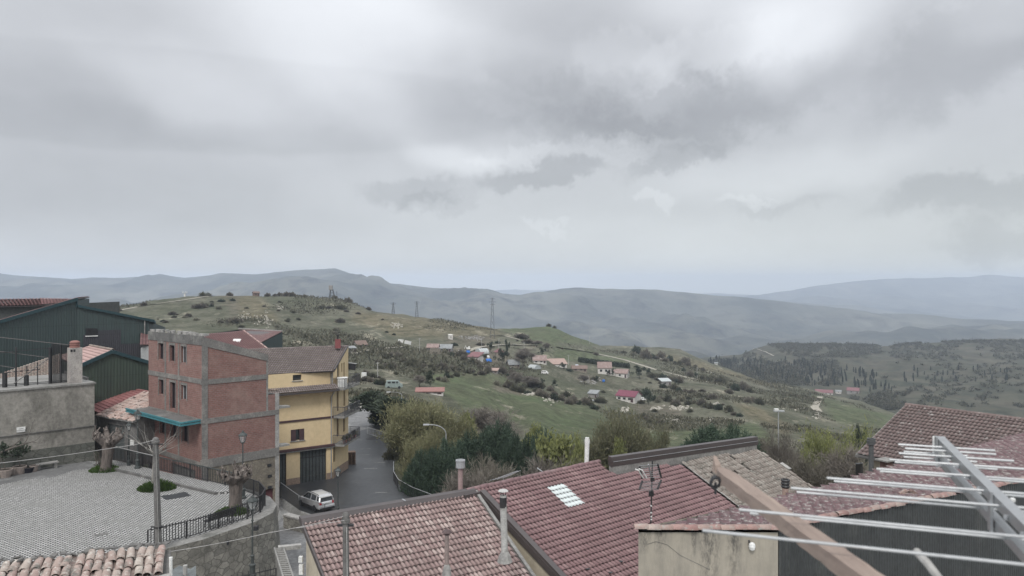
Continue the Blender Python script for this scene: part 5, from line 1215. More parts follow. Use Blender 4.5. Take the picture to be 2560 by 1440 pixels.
# red tiled house
t = thing('red_roof_house', 'house with neat red tiled roof, translucent skylight tiles and brown verge flashing', 'house', (4, 36, -20))
rr0 = Vector((-1.8, 38, -10.24)); rr1 = Vector((5.07, 43.8, -10.24)); re, rh, rs2, rL = frame2(rr0, rr1, .445)
rn = re.cross(rs2); rn = rn if rn.z > 0 else -rn
cs = math.sqrt(1 + .445 ** 2)
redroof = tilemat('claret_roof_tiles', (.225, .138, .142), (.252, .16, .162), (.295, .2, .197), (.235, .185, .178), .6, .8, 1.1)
trans = mat('translucent_tiles', (.62, .66, .66), (.5, .55, .55), 6, rough=.35, fine=.1)
def ab(u, v):
    p = onplane(u, v, rr0, rn) - rr0; return p.dot(re), p.dot(rs2)
sk = [ab(u, v) for u, v in ((1362, 1218), (1415, 1212), (1466, 1258), (1415, 1272))]
sa0, sa1 = min(x[0] for x in sk) + .25, max(x[0] for x in sk) - .25; sb0, sb1 = min(x[1] for x in sk) + .1, max(x[1] for x in sk) - .1
par = lambda a: 1.05 * cs + (a - 8.7) * .079
split = 14.6
keep = lambda a, b: a < split and (a < 8.9 or b > par(a) + .05)
insk = lambda a, b: sa0 < a < sa1 and sb0 < b < sb1
d_ = tileroof(rr0, re, rs2, int(split / .232), 40, .232, .35, .062, .07, keep=lambda a, b: keep(a, b) and not insk(a, b), seed=5, kseg=6, jit=.004); roofobj('roof', d_, redroof, t)
d_ = tileroof(rr0, re, rs2, int(split / .232), 40, .232, .35, .062, .07, keep=lambda a, b: insk(a, b), seed=6, kseg=6); roofobj('skylight_tiles', d_, trans, t)
at = lambda a, b: rr0 + re * a + rs2 * b
slabquad('roof_board', [at(0, 0) - rn * .06, at(0, 14) - rn * .06, at(14.5, 14) - rn * .06, at(14.5, 1.6) - rn * .06, at(8.8, 1.2) - rn * .06, at(8.8, 0) - rn * .06], .1, brownmetal, t)
d_ = ridgecaps(at(-.6, 0) + UP * .02, at(8.9, 0) + UP * .02, .15, .42, 17, jit=.006); roofobj('ridge', d_, redroof, t)
bs_ = (-rh - UP * .445).normalized()
d_ = tileroof(at(-1.6, 0) + UP * .02, -re, bs_, 45, 8, -.232 if False else .232, .35, .062, .07, seed=9) if False else tileroof(at(-1.4, 0), re, bs_, 44, 10, .232, .35, .062, .07, seed=9)
roofobj('rear_roof', d_, tilemat('rear_tiles', (.30, .19, .185), (.33, .22, .21), (.37, .255, .24)), t)
vr = [at(-.05, .1) + rn * .1, at(-.05, 14) + rn * .1]
MB().bar(at(.12, .35) + rn * .05, at(.12, 14) + rn * .05, .3, .22).build('verge_flashing', brownmetal, t)
MB().bar(at(.0, .4) - rn * .12, at(.0, 14) - rn * .12, .12, .3).build('verge_flashing', brownmetal, t)
MB().bar(at(-1.0, .32) + UP * -.02, at(.2, .32) + UP * -.02, .34, .2).build('verge_flashing', brownmetal, t)
mb = MB(); p0, p1 = at(.05, .3), at(.05, 14); mb.face([hx(p0, -20), hx(p1, -20), p1 - UP * .2, p0 - UP * .15][::-1]); q0 = at(.05, .3) - re * 1.6; mb.face([hx(q0, -20), hx(p0, -20), p0 - UP * .15, hx(q0, p0.z - .15)]); mb.build('wall', cream, t)
for (u, v) in ((1551, 1406), (1468, 1425), (1525, 1434)):                     # missing corners of tiles
    p = onplane(u, v, rr0, rn) + rn * .07; MB().lathe(p, [(.09, -.03), (.11, .015), (0, .03)], 8).build('tile_hole', dark_pane, t)
# parapet above the red roof
t = thing('parapet_wall', 'grey parapet wall with long dark brown metal flashing above the red roof', 'parapet', at(9, 1.1))
qa, qb = at(8.95, par(8.95) - .05), at(22.1, par(22.1) - .05); ph_ = .40
qd = (qb - qa).normalized(); qn = Vector((qd.y, -qd.x, 0)).normalized()
MB().hexa([qa - UP * .6, qb - UP * .6, qb - qn * .3 - UP * .6, qa - qn * .3 - UP * .6], [qa + UP * ph_, qb + UP * ph_, qb - qn * .3 + UP * ph_, qa - qn * .3 + UP * ph_]).build('wall', concrete, t)
MB().hexa([qa + qn * .03 - qd * .1 + UP * (ph_ - .02), qb + qn * .03 + qd * .1 + UP * (ph_ - .02), qb - qn * .36 + UP * (ph_ - .02), qa - qn * .36 + UP * (ph_ - .02)], [qa + qn * .05 - qd * .1 + UP * (ph_ + .24), qb + qn * .05 + qd * .1 + UP * (ph_ + .24), qb - qn * .36 + UP * (ph_ + .24), qa - qn * .36 + UP * (ph_ + .24)]).build('flashing', brownmetal, t)
MB().hexa([qa + qn * .02 - qd * .1 + UP * (ph_ + .25), qb + qn * .02 + qd * .1 + UP * (ph_ + .25), qb - qn * .38 + UP * (ph_ + .25), qa - qn * .38 + UP * (ph_ + .25)], [qa + qn * .0 - qd * .1 + UP * (ph_ + .5), qb + qn * .0 + qd * .1 + UP * (ph_ + .5), qb - qn * .38 + UP * (ph_ + .5), qa - qn * .38 + UP * (ph_ + .5)]).build('flashing', brownmetal, t)
MB().bar(qa + qn * .06 + UP * (ph_ + .245), qb + qn * .06 + UP * (ph_ + .245), .03, .025).build('seam', galv, t)
# mossy old roof beside it
t = thing('mossy_roof_house', 'house with old mossy grey barrel tile roof beside the red tiles', 'house', at(18, 8))
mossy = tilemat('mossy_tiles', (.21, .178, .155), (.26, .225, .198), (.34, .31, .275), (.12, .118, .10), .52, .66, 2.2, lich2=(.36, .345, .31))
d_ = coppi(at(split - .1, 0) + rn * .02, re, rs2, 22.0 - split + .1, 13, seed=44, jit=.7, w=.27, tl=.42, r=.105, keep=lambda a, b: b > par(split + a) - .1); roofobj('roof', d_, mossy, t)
slabquad('roof_board', [at(split, 1.5) - rn * .1, at(split, 13) - rn * .1, at(22, 13) - rn * .1, at(22, 2.2) - rn * .1], .1, concrete_dark, t)
d_ = ridgecaps(at(22.0, 2.2) + rn * .06, at(22.0, 13) + rn * .06, .12, .42, 3, jit=.03); roofobj('verge_tiles', d_, mossy, t)
MB().bar(at(split + .05, 1.7) + rn * .05, at(split + .05, 12) + rn * .05, .2, .06).build('mortar_seam', concrete_lt, t)
p = at(20.6, 5.2) + rn * .12; M_ = Matrix((re, rs2, rn)).transposed()
mb = MB(); mb.box(at(22.15, 4.3) + rn * .22, (.34, .7, .05), M=M_); mb.build('loose_slab', concrete_lt, t)
mb = MB(); mb.face([hx(at(22, 2), -22), hx(at(22, 13), -22), at(22, 13) - rn * .2, at(22, 2) - rn * .2]); mb.build('wall', concrete, t)

# stuccoed house with cap tiles and corrugated side; dirty fibre roof behind
t = thing('stucco_house', 'stained stucco house with capped barrel tiles and dark corrugated side wall', 'house', P(1800, 1440, 25))
sa, sb = P(1596, 1320, 25), P(1945, 1323, 25); SZ = -8.02; sa.z = sb.z = SZ
sc_ = Vector((26.5, 33.6, SZ + .1))
stucco = None
m, nd, lk, b = newmat('streaked_stucco')
col = mixc(nd, lk, nz(nd, lk, 1.0, 6, .65, lo=.3, hi=.7), (.37, .335, .275), (.285, .26, .215))
col = mixc(nd, lk, nz(nd, lk, 1.3, 6, .75, lo=.45, hi=.75, stretch=(1, 1, .22), off=3), col, (.20, .185, .16))
t_ = nd.new('ShaderNodeTexCoord'); sx = nd.new('ShaderNodeSeparateXYZ'); lk.new(t_.outputs['Object'], sx.inputs[0])
def mth(op, a, b_=None, clamp=False):
    n = nd.new('ShaderNodeMath'); n.operation = op; n.use_clamp = clamp
    for k, x in enumerate((a, b_)):
        if x is None: continue
        if isinstance(x, (int, float)): n.inputs[k].default_value = x
        else: lk.new(x, n.inputs[k])
    return n.outputs[0]
def drip(x0, w, z0, z1):         # mildew streak running down the wall from a leaking cap tile
    fx = mth('SUBTRACT', 1.0, mth('DIVIDE', mth('ABSOLUTE', mth('SUBTRACT', sx.outputs[0], x0)), w), True)
    fz = mth('DIVIDE', mth('SUBTRACT', sx.outputs[2], z0), z1 - z0, True)
    return mth('MULTIPLY', fx, fz)
STX = P(1800, 1440, 25)
dr = None
for (u, w, z0, z1) in ((1775, .42, -10.6, -8.2), (1835, .3, -10.0, -8.2), (1610, .3, -8.9, -8.1), (1650, .22, -8.9, -8.2), (1735, .12, -9.2, -8.2)):
    q_ = drip((u - 1280) / F * 25 - STX.x, w, z0 - STX.z, z1 - STX.z); dr = q_ if dr is None else mth('MAXIMUM', dr, q_)
blk = mth('MULTIPLY', mth('POWER', dr, .6), nz(nd, lk, 6, 6, .8, lo=.42, hi=.6, stretch=(1, 1, .35), off=9), True)
col = mixc(nd, lk, blk, col, (.07, .066, .06))
lk.new(col, b.inputs['Base Color']); b.inputs['Roughness'].default_value = .95; bumpn(nd, lk, b, nz(nd, lk, 14, 5, .7, lo=0, hi=1), .35, .02)
stucco = m
mb = MB(); mb.face([hx(sa, -16), hx(sb, -16), sb, sa]); mb.face([hx(Vector((11.75, 29.8, 0)), -16), hx(sa, -16), sa, hx(Vector((11.75, 29.8, 0)), SZ - .15)]); mb.build('wall', stucco, t)
cr_ = [P(u, v, 24.985) for u, v in ((1618, 1361), (1640, 1354), (1668, 1362), (1700, 1388), (1735, 1405), (1758, 1416), (1775, 1425))]
MB().tube(cr_, .006, 4).build('crack', concrete_dark, t)
rb0, rb1 = sb + Vector((.02, .0, 0)), sc_
L_ = (rb1 - rb0).length; rd_ = (rb1 - rb0).normalized(); rnv = Vector((rd_.y, -rd_.x, 0)).normalized()
mb = MB(); n = int(L_ / .034); pr_ = None
for i in range(n + 1):
    p = rb0 + rd_ * (i * .034) + rnv * (.02 * (1 if (i // 2) % 2 else 0)); 
    if pr_ is not None: mb.face([hx(pr_, -16), hx(p, -16), p - UP * .05, pr_ - UP * .05])
    pr_ = p
mb.build('corrugated_wall', mat('black_green_sheet', (.040, .043, .043), (.030, .032, .032), .6, (.062, .064, .06), .7, rough=.5, spec=.4, stretch=(1, 1, .2)), t)
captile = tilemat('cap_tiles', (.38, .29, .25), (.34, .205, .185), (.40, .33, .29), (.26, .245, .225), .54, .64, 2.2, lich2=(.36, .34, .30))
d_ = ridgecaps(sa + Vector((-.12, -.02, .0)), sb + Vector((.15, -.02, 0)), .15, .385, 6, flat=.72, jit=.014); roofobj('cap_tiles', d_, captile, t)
d_ = ridgecaps(sb + Vector((.2, .05, .02)), sb.lerp(sc_, .45), .14, .40, 7, flat=.7, jit=.03); roofobj('cap_tiles', d_, captile, t)
st_ = sb.lerp(sc_, .5); st_.z -= .05; d_ = ridgecaps(st_ + Vector((.1, .1, .0)), sc_ + Vector((0, 0, .05)), .14, .40, 8, flat=.7, jit=.03); roofobj('cap_tiles', d_, captile, t)
mb = MB(); mb.lathe(P(1880, 1366, 24.9), [(.02, -.14), (.085, -.1), (.11, 0), (.1, .08), (.05, .13), (0, .14)], 10); mb.build('white_plug', white_paint, t)
MB().bar(P(1874, 1356, 24.95), P(1872, 1352, 24.85), .05).build('plug_stub', iron, t)
# the low pitched dirty roof
far1, far2 = Vector((11.75, 29.8, SZ - .12)), Vector((27.5, 40.5, SZ + .2))
poly = [sa + UP * .02, sb + UP * .02, sc_ + UP * .04, far2, Vector((16.2, 33.1, SZ - .1)), far1]
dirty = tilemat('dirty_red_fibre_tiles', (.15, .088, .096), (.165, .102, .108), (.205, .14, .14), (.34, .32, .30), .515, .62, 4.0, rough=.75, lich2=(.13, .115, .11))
de = Vector((.25, .97, 0)).normalized(); ds = Vector((-.97, .25, -.012)).normalized()      # columns run across, rows step away from us
P2 = [(p.x, p.y) for p in poly]
def inp(x, y):
    r = False
    for i in range(len(P2)):
        (x0, y0), (x1, y1) = P2[i], P2[(i + 1) % len(P2)]
        if (y0 > y) != (y1 > y) and x < (x1 - x0) * (y - y0) / (y1 - y0) + x0: r = not r
    return r
og = Vector((27.5, 20.0, SZ + .2))
keepd = lambda a, b: (lambda q: inp(q.x, q.y))(og + de * a + ds * b)
d_ = tileroof(og, de, ds, 110, 82, .19, .36, .03, .012, keep=keepd, seed=77, kseg=4, jit=.004); roofobj('roof', d_, dirty, t)
slabquad('roof_board', [p - UP * .07 for p in poly][::1], .1, brownmetal, t)
mb = MB(); 
for k in range(5): p = P(2270 + (k - 2) * 7, 1232 + (k % 2) * 2, 28.0); mb.box(p + UP * .05, (.28, .12, .05), .1 * k, M=Matrix.Rotation(.25 * (k - 2), 3, 'Y'))
tag(base_at(mb.build('broken_tile', captile), P(2270, 1236, 28)), 'broken reddish tile lying loose on the dirty low roof', 'roof tile')

# right-hand house with brown tile roof
t = thing('brown_roof_house', 'cream house with lichen speckled brown tiled roof on the right', 'house', (27, 47, -20))
hr0 = P(2265, 1011, 52); hr1 = P(2566, 1049, 46.1); hr1.z = hr0.z; he, hh_, hs, hL = frame2(hr0, hr1, .42)
hn2 = he.cross(hs); hn2 = hn2 if hn2.z > 0 else -hn2
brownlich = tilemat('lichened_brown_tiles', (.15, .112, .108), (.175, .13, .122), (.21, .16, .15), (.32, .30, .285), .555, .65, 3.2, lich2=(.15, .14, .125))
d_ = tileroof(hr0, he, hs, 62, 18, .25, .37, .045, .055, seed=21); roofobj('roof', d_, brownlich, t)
d_ = ridgecaps(hr0, hr0 + he * 15.5, .14, .42, 5, jit=.004); roofobj('ridge', d_, brownlich, t)
H_ = lambda a, b: hr0 + he * a + hs * b
slabquad('roof_board', [H_(-.1, 0) - hn2 * .05, H_(-.1, 6.7) - hn2 * .05, H_(15.5, 6.7) - hn2 * .05, H_(15.5, 0) - hn2 * .05], .16, concrete, t)
MB().bar(H_(0, 6.72) - hn2 * .08, H_(15, 6.72) - hn2 * .08, .12, .12).build('gutter', concrete_dark, t)
c0, c1 = hr0 + he * .5 + hh_ * 5.6, hr0 + he * 15 + hh_ * 5.6; c2 = hr0 + he * .5 - hh_ * 1
mb = MB(); mb.face([hx(c0, -20), hx(c1, -20), hx(c1, c0.z - 2.55), hx(c0, c0.z - 2.55)]); mb.face([hx(c2, -20), hx(c0, -20), hx(c0, c0.z - 2.55), hx(c2, c0.z - .15)]); mb.build('wall', cream, t)
p = P(2216, 1172, 46.3); fl = MB().box((p.x, p.y, p.z - .3), (.5, .5, 1.5), .5).build('flue_housing', mat('rusty_brown', (.17, .10, .085), (.12, .075, .065), 3), t); MB().box(p + UP * .55, (1.0, .8, .08), .5).build('flue_cap', concrete, fl)
t = thing('balcony_rail', 'small dark iron balcony rail at the corner of the cream house', 'railing', P(2148, 1190, 49.5))
a_, b_ = P(2140, 1197, 50), P(2156, 1197, 48.2); mb = MB()
for k in range(8): q_ = a_.lerp(b_, k / 7); mb.bar(q_, q_ + UP * 1.0, .035)
mb.build('bars', iron, t); MB().bar(a_ + UP * 1.0, b_ + UP * 1.0, .06).build('top_rail', galv, t)

# flues and chimneys on the near roofs
def flue(label, u0, v0, u1, v1, d, r, m, capkind, capm=None, base=None):
    a, b_ = P(u1, v1, d), P(u0, v0, d); t = thing('flue_pipe', label, 'flue pipe', a, group='flues on the near roofs')
    MB().tube([a - UP * .25, b_], r, 12).build('pipe', m, t); cm = capm or m
    if capkind == 'hat': MB().lathe(b_, [(r * .9, 0), (r * .9, .1), (r * 2.4, .12), (r * 1.6, .2), (0, .25)], 14).build('cap', cm, t)
    if capkind == 'drum': MB().lathe(b_ - UP * .02, [(r * 1.9, 0), (r * 1.9, .3), (r * 2.0, .32), (r * 2.0, .4), (r * 1.5, .4), (r * 1.4, .3), (r * .5, .28)], 14).build('cap', cm, t)
    if capkind == 'sleeve': MB().lathe(b_ - UP * .2, [(r * 1.12, 0), (r * 1.12, .22), (r * .9, .22), (r * .9, .34), (r * .6, .34), (r * .6, .1)], 12).build('cap', cm, t)
    if capkind == 'slot':
        MB().lathe(b_ - UP * .5, [(r * 1.06, 0), (r * 1.06, .42), (r * .8, .42)], 12).build('collar', iron, t)
        mb = MB()
        for k in range(4): aa = k * math.pi / 2; mb.bar(b_ + Vector((r * .7 * math.cos(aa), r * .7 * math.sin(aa), -.1)), b_ + Vector((r * .7 * math.cos(aa), r * .7 * math.sin(aa), .18)), .03)
        mb.build('cap_stays', iron, t); MB().lathe(b_ + UP * .17, [(r * 1.6, 0), (r * 1.2, .05), (0, .1)], 14).build('cap', cm, t)
    if base: MB().lathe(a - UP * .22, [(r * 2.3, -.1), (r * 1.6, .2), (r * 1.05, .32)], 12).build('mortar_base', concrete_lt, t)
    return t
flue('tall pale flue pipe with slotted dark collar at the right edge of the pink roof', 1258, 1238, 1262, 1385, 31.2, .138, pvc, 'slot', pvc, True)
flue('thin brown flue with a conical hat in the middle of the pink roof', 1117, 1338, 1117, 1417, 30.6, .085, mat('brown_pipe', (.27, .215, .20), (.2, .165, .155), 2, rough=.5), 'hat', mat('brown_hat', (.115, .085, .085)), True)
flue('pinkish flue with a white drum cap behind the pink roof ridge', 1151, 1168, 1151, 1232, 39.5, .125, mat('pinkish_pipe', (.33, .25, .24), (.27, .2, .195), 2), 'drum', galv)
flue('white flue pipe standing behind the red roof ridge', 1468, 1100, 1466, 1165, 43.5, .13, white_paint, 'sleeve')
flue('clay flue with a charred black collar at the foot of the mossy roof', 1963.5, 1210, 1962, 1275, 29.5, .12, mat('clay_flue', (.38, .28, .235), (.3, .22, .19), 3), 'drum' if False else 'none')
p = P(1963.5, 1212, 29.5); cf = [o for o in C.objects if o.name.startswith('flue_pipe') and o['label'].startswith('clay')][0]
MB().lathe(p - UP * .12, [(.13, 0), (.17, .06), (.14, .12), (.17, .18), (.14, .24), (.18, .30), (.15, .34), (.11, .34), (.10, .1)], 12).build('collar', iron, cf)
flue('dark grey flue pipe with ring cap before the brown roofed house', 2178, 1105, 2178, 1200, 33.5, .105, mat('dark_pipe', (.10, .105, .105), (.07, .073, .073), 2, rough=.5), 'none')
p = P(2178, 1098, 33.5); cf = [o for o in C.objects if o.name.startswith('flue_pipe') and o['label'].startswith('dark grey')][0]
MB().lathe(p - UP * .22, [(.17, 0), (.17, .1), (.185, .11), (.185, .17), (.17, .18), (.18, .26), (.12, .26), (.11, .05)], 16).build('cap', MATS['dark_pipe'], cf)

# small aerials beyond the ridge
t = thing('tv_aerial', 'small arrow shaped aerial just behind the red roof ridge', 'aerial', P(1258, 1215, 42))
a_ = P(1258, 1195, 42); MB().tube([P(1258, 1218, 42), a_], .02, 6).build('mast', galv, t); b_ = P(1293, 1178, 41.0); c_ = P(1243, 1198, 42.3); MB().bar(c_, b_, .05, .05).build('boom', galv, t)
mb = MB(); dv = (b_ - c_).normalized(); xv = Vector((dv.y, -dv.x, 0)).normalized()
for k in range(9): q_ = c_.lerp(b_, .08 + k * .11); w_ = .62 - k * .04; mb.bar(q_ - xv * w_, q_ + xv * w_, .02)
mb.build('elements', galv, t)
t = thing('tv_aerial', 'thin slanting aerial boom poking over the red roof ridge', 'aerial', P(1352, 1185, 44))
a_, b_ = P(1343, 1170, 44), P(1360, 1182, 43.5); MB().bar(a_, b_, .045).build('boom', galv, t); MB().tube([b_, P(1360, 1194, 43.5)], .02, 6).build('mast', galv, t)

# aerial on the red roof: corner reflector with folded dipole
t = thing('tv_aerial', 'roof aerial with two tilted grid reflectors on the red tiles', 'aerial', onplane(1626, 1305, rr0, rn))
d_ = 33.0; f_ = lambda u, v, dd=0.0: P(u, v, d_ + dd)
MB().tube([f_(1627, 1308), f_(1631, 1152)], .032, 8).build('mast', iron, t)
mb = MB()
for v in (1266, 1283, 1293, 1300): mb.lathe(f_(1628, v), [(.04, 0), (.04, .06)], 8)
mb.build('tape_bands', white_paint, t)
mb = MB()
for k in range(7): v0 = 1164 + k * 5.2; mb.bar(f_(1600 + k * 1.0, v0, -.4 + .05 * k), f_(1644 + k * 1.3, v0 - 2.5, -.4 + .05 * k), .018)
for k in range(7): v0 = 1202 + k * 3.7; mb.bar(f_(1607 - k * 1.2, v0 + 1.5, .0 - .06 * k), f_(1653 - k * 1.0, v0, .0 - .06 * k), .018)
mb.build('reflector_rods', alu, t)
mb = MB(); 
for (p, q_) in ((f_(1599, 1166, -.4), f_(1606, 1196)), (f_(1644, 1160, -.4), f_(1653, 1194)), (f_(1606, 1202), f_(1598, 1224, -.4)), (f_(1653, 1200), f_(1644, 1222, -.4))): mb.bar(p, q_, .07, .05)
mb.build('reflector_frames', iron, t)
MB().bar(f_(1621, 1161, -.5), f_(1628, 1191, -.1), .05, .05).build('boom', alu, t)
mb = MB()
for o_ in (0, 9): mb.tube([f_(1588 + o_, 1173 - o_ * .15, -.6), f_(1597 + o_, 1176, -.6), f_(1602 + o_, 1186, -.5), f_(1608 + o_, 1195, -.4)], .03, 6)
mb.build('folded_dipole', white_paint, t); MB().box(f_(1628, 1234), (.2, .12, .22)).build('junction_box', iron, t); MB().box(f_(1631, 1198), (.16, .14, .16)).build('clamp', iron, t)

# near-left roof with loose barrel tiles
t = thing('old_tile_house', 'house with loose mottled barrel tiles at the bottom left corner', 'house', (-13, 19, -14))
na, nb = P(-60, 1414, 19.2), P(428, 1362, 20.8); na.z = nb.z = -7.22
ne = (nb - na); ne.z = 0; nL_ = ne.length; ne.normalize(); nh = Vector((ne.y, -ne.x, 0)); 
ns = (nh * .92 - ne * .30 - UP * .36).normalized(); ns = (nh - UP * .38).normalized()
mottled = tilemat('mottled_barrel_tiles', (.34, .24, .215), (.38, .30, .265), (.47, .42, .37), (.16, .155, .14), .52, .64, 2.6, lich2=(.50, .475, .43))
d_ = coppi(na + UP * .05, ne, ns, nL_, 1.15, w=.24, tl=.36, r=.105, seed=5, jit=1.5, miss=0.0); roofobj('roof', d_, mottled, t)
mb = MB(); rng = random.Random(8)
for i in range(40):                                                       # slates and shards wedged along the top edge
    q_ = na + ne * (nL_ * (i + rng.random()) / 40) + UP * (.12 + rng.uniform(0, .06)) - nh * rng.uniform(-.05, .12); mb.box(q_, (rng.uniform(.08, .2), rng.uniform(.08, .2), .03), M=Matrix.Rotation(rng.uniform(0, 3), 3, 'Z') @ Matrix.Rotation(rng.uniform(-.7, .7), 3, 'X'))
mb.build('edge_shards', concrete_dark, t)
l0, l1 = na + ns * 1.2, nb + ns * 1.2
MB().bar(l0 + UP * .02, l1 + UP * .02 + ne * .05, .2, .14).build('mortar_ledge', concrete_lt, t)
d_ = coppi(l0 + nh * .08 - UP * .25, ne, ns, nL_, 1.6, w=.27, tl=.4, r=.115, seed=15, jit=1.6, miss=.06); roofobj('lower_roof', d_, mottled, t)
slabquad('roof_board', [na - UP * .05, na + ns * 3 - UP * .12, nb + ns * 3 - UP * .12, nb - UP * .05], .15, concrete_dark, t)
mb = MB(); k0 = nb - UP * .1; mb.face([hx(k0 + nh * 3, -14), hx(k0, -14), k0, k0 + ns * 3 - UP * .1]); mb.face([hx(k0, -14), hx(na, -14), na - UP * .1, k0]); mb.build('wall', plaster_old, t)
MB().tube([P(427, 1393, 20.0), P(427, 1470, 20.0)], .045, 8).build('downpipe', white_paint, t)
t = thing('pipe_post', 'short pale upright pipe on the terrace beside the bottom left roof', 'post', P(463, 1445, 30)); MB().tube([P(463, 1470, 30), P(463, 1413, 30)], .09, 8).build('post', concrete_lt, t)
# grey tarpaulin-like sheets below
t = thing('sheet_roof', 'crumpled grey sheet roof below the stone wall at the bottom', 'shed roof', P(450, 1440, 32))
mb = MB(); g_ = [[P(420 + 70 * i / 5, 1418 + 50 * j / 4 + 5 * math.sin(i * 2.1 + j), 31 - j * .7 + .2 * math.sin(i * 3 + j * 2)) for j in range(5)] for i in range(6)]
for i in range(5):
    for j in range(4): mb.face([g_[i][j], g_[i + 1][j], g_[i + 1][j + 1], g_[i][j + 1]][::-1])
mb.build('sheets', mat('grey_sheets', (.16, .175, .175), (.11, .12, .12), 2, rough=.5), t)

# ---------------------------------------------------------------- big aerial beside the window, batten, stub
t = thing('log_periodic_aerial', 'large aluminium aerial with twin square booms and long rods, close by on the right', 'aerial', (1.3, 2.0, -.55))
AZ = -.534; T0 = Vector(((2349 - 1280) / F * 2.6, 2.6, AZ)); bv = Vector((-.315, -.88, 0)).normalized(); rv = Vector((-bv.y, bv.x, 0)); rv = rv if rv.x > 0 else -rv
MB().bar(T0, T0 + bv * 1.55, .027, .027).build('upper_boom', alu, t); T1 = T0 - UP * .062; MB().bar(T1 + bv * .0, T1 + bv * 1.55, .023, .023).build('lower_boom', alu, t)
MB().box(T0 - UP * .02 - bv * .012, (.038, .01, .06), math.atan2(rv.y, rv.x)).build('end_plate', white_paint, t); 
for s_ in (.05, .76): MB().box(T0 + bv * s_ - UP * .03 - rv * .018, (.006, .03, .1), math.atan2(rv.y, rv.x)).build('bracket', alu, t)
rods = [(2245.6, 1111, 0, 98), (2262.6, 1121, 0, 108), (2259, 1129, 1, 0), (2247, 1133, 0, 120), (2259, 1142, 1, 96), (2223, 1149, 0, 150), (2236.6, 1155, 1, 140), (2191, 1172, 0, 0), (2200, 1178, 1, 0), (2067, 1195, 0, 0), (2085, 1203, 1, 0), (1977, 1220, 0, 0), (1992, 1230, 1, 0), (1848, 1274, 0, 0), (1875, 1283, 1, 0), (1756, 1326, 0, 0)]
for (u, v, lo, ext) in rods:
    z = AZ - (.062 if lo else 0); pL = PZ(u, v, z); 
    # where the rod's line meets the boom
    det = rv.x * -bv.y + bv.x * rv.y; dx, dy = T0.x - pL.x, T0.y - pL.y
    tt_ = (dx * -bv.y + bv.x * dy) / det; q_ = pL + rv * tt_
    MB().tube([pL, q_ + rv * (tt_ * .97 if not ext else tt_ * .95)], .0035, 8).build('rod', alu, t)
for k in range(9): MB().lathe(T0 + bv * (.12 + .13 * k) - rv * .016 - UP * .006, [(.006, -.006), (.008, 0), (.006, .006)], 6).build('bolt', alu, t)
MB().lathe(T0 + bv * .80 + rv * .02 + UP * .01, [(.003, -.006), (.006, -.002), (.006, .004), (.003, .006)], 8).build('cable_terminal', white_paint, t)
t = thing('wooden_batten', 'long weathered wooden batten with a splintered end below the aerial', 'batten', (.65, 2.0, -.58))
m, nd, lk, b = newmat('split_wood')
col = mixc(nd, lk, nz(nd, lk, 9, 6, .7, lo=.3, hi=.7, stretch=(6, .5, 6)), (.30, .235, .195), (.205, .155, .13)); col = mixc(nd, lk, nz(nd, lk, 5, 5, .7, lo=.56, hi=.7, stretch=(3, .8, 3), off=4), col, (.34, .27, .22)); col = mixc(nd, lk, nz(nd, lk, 14, 5, .75, lo=.6, hi=.72, stretch=(3, .6, 3), off=9), col, (.13, .09, .07)); lk.new(col, b.inputs['Base Color']); b.inputs['Roughness'].default_value = .8; bumpn(nd, lk, b, nz(nd, lk, 14, 6, .8, lo=0, hi=1, stretch=(6, .5, 6)), .5, .004)
e0, e1 = P(1800, 1168, 2.32), P(2215, 1462, 1.42); bd = (e1 - e0).normalized(); bx = Vector((bd.y, -bd.x, 0)).normalized() * -1; bx = bx if bx.x > 0 else -bx; bz = bx.cross(bd); bz = bz if bz.z > 0 else -bz
def sec(p, k, w=.056, h=.05): return [p + bx * 0 + bz * 0, p + bx * w, p + bx * w - bz * h, p - bz * h]
st = []
rng = random.Random(4); n = 26
for i in range(n + 1):
    tt_ = i / n; j = lambda a: rng.uniform(-a, a); p = e0.lerp(e1, tt_); w = .045 * (1 if tt_ > .06 else .45 + tt_ * 9); 
    st.append([p - bx * (w * .5 + j(.0015)) + bz * j(.001), p + bx * (w * .5 + j(.001)) + bz * j(.001), p + bx * (w * .5 + j(.001)) - bz * (.034 + j(.0015)), p - bx * (w * .5 + j(.002)) - bz * (.034 + j(.0025))])
mb = MB()
for a_, b_ in zip(st, st[1:]):
    for k in range(4): mb.face([a_[k], b_[k], b_[(k + 1) % 4], a_[(k + 1) % 4]])
mb.face(st[0][::-1]); mb.face(st[-1]); mb.build('batten', m, t)
MB().hexa([e0 + Vector((-.016, .03, -.02)), e0 + Vector((.006, .02, -.02)), e0 + Vector((.006, .0, -.02)), e0 + Vector((-.014, .0, -.02))], [e0 + Vector((-.004, .06, .022)), e0 + Vector((.004, .055, .02)), e0 + Vector((.008, .02, .004)), e0 + Vector((-.012, .01, .002))]).build('splinter', m, t)
mb = MB(); c_ = e0 + bd * .06 - bx * .035 - bz * .03; mb.tube([c_ + Vector((.016 * math.cos(a), .012 * math.sin(a * 1.3), .016 * math.sin(a))) for a in [k * .7 for k in range(22)]], .004, 5); mb.tube([c_, c_ + Vector((.0, 0, -.035))], .004, 5); mb.build('wire_knot', iron, t)
t = thing('cable_stub', 'frayed pale cable stub sticking up at the bottom right', 'cable', P(2345, 1445, 1.6)); MB().tube([P(2352, 1452, 1.55), P(2318, 1408, 1.6), P(2290, 1378, 1.64)], .0085, 8).build('sheath', pvc, t); MB().tube([P(2290, 1378, 1.64), P(2284, 1371, 1.645), P(2274, 1356, 1.66)], .004, 6, r2=.0012).build('core', iron, t)
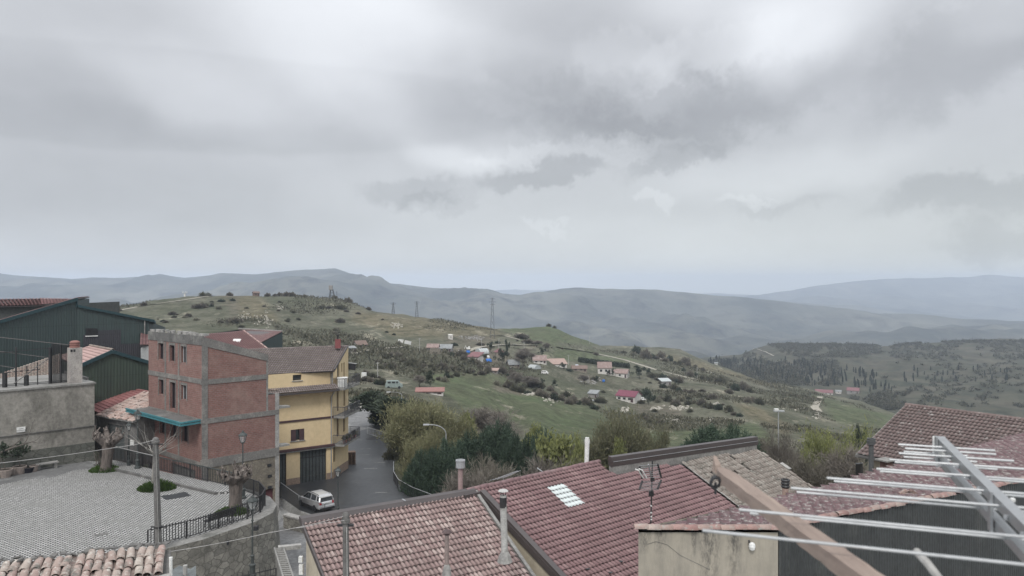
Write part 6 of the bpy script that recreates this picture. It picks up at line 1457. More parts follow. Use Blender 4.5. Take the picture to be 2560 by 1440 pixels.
# ---------------------------------------------------------------- vegetation
def leafmat(name, c1, c2, c3=None, trans=.25, rough=.7):
    m, nd, lk, b = newmat(name)
    g = nd.new('ShaderNodeNewGeometry'); r = nd.new('ShaderNodeValToRGB'); lk.new(g.outputs['Random Per Island'], r.inputs[0])
    r.color_ramp.elements[0].color = c4(c1); r.color_ramp.elements[1].color = c4(c2)
    if c3: e = r.color_ramp.elements.new(.8); e.color = c4(c3)
    oi = nd.new('ShaderNodeObjectInfo'); hh = nd.new('ShaderNodeMapRange'); hh.inputs['To Min'].default_value = .8; hh.inputs['To Max'].default_value = 1.2; lk.new(oi.outputs['Random'], hh.inputs['Value'])
    sc = nd.new('ShaderNodeVectorMath'); sc.operation = 'SCALE'; lk.new(r.outputs[0], sc.inputs[0]); lk.new(hh.outputs[0], sc.inputs['Scale'])
    lk.new(sc.outputs[0], b.inputs['Base Color']); b.inputs['Roughness'].default_value = rough; b.inputs['Specular IOR Level'].default_value = .15
    if trans:
        tr = nd.new('ShaderNodeBsdfTranslucent'); lk.new(sc.outputs[0], tr.inputs[0]); mx = nd.new('ShaderNodeMixShader'); mx.inputs[0].default_value = trans
        out = [n for n in nd if n.type == 'OUTPUT_MATERIAL'][0]; lk.new(b.outputs[0], mx.inputs[1]); lk.new(tr.outputs[0], mx.inputs[2]); lk.new(mx.outputs[0], out.inputs[0])
    return m
bark = mat('bark', (.13, .115, .10), (.085, .075, .066), 6, rough=.95)
bark_pale = mat('pale_bark', (.30, .285, .26), (.2, .19, .175), 6, rough=.9)
bark_grey = mat('pollard_bark', (.165, .14, .125), (.085, .073, .066), 5, (.24, .21, .19), 3, rough=.95, stretch=(1, 1, .25), bump=.6)
L_willow = leafmat('brown_willow_twigs', (.215, .20, .125), (.30, .285, .17), (.22, .225, .12))
L_yellow = leafmat('spring_yellow_leaves', (.14, .15, .065), (.27, .285, .11), (.19, .205, .085))
L_olive = leafmat('olive_leaves', (.12, .125, .075), (.185, .188, .10), (.155, .145, .095))
L_pine = leafmat('pine_needles', (.042, .064, .045), (.088, .118, .082), (.06, .088, .06), .1)
L_dark = leafmat('dark_evergreen', (.045, .057, .043), (.082, .10, .068), (.06, .075, .053), .1)
L_cyp = leafmat('cypress_foliage', (.032, .04, .032), (.06, .07, .052), None, .1)
L_twig = leafmat('grey_twigs', (.13, .115, .102), (.19, .172, .15), (.155, .14, .12), 0)
L_twigr = leafmat('dark_twigs', (.13, .115, .10), (.185, .168, .148), (.155, .145, .112), 0)
L_green = leafmat('grass_blades', (.05, .09, .025), (.10, .15, .045), (.075, .12, .035))
L_bush = leafmat('scrub_leaves', (.085, .09, .062), (.132, .132, .092), (.11, .105, .078), .1)
L_blos = leafmat('pale_scrub', (.20, .185, .15), (.34, .32, .28), (.15, .15, .10), .1)
class Tree:
    def __init__(s, seed): s.r = np.random.default_rng(seed); s.seg = []; s.tips = []
    def grow(s, p, d, L, r, depth, nch=(2, 3), ang=.6, up=.15, shrink=.72, wig=.12, steps=3, side=0):
        p = np.array(p, float); d = np.array(d, float); d /= np.linalg.norm(d)
        for k in range(steps):
            d2 = d + s.r.normal(0, wig, 3) + np.array([0, 0, up * .3]); d2 /= np.linalg.norm(d2); q = p + d2 * L / steps
            r2 = r * (1 - .28 / steps * (k + 1)) if depth else r * (1 - .8 * (k + 1) / steps)
            s.seg.append((p, q, r, max(r2, .004))); p, d, r = q, d2, max(r2, .004)
            if depth <= 1: s.tips.append((p.copy(), d.copy(), depth))
            if side and depth > 0 and k < steps - 1 and s.r.random() < side: s._child(p, d, L * .75, r * .6, depth - 1, nch, ang * 1.2, up, shrink, wig, steps, side)
        if depth > 0:
            for _ in range(s.r.integers(nch[0], nch[1] + 1)): s._child(p, d, L * shrink, r * .72, depth - 1, nch, ang, up, shrink, wig, steps, side)
    def _child(s, p, d, L, r, depth, nch, ang, up, shrink, wig, steps, side):
        v = s.r.normal(0, 1, 3); v -= d * v.dot(d); v /= np.linalg.norm(v) + 1e-9; a = ang * s.r.uniform(.6, 1.3)
        d2 = d * math.cos(a) + v * math.sin(a) + np.array([0, 0, up]); s.grow(p, d2, L * s.r.uniform(.75, 1.15), r, depth, nch, ang, up, shrink, wig, steps, side)
    def wood(s, name, m, parent, sides=5, rmin=0.0):
        V, Fc = [], []; k = 0
        for p, q, r0, r1 in s.seg:
            if r0 < rmin: continue
            d = q - p; l = np.linalg.norm(d); d = d / (l + 1e-9); x = np.cross(d, [0, 0, 1.0]); x = x / np.linalg.norm(x) if np.linalg.norm(x) > 1e-3 else np.array([1.0, 0, 0]); y = np.cross(d, x)
            n = sides if r0 > .03 else 3; a = np.arange(n) * 2 * np.pi / n
            ring = np.cos(a)[:, None] * x + np.sin(a)[:, None] * y; V += [p + ring * r0, q + d * r1 * .3 + ring * r1]
            for i in range(n): j = (i + 1) % n; Fc.append((k + i, k + j, k + n + j, k + n + i))
            k += 2 * n
        return npmesh(name, np.concatenate(V), np.array(Fc), m, parent)
def quads(c, d, ln, wd, rng):
    """leaf or needle quads centred at c, along d"""
    d = d / (np.linalg.norm(d, axis=1)[:, None] + 1e-9); v = rng.normal(0, 1, c.shape); x = np.cross(d, v); x /= np.linalg.norm(x, axis=1)[:, None] + 1e-9
    ln = np.broadcast_to(ln, (len(c),))[:, None]; wd = np.broadcast_to(wd, (len(c),))[:, None]
    a = c - x * wd * .5; b_ = c + x * wd * .5; e = c + d * ln + x * wd * .35; f = c + d * ln - x * wd * .35
    V = np.stack([a, b_, e, f], 1).reshape(-1, 3); return V, np.arange(len(V)).reshape(-1, 4)
def leaves(tips, n, spread, ln, wd, rng, updir=.2, drop=0.0):
    P_ = np.array([t[0] for t in tips]); D_ = np.array([t[1] for t in tips]); i = rng.integers(0, len(P_), n)
    c = P_[i] + rng.normal(0, spread, (n, 3)); d = D_[i] + rng.normal(0, .7, (n, 3)) + np.array([0, 0, updir - drop]); return quads(c, d, rng.uniform(.6, 1.3, n) * ln, rng.uniform(.6, 1.3, n) * wd, rng)
def tuft(c, axis, n, ln, wd, rng, cone=.5):
    d = np.array(axis)[None, :] + rng.normal(0, cone, (n, 3)); return quads(np.repeat(np.array(c)[None, :], n, 0) + rng.normal(0, .03, (n, 3)), d, rng.uniform(.7, 1.2, n) * ln, wd, rng)
def joinq(parts):
    V = np.concatenate([p[0] for p in parts]); return V, np.arange(len(V)).reshape(-1, 4)
def proto(name): return thing(name, '', 'tree')
def t_willow(seed, h=10, leafm=None, n=9000):                       # fine upright brownish crown
    t = proto('leafy_tree'); T = Tree(seed); 
    for k in range(3): T.grow((T.r.normal(0, .15), T.r.normal(0, .15), 0), (T.r.normal(0, .3), T.r.normal(0, .3), 1), h * .30, .16, 4, (2, 3), .42, .22, .74, .12, 3, .45)
    T.wood('trunk', bark, t, rmin=.012); V = [leaves(T.tips, int(n * 1.3), .26, .42, .035, T.r, .45), leaves(T.tips, n // 2, .34, .13, .09, T.r, .2)]; v, f = joinq(V); npmesh('crown', v, f, leafm or L_willow, t); return t
def t_leaf(seed, h=9, leafm=None, n=6500, sz=.2):                    # open crown with fresh leaf clusters
    t = proto('leafy_tree'); T = Tree(seed); T.grow((0, 0, 0), (0, 0, 1), h * .28, .16, 4, (2, 4), .62, .12, .76, .12, 3, .4); T.wood('trunk', bark, t, rmin=.014)
    P_ = [x for x in T.tips]; T.r.shuffle(P_); keep_ = P_[:int(len(P_) * .75)]
    v, f = joinq([leaves(keep_, n, .16, sz, sz * .8, T.r, .3)]); npmesh('crown', v, f, leafm or L_yellow, t); return t
def t_bare(seed, h=9, twm=None, bm=None, n=7000, nm='bare_tree', ang=.5, depth=4):
    t = proto(nm); T = Tree(seed); T.grow((0, 0, 0), (0, 0, 1), h * .27, .13, depth, (2, 4), ang, .16, .77, .13, 3, .5); T.wood('trunk', bm or bark, t, rmin=.012)
    v, f = leaves(T.tips, n, .12, .55, .022, T.r, .25); npmesh('twigs', v, f, twm or L_twig, t); return t
def t_pine(seed, h=8, w=3.0, n=520):                                 # Mediterranean pine: upturned bottlebrush shoots
    t = proto('pine_tree'); T = Tree(seed); r = T.r
    T.grow((0, 0, 0), (0, 0, 1), h * .5, .2, 0, steps=4, wig=.03); parts = []
    for k in range(n):
        u_ = r.random() ** .6; a = r.random() * 2 * np.pi; rr = w * (.25 + .75 * u_) * r.uniform(.5, 1); z = h * .32 + h * .62 * (1 - (rr / w) ** 2 * .75) * r.uniform(.55, 1.02)
        c = np.array([rr * math.cos(a), rr * math.sin(a), z]); ax = np.array([math.cos(a) * .38 * rr / w, math.sin(a) * .38 * rr / w, 1.0]); L_ = r.uniform(.45, .8)
        for s_ in np.linspace(0, 1, 5): parts.append(tuft(c + ax * L_ * s_, ax * .55, 8, .36, .04, r, .55))
        if k % 6 == 0: T.seg.append((np.array([0, 0, h * .3 + .4 * z * .4]), c, .035, .015))
    T.wood('trunk', bark, t); v, f = joinq(parts); npmesh('crown', v, f, L_pine, t); return t
def t_ever(seed, h=8, w=2.6, n=7000, m=None, nm='evergreen_tree'):    # dense dark irregular crown
    t = proto(nm); T = Tree(seed); r = T.r; T.grow((0, 0, 0), (0, 0, 1), h * .6, .16, 0, steps=4, wig=.04)
    B = [(np.array([r.normal(0, w * .38), r.normal(0, w * .38), h * r.uniform(.25, .9)]), r.uniform(.35, .6) * w * .7) for _ in range(16)]
    i = r.integers(0, len(B), n); d = r.normal(0, 1, (n, 3)); d /= np.linalg.norm(d, axis=1)[:, None]; c = np.array([B[k][0] for k in i]) + d * np.array([B[k][1] for k in i])[:, None] * (r.random(n) ** .4)[:, None]
    T.wood('trunk', bark, t); v, f = quads(c, d + np.array([0, 0, .5]), r.uniform(.2, .45, n), r.uniform(.07, .16, n), r); npmesh('crown', v, f, m or L_dark, t); return t
def t_bush(seed, m, n=700, bx=1.0, hz=.8, q=.28):                    # unit scrub bush, radius 1
    t = thing('bush', '', 'bush'); hz *= 1.5; r = np.random.default_rng(seed); d = r.normal(0, 1, (n, 3)); d /= np.linalg.norm(d, axis=1)[:, None]; d[:, 2] = np.abs(d[:, 2])
    lob = 1 + .3 * np.sin(d[:, 0] * 5 + seed) * np.cos(d[:, 1] * 6 + seed); c = d * (r.random(n) ** .45 * lob)[:, None] * np.array([bx, 1, hz]); v, f = quads(c, d + np.array([0, 0, .6]), r.uniform(.6, 1.3, n) * q, r.uniform(.5, 1.2, n) * q * .55, r); npmesh('leaves', v, f, m, t); 
    T = Tree(seed)
    for k in range(4): T.grow((0, 0, 0), (r.normal(0, .5), r.normal(0, .5), .8), .55, .04, 1, (2, 2), .6, .1)
    T.wood('stems', bark, t); return t
def t_cypress(seed, n=260):                                         # unit slim conifer: height 1, half width .14
    t = proto('cypress_tree'); r = np.random.default_rng(seed); z = r.random(n); a = r.random(n) * 6.283; w = .10 * (1 - z) ** .7 * np.clip(z * 6 + .3, 0, 1) * r.uniform(.5, 1.1, n); c = np.stack([np.cos(a) * w, np.sin(a) * w, .06 + z * .9], 1); d = np.stack([np.cos(a), np.sin(a), np.full(n, 1.6)], 1)
    v, f = quads(c, d, .10, .045, r); npmesh('crown', v, f, L_cyp, t); MB().tube([(0, 0, 0), (0, 0, .5)], .015, 4).build('trunk', bark, t, False); return t
PR = {}
def tree(kind, maker, label, group, u, vtop, d, zb, width=None, rz=0.0, nat_h=9, wscale=1.0):
    """place a tree: crown top seen at (u, vtop), distance d, foot at height zb"""
    top = P(u, vtop, d); hgt = top.z - zb
    if kind not in PR:
        o = maker(); o['_h'] = 0.0; PR[kind] = o
        zs = [max(v.co.z for v in c.data.vertices) for c in o.children]; o['_h'] = float(max(zs)); xs = [np.percentile(np.abs(np.array([v.co.x for v in c.data.vertices])), 96) for c in o.children if c.name.split('.')[0] in ('crown', 'twigs', 'leaves')]; o['_w'] = float(max(xs)) * 2
    else: o = dup(PR[kind], (0, 0, 0))
    s = hgt / PR[kind]['_h']; wx = s if width is None else width / F * d / PR[kind]['_w']
    o.location = (top.x, top.y, zb); o.rotation_euler = (0, 0, rz); o.scale = (wx, wx, s); o['label'] = label
    if group: o['group'] = group
    return o
TG = 'trees below the road'
tree('ever1', lambda: t_ever(3, 8, 2.8, 9000), 'dense dark evergreen beside the curved lamps at the road bend', TG, 962, 976, 108, -22, 120)
tree('ever1', None, 'dark evergreen half hidden behind the brown willow', TG, 990, 1000, 118, -24, 80, 1.2)
tree('wil1', lambda: t_willow(5, 10, L_willow, 12000), 'tall fine twigged brown willow nearest the road bend', TG, 1066, 972, 93, -27, 160)
tree('wil2', lambda: t_willow(8, 10, L_willow, 11000), 'broad brown willow with greenish tips right of the tallest one', TG, 1110, 1005, 98, -27.5, 190)
tree('wil1', None, 'low brown willow crown leaning over the guard railing', TG, 1046, 1070, 84, -25, 75, 2.0)
tree('wil2', None, 'small brownish willow below the tallest willow', TG, 1085, 1050, 86, -26, 120, 1.1)
tree('pine1', lambda: t_pine(2, 8, 3.2, 560), 'dark pine with upturned shoots behind the tall curved lamp', TG, 1130, 1088, 79, -28, 150)
tree('pine2', lambda: t_pine(7, 8, 2.6, 480), 'dark pine with raised candle shoots left of the yellow leaved tree', TG, 1245, 1043, 82, -29, 120)
tree('pine1', None, 'round dark pine lowest beside the guard railing', TG, 1062, 1112, 76, -27, 100, 1.0)
tree('pine2', None, 'broad dark pine between the bare shrubs', TG, 1195, 1066, 80, -29, 130, 2.2)
tree('pine1', None, 'dark pine just left of the bright yellow tree', TG, 1300, 1078, 78, -30, 120, 2.7)
tree('pine2', None, 'slim dark pine behind the bright yellow tree', TG, 1358, 1060, 84, -30, 75, .6)
tree('yel1', lambda: t_leaf(11, 9, L_yellow, 9000, .17), 'bright yellow green tree in fresh leaf above the red roof ridge', TG, 1385, 1066, 79, -30, 200)
tree('yel2', lambda: t_leaf(13, 9, L_yellow, 6000, .15), 'pale yellow green tree behind the dark pines', TG, 1310, 1042, 98, -31, 150)
tree('yel1', None, 'yellow green tree between willow and bare grey tree', TG, 1168, 1022, 102, -29, 100, 1.5)
tree('yel2', None, 'thin yellowish tree beside the white flue pipe', TG, 1440, 1080, 76, -31, 110, 2.4)
tree('bare1', lambda: t_bare(4, 9, L_twig, bark, 9000), 'round grey bare tree rising behind the pines', TG, 1218, 1003, 126, -30, 120)
tree('bare2', lambda: t_bare(9, 9, L_twigr, bark, 8000), 'brown bare thicket between the dark pines', TG, 1200, 1112, 73, -28, 140)
tree('bare1', None, 'bare brown tree under the bright yellow tree', TG, 1330, 1120, 72, -29, 130, 1.9)
tree('bare2', None, 'leafless shrub beside the bright yellow tree', TG, 1435, 1125, 70, -29, 120, .9)
tree('bare1', None, 'small leafless tree behind the white drum flue', TG, 1155, 1140, 70, -28, 110, .4)
tree('olv1', lambda: t_willow(21, 10, L_olive, 9000), 'large loose olive green tree with visible branches behind the parapet', TG, 1545, 1003, 88, -31, 240)
tree('olv1', None, 'second loose olive green tree right of the larger one', TG, 1625, 1040, 92, -32, 150, 1.8)
tree('yel2', None, 'low yellowish tree in front of the parapet flashing', TG, 1500, 1080, 80, -31, 130, .8)
tree('stone', lambda: t_pine(17, 7, 3.6, 620), 'stone pine with a spiky dome crown above the dark parapet flashing', TG, 1806, 1052, 64, -22, 215)
tree('stone', None, 'small dark pine top left of the stone pine', TG, 1703, 1112, 66, -22, 80, 1.3)
tree('pale1', lambda: t_bare(31, 9, L_twig, bark_pale, 5200, depth=4, ang=.42), 'pale barked bare tree right of the T topped lamp', TG, 1995, 1050, 62, -21, 130)
tree('bare2', None, 'dark bare tree left of the pale barked one', TG, 1925, 1078, 68, -22, 120, 2.6)
tree('pale1', None, 'pale barked bare tree before the willow on the right', TG, 2065, 1085, 58, -20, 110, 2.1)
tree('bare1', None, 'brown bare thicket beside the cream house', TG, 2120, 1105, 56, -20, 120, 2.9)
tree('bare2', None, 'dense bare thicket at the foot of the yellowish willow', TG, 2040, 1125, 54, -19, 150, 3.5)
tree('bare2', None, 'bare thicket behind the verge of the mossy roof', TG, 1960, 1140, 58, -20, 130, 4.3)
tree('yel3', lambda: t_willow(41, 9, L_yellow, 7000), 'yellow green willow rising behind the bare trees on the right', TG, 2085, 1034, 72, -25, 215)
tree('ever1', None, 'small dark conifer above the brown tiled roof', TG, 2150, 1052, 118, -40, 20, .3)
tree('bare1', None, 'leafless brown tree in the gap below the barns', TG, 1900, 1100, 86, -30, 130, 1.2)
# undergrowth under the trees
rg = np.random.default_rng(3); n = 24000
uu = rg.uniform(985, 2130, n); dd = rg.uniform(66, 128, n); lim = np.interp(uu, [985, 1000, 1060, 1150, 2130], [104, 92, 77, 66, 56]); k_ = dd > lim; uu, dd = uu[k_], dd[k_]
zz = np.array([gz((a - 1280) / F * b_, b_) for a, b_ in zip(uu, dd)]); c = np.stack([(uu - 1280) / F * dd, dd, zz], 1); patch = fbm(c[:, 0] / 5, c[:, 1] / 5, 3, 5); hgt = np.clip(.5 + 1.4 * patch, .15, 1.6); c[:, 2] += rg.random(len(c)) * hgt * 1.2
v, f = quads(c, rg.normal(0, .5, c.shape) + np.array([0, 0, .9]), rg.uniform(.3, .7, len(c)), rg.uniform(.05, .2, len(c)), rg); struct(npmesh('undergrowth', v, f, L_bush), 'stuff')
BUSH = [t_bush(1, L_bush), t_bush(2, L_dark), t_bush(3, L_blos, 500), t_bush(4, L_twigr, 900, q=.34)]
for b_ in BUSH: b_.location = (0, 0, -900)
BU = [0, 0, 0, 0]
def bush(kind, u, v, wpx, label, group, ht=1.0, g=G, sink=.06):
    p = g(u, v) if not isinstance(v, Vector) else v; w = wpx * .5 / F * p.y; o = BUSH[kind] if BU[kind] == 0 else dup(BUSH[kind], (0, 0, 0)); BU[kind] += 1
    o.location = p - UP * w * sink; o.scale = (w, w, w * ht); o.rotation_euler = (0, 0, (u * 7.3 + wpx) % 6.28); o['label'] = label; o['category'] = 'bush'; o['group'] = group; return o
# pollards and plants on the plaza
def pollard(label, u, v, d, zb, h, r, seed, lean=(0, 0), stubs=26, white=.5):
    p = P(u, v, d); t = thing('pollard_tree', label, 'tree', (p.x, p.y, zb), group='pollard trees on the plaza'); T = Tree(seed); rr = T.r
    T.seg = []; prof_ = [(0, 1.25), (.12, 1.0), (.4, .95), (.65, 1.15), (.8, 1.3)]
    pts = [(np.array([lean[0] * k, lean[1] * k, h * k]), r * w) for k, w in prof_]
    for (a, ra), (b2, rb2) in zip(pts, pts[1:]): T.seg.append((a, b2, ra, rb2))
    heads = []
    for k in range(6):
        a = k * 1.05 + rr.uniform(-.3, .3); b0 = pts[-2][0]; e_ = b0 + np.array([math.cos(a) * r * 2.1, math.sin(a) * r * 2.1, h * rr.uniform(.2, .36)]); T.seg.append((b0, e_, r * .75, r * .5)); heads.append(e_)
        T.seg.append((e_, e_ + np.array([math.cos(a) * .1, math.sin(a) * .1, .12]), r * .62, r * .3))
    S_ = Tree(seed + 1)
    for k in range(stubs):
        e_ = heads[rr.integers(0, len(heads))] + rr.normal(0, r * .35, 3); dv = np.array([rr.normal(0, .5), rr.normal(0, .5), 1]); dv /= np.linalg.norm(dv); L_ = rr.uniform(.2, .5); S_.seg.append((e_, e_ + dv * L_, rr.uniform(.04, .085), rr.uniform(.035, .06)))
    T.seg += S_.seg; T.wood('trunk', bark_grey, t, 8)
    mb = MB()
    for a, b2, r0, r1 in S_.seg:
        if rr.random() < white: d_ = Vector(b2 - a).normalized(); mb.lathe(Vector(b2) + Vector((0, 0, .012)), [(r1 * 1.02, 0), (0, .02)], 6)
    if mb.f: mb.build('cut_faces', mat('cut_wood_' + str(seed), (.46, .41, .36), (.36, .31, .27), 5), t, False)
    return t
pollard('thick knobbly pollard tree at the curved end of the plaza', 588, 1268, 50.5, PLZ, 2.6, .42, 3, (.05, .1), 46, .35)
pollard('pollard with pale cut ends and vines at the foot of the grey wall', 264, 1180, 61, PLZ, 3.0, .42, 9, (.3, .1), 34, .55)
def grasstuft(label, u, v, z, rad, n, hgt, m, cat='grass tuft', nm='grass_tuft', grp='grass tufts at the trees'):
    p = PZ(u, v, z); r = np.random.default_rng(int(u)); a = r.random(n) * 6.283; q = np.sqrt(r.random(n)) * rad; c = np.stack([np.cos(a) * q, np.sin(a) * q * .8, np.zeros(n)], 1); dv = np.stack([np.cos(a) * .6, np.sin(a) * .6, np.ones(n)], 1) + r.normal(0, .3, (n, 3)); v_, f_ = quads(c, dv, r.uniform(.5, 1.2, n) * hgt * (1.15 - q / rad), .05, r); o = npmesh(nm, v_, f_, m); o.location = p; tag(o, label, cat, grp); return o
grasstuft('wide tuft of green grass behind the plaza pole', 392, 1222, PLZ, 1.35, 1500, .75, L_green)
grasstuft('green grass round the foot of the wall pollard', 262, 1176, PLZ, 1.2, 1100, .6, L_green)
grasstuft('green weeds round the foot of the thick pollard', 580, 1282, PLZ, 1.1, 900, .5, L_green)
w_ = Tree(5); 
for k in range(26): a = k * .9; w_.grow((math.cos(a) * .5, math.sin(a) * .4, 0), (.15 * math.cos(a), .15 * math.sin(a), 1), 2.2, .03, 0, steps=4, wig=.12)
t = thing('vine_stems', 'upright dry vine stems round the wall pollard', 'vine', PZ(262, 1174, PLZ)); w_.wood('stems', bark_grey, t, 4)
t = thing('bare_sapling', 'leafless pale branched sapling behind the plaza pole', 'tree', PZ(383, 1222, PLZ), group='pollard trees on the plaza'); w_ = Tree(12); w_.grow((0, 0, 0), (-.05, 0, 1), 2.6, .13, 0, steps=3, wig=.04)
for k in range(11): a = k * 2.2; w_.grow((0, 0, 2.3 + .04 * k), (math.cos(a) * .9, math.sin(a) * .9, .55), 1.7 + .5 * (k % 3), .035, 1, (2, 2), .4, .05, .6, .1, 3, .3)
w_.wood('trunk', bark_pale, t, 5)
t = thing('potted_shrub', 'leafy green shrub growing in the large pale flowerpot', 'shrub', POTS[2] + UP * .55); w_ = Tree(14); w_.grow((0, 0, 0), (0, 0, 1), .8, .04, 2, (3, 4), .7, .1); w_.wood('stems', bark, t, 4); v, f = leaves(w_.tips, 300, .12, .2, .1, w_.r, .1); npmesh('leaves', v, f, L_dark, t)
t = thing('potted_shrub', 'leafy dark shrub in the widest flowerpot at the left edge', 'shrub', POTS[0] + UP * .58); w_ = Tree(15); w_.grow((0, 0, 0), (-.1, 0, 1), .8, .04, 2, (3, 4), .8, .1); w_.wood('stems', bark, t, 4); v, f = leaves(w_.tips, 300, .14, .22, .1, w_.r, .1); npmesh('leaves', v, f, L_dark, t)
t = thing('bare_branch_tree', 'dark gnarled bare branch reaching in from the left edge before the wall', 'tree', onf(-16, 1180, 1.6)); t.location.z = PLZ; w_ = Tree(19); w_.grow((0, 0, 0), (.1, 0, 1), 2.0, .11, 0, steps=3); w_.grow((.2, 0, 2.0), (1, .6, .35), 2.1, .08, 2, (2, 3), .6, .1, .55, .18, 4, .5); w_.wood('trunk', bark, t, 5)
bush(1, 672, PZ(680, 1352, -17.6) + Vector((0, 0, .4)), 22, 'green caper bush growing out of the curved stone wall', 'plants by the road', 1.3)
bush(0, 978, PZ(979, 1148, RZ), 36, 'rounded brownish bush on the outer road edge', 'plants by the road', 1.2)
# balcony plants
for k, s_ in enumerate((.5, 1.6, 3.4)):
    q = yc + yn2 * 1.1 + yd2 * s_ + UP * -17.05; t = thing('planter', ('long planter', 'round pot of leafy plants', 'pot with a bushy plant')[k] + ' on the lowest balcony of the yellow building', 'planter', q, group='plants on the lowest balcony'); MB().lathe(q, [(.17, 0), (.24, .36), (.2, .36)], 10).build('pot', terr, t); r = np.random.default_rng(k); n = 160; d_ = r.normal(0, 1, (n, 3)); v, f = quads(d_ * .12 + np.array([0, 0, .55]), d_, .14, .07, r); npmesh('leaves', v, f, L_bush, t)
# ---------------------------------------------------------------- silver car
t = thing('parked_car', 'small silver hatchback parked behind the ramp railing, seen from its rear left', 'car', (0, 0, 0))
silver = mat('silver_paint', (.56, .57, .58), (.52, .53, .54), 2, rough=.28, metal=.35, fine=.04, spec=.5)
black_pl = mat('black_plastic', (.03, .03, .032), (.022, .022, .023), 5, rough=.6); red_lens = mat('red_lens', (.36, .03, .035), (.26, .02, .025), 6, rough=.25, spec=.6); tyre_m = mat('tyre', (.02, .02, .021), rough=.85); rim_m = mat('alloy', (.45, .46, .47), rough=.35, metal=.6)
# stations along the length (x forward, rear at -2.05): x, half-width, sill z, belt z, half-width at belt
st = [(-2.06, .70, .42, .86, .66), (-1.98, .80, .34, .98, .76), (-1.6, .86, .28, 1.0, .82), (-.6, .875, .26, .97, .84), (.5, .875, .26, .94, .83), (1.1, .87, .27, .92, .80), (1.7, .83, .3, .82, .72), (2.0, .72, .36, .66, .6), (2.06, .6, .42, .56, .5)]
def ringb(s_): x, w, z0, z1, wb = s_; return [Vector((x, -w * .86, z0)), Vector((x, -w, z0 + .16)), Vector((x, -w * 1.0, z0 + .38)), Vector((x, -wb, z1)), Vector((x, -wb * .45, z1 + .03)), Vector((x, wb * .45, z1 + .03)), Vector((x, wb, z1)), Vector((x, w, z0 + .38)), Vector((x, w, z0 + .16)), Vector((x, w * .86, z0))]
mb = MB(); rg_ = [ringb(s_) for s_ in st]
for a, b in zip(rg_, rg_[1:]):
    for k in range(10): mb.face([a[k], a[(k + 1) % 10], b[(k + 1) % 10], b[k]][::-1], sm=k < 9)
mb.face(rg_[0]); mb.face(rg_[-1][::-1]); mb.build('body', silver, t, False)
# cabin: roof + pillars, glass set in
top = [(-1.86, .60, 1.40), (-1.4, .64, 1.52), (-.5, .65, 1.56), (.25, .63, 1.52)]; low = [(-2.0, .74, .98), (-1.5, .80, .99), (-.5, .82, .96), (1.15, .78, .92)]
mb = MB()
for (a, b, c, d) in zip(top, top[1:], low, low[1:]): mb.face([Vector((a[0], -a[1], a[2])), Vector((b[0], -b[1], b[2])), Vector((b[0], b[1], b[2])), Vector((a[0], a[1], a[2]))])
for s_ in (-1, 1):
    Lp = [Vector((a[0], s_ * a[1], a[2])) for a in top]; Bp = [Vector((a[0], s_ * a[1], a[2])) for a in low]
    for k, w in ((0, .1), (1, .05), (2, .06), (3, .06)): mb.bar(Lp[k], Bp[k] , w + .04, .05)
    for a, b in zip(Lp, Lp[1:]): mb.bar(a, b, .09, .06)
mb.build('roof', silver, t, False)
mb = MB()
for s_ in (-1, 1):
    Lp = [Vector((a[0], s_ * (a[1] - .01), a[2] - .02)) for a in top]; Bp = [Vector((a[0], s_ * (a[1] - .01), a[2])) for a in low]
    for k in range(3): mb.face([Bp[k], Bp[k + 1], Lp[k + 1], Lp[k]] if s_ < 0 else [Bp[k], Lp[k], Lp[k + 1], Bp[k + 1]])
mb.face([Vector((1.14, -.77, .92)), Vector((1.14, .77, .92)), Vector((.25, .61, 1.50)), Vector((.25, -.61, 1.50))]); mb.build('windows', glassy, t, False)
mb = MB(); mb.face([Vector((-2.005, .62, 1.0)), Vector((-2.005, -.62, 1.0)), Vector((-1.885, -.54, 1.37)), Vector((-1.885, .54, 1.37))]); mb.build('rear_window', glassy, t, False)
MB().bar((-1.98, -.62, 1.405), (-1.98, .62, 1.405), .2, .035).build('spoiler', silver, t, False)
for s_ in (-1, 1): MB().hexa([Vector(p) for p in ((-2.075, s_ * .52, .74), (-2.075, s_ * .73, .74), (-1.9, s_ * .80, .74), (-1.9, s_ * .6, .74))], [Vector(p) for p in ((-2.05, s_ * .55, .98), (-2.05, s_ * .71, .98), (-1.9, s_ * .79, .98), (-1.9, s_ * .6, .98))]).build('taillight', red_lens, t, False)
MB().hexa([Vector(p) for p in ((-2.14, -.78, .38), (-1.9, -.88, .38), (-1.9, .88, .38), (-2.14, .78, .38))][::-1], [Vector(p) for p in ((-2.16, -.76, .60), (-1.9, -.87, .62), (-1.9, .87, .62), (-2.16, .76, .60))][::-1]).build('bumper', silver, t, False)
MB().box((-2.1, 0, .36), (.12, 1.5, .2)).build('bumper_valance', black_pl, t, False)
pl_ = MB().box((-2.09, 0, .80), (.02, .52, .12)).build('number_plate', white_paint, t, False)
mb = MB()
for k in range(7): mb.box((-2.103, .2 - k * .066, .80), (.006, .04, .07))
mb.build('plate_characters', iron, pl_, False)
for s_ in (-1, 1): MB().tube([(-1.6, s_ * .57, 1.53), (-1.3, s_ * .6, 1.6), (.0, s_ * .6, 1.63), (.2, s_ * .58, 1.55)], .022, 6).build('roof_rail', black_pl, t, False); MB().box((.75, s_ * .96, 1.0), (.12, .2, .14)).build('mirror', silver, t, False); MB().bar((-1.3, s_ * .885, .4), (1.1, s_ * .885, .4), .03, .16).build('side_cladding', black_pl, t, False)
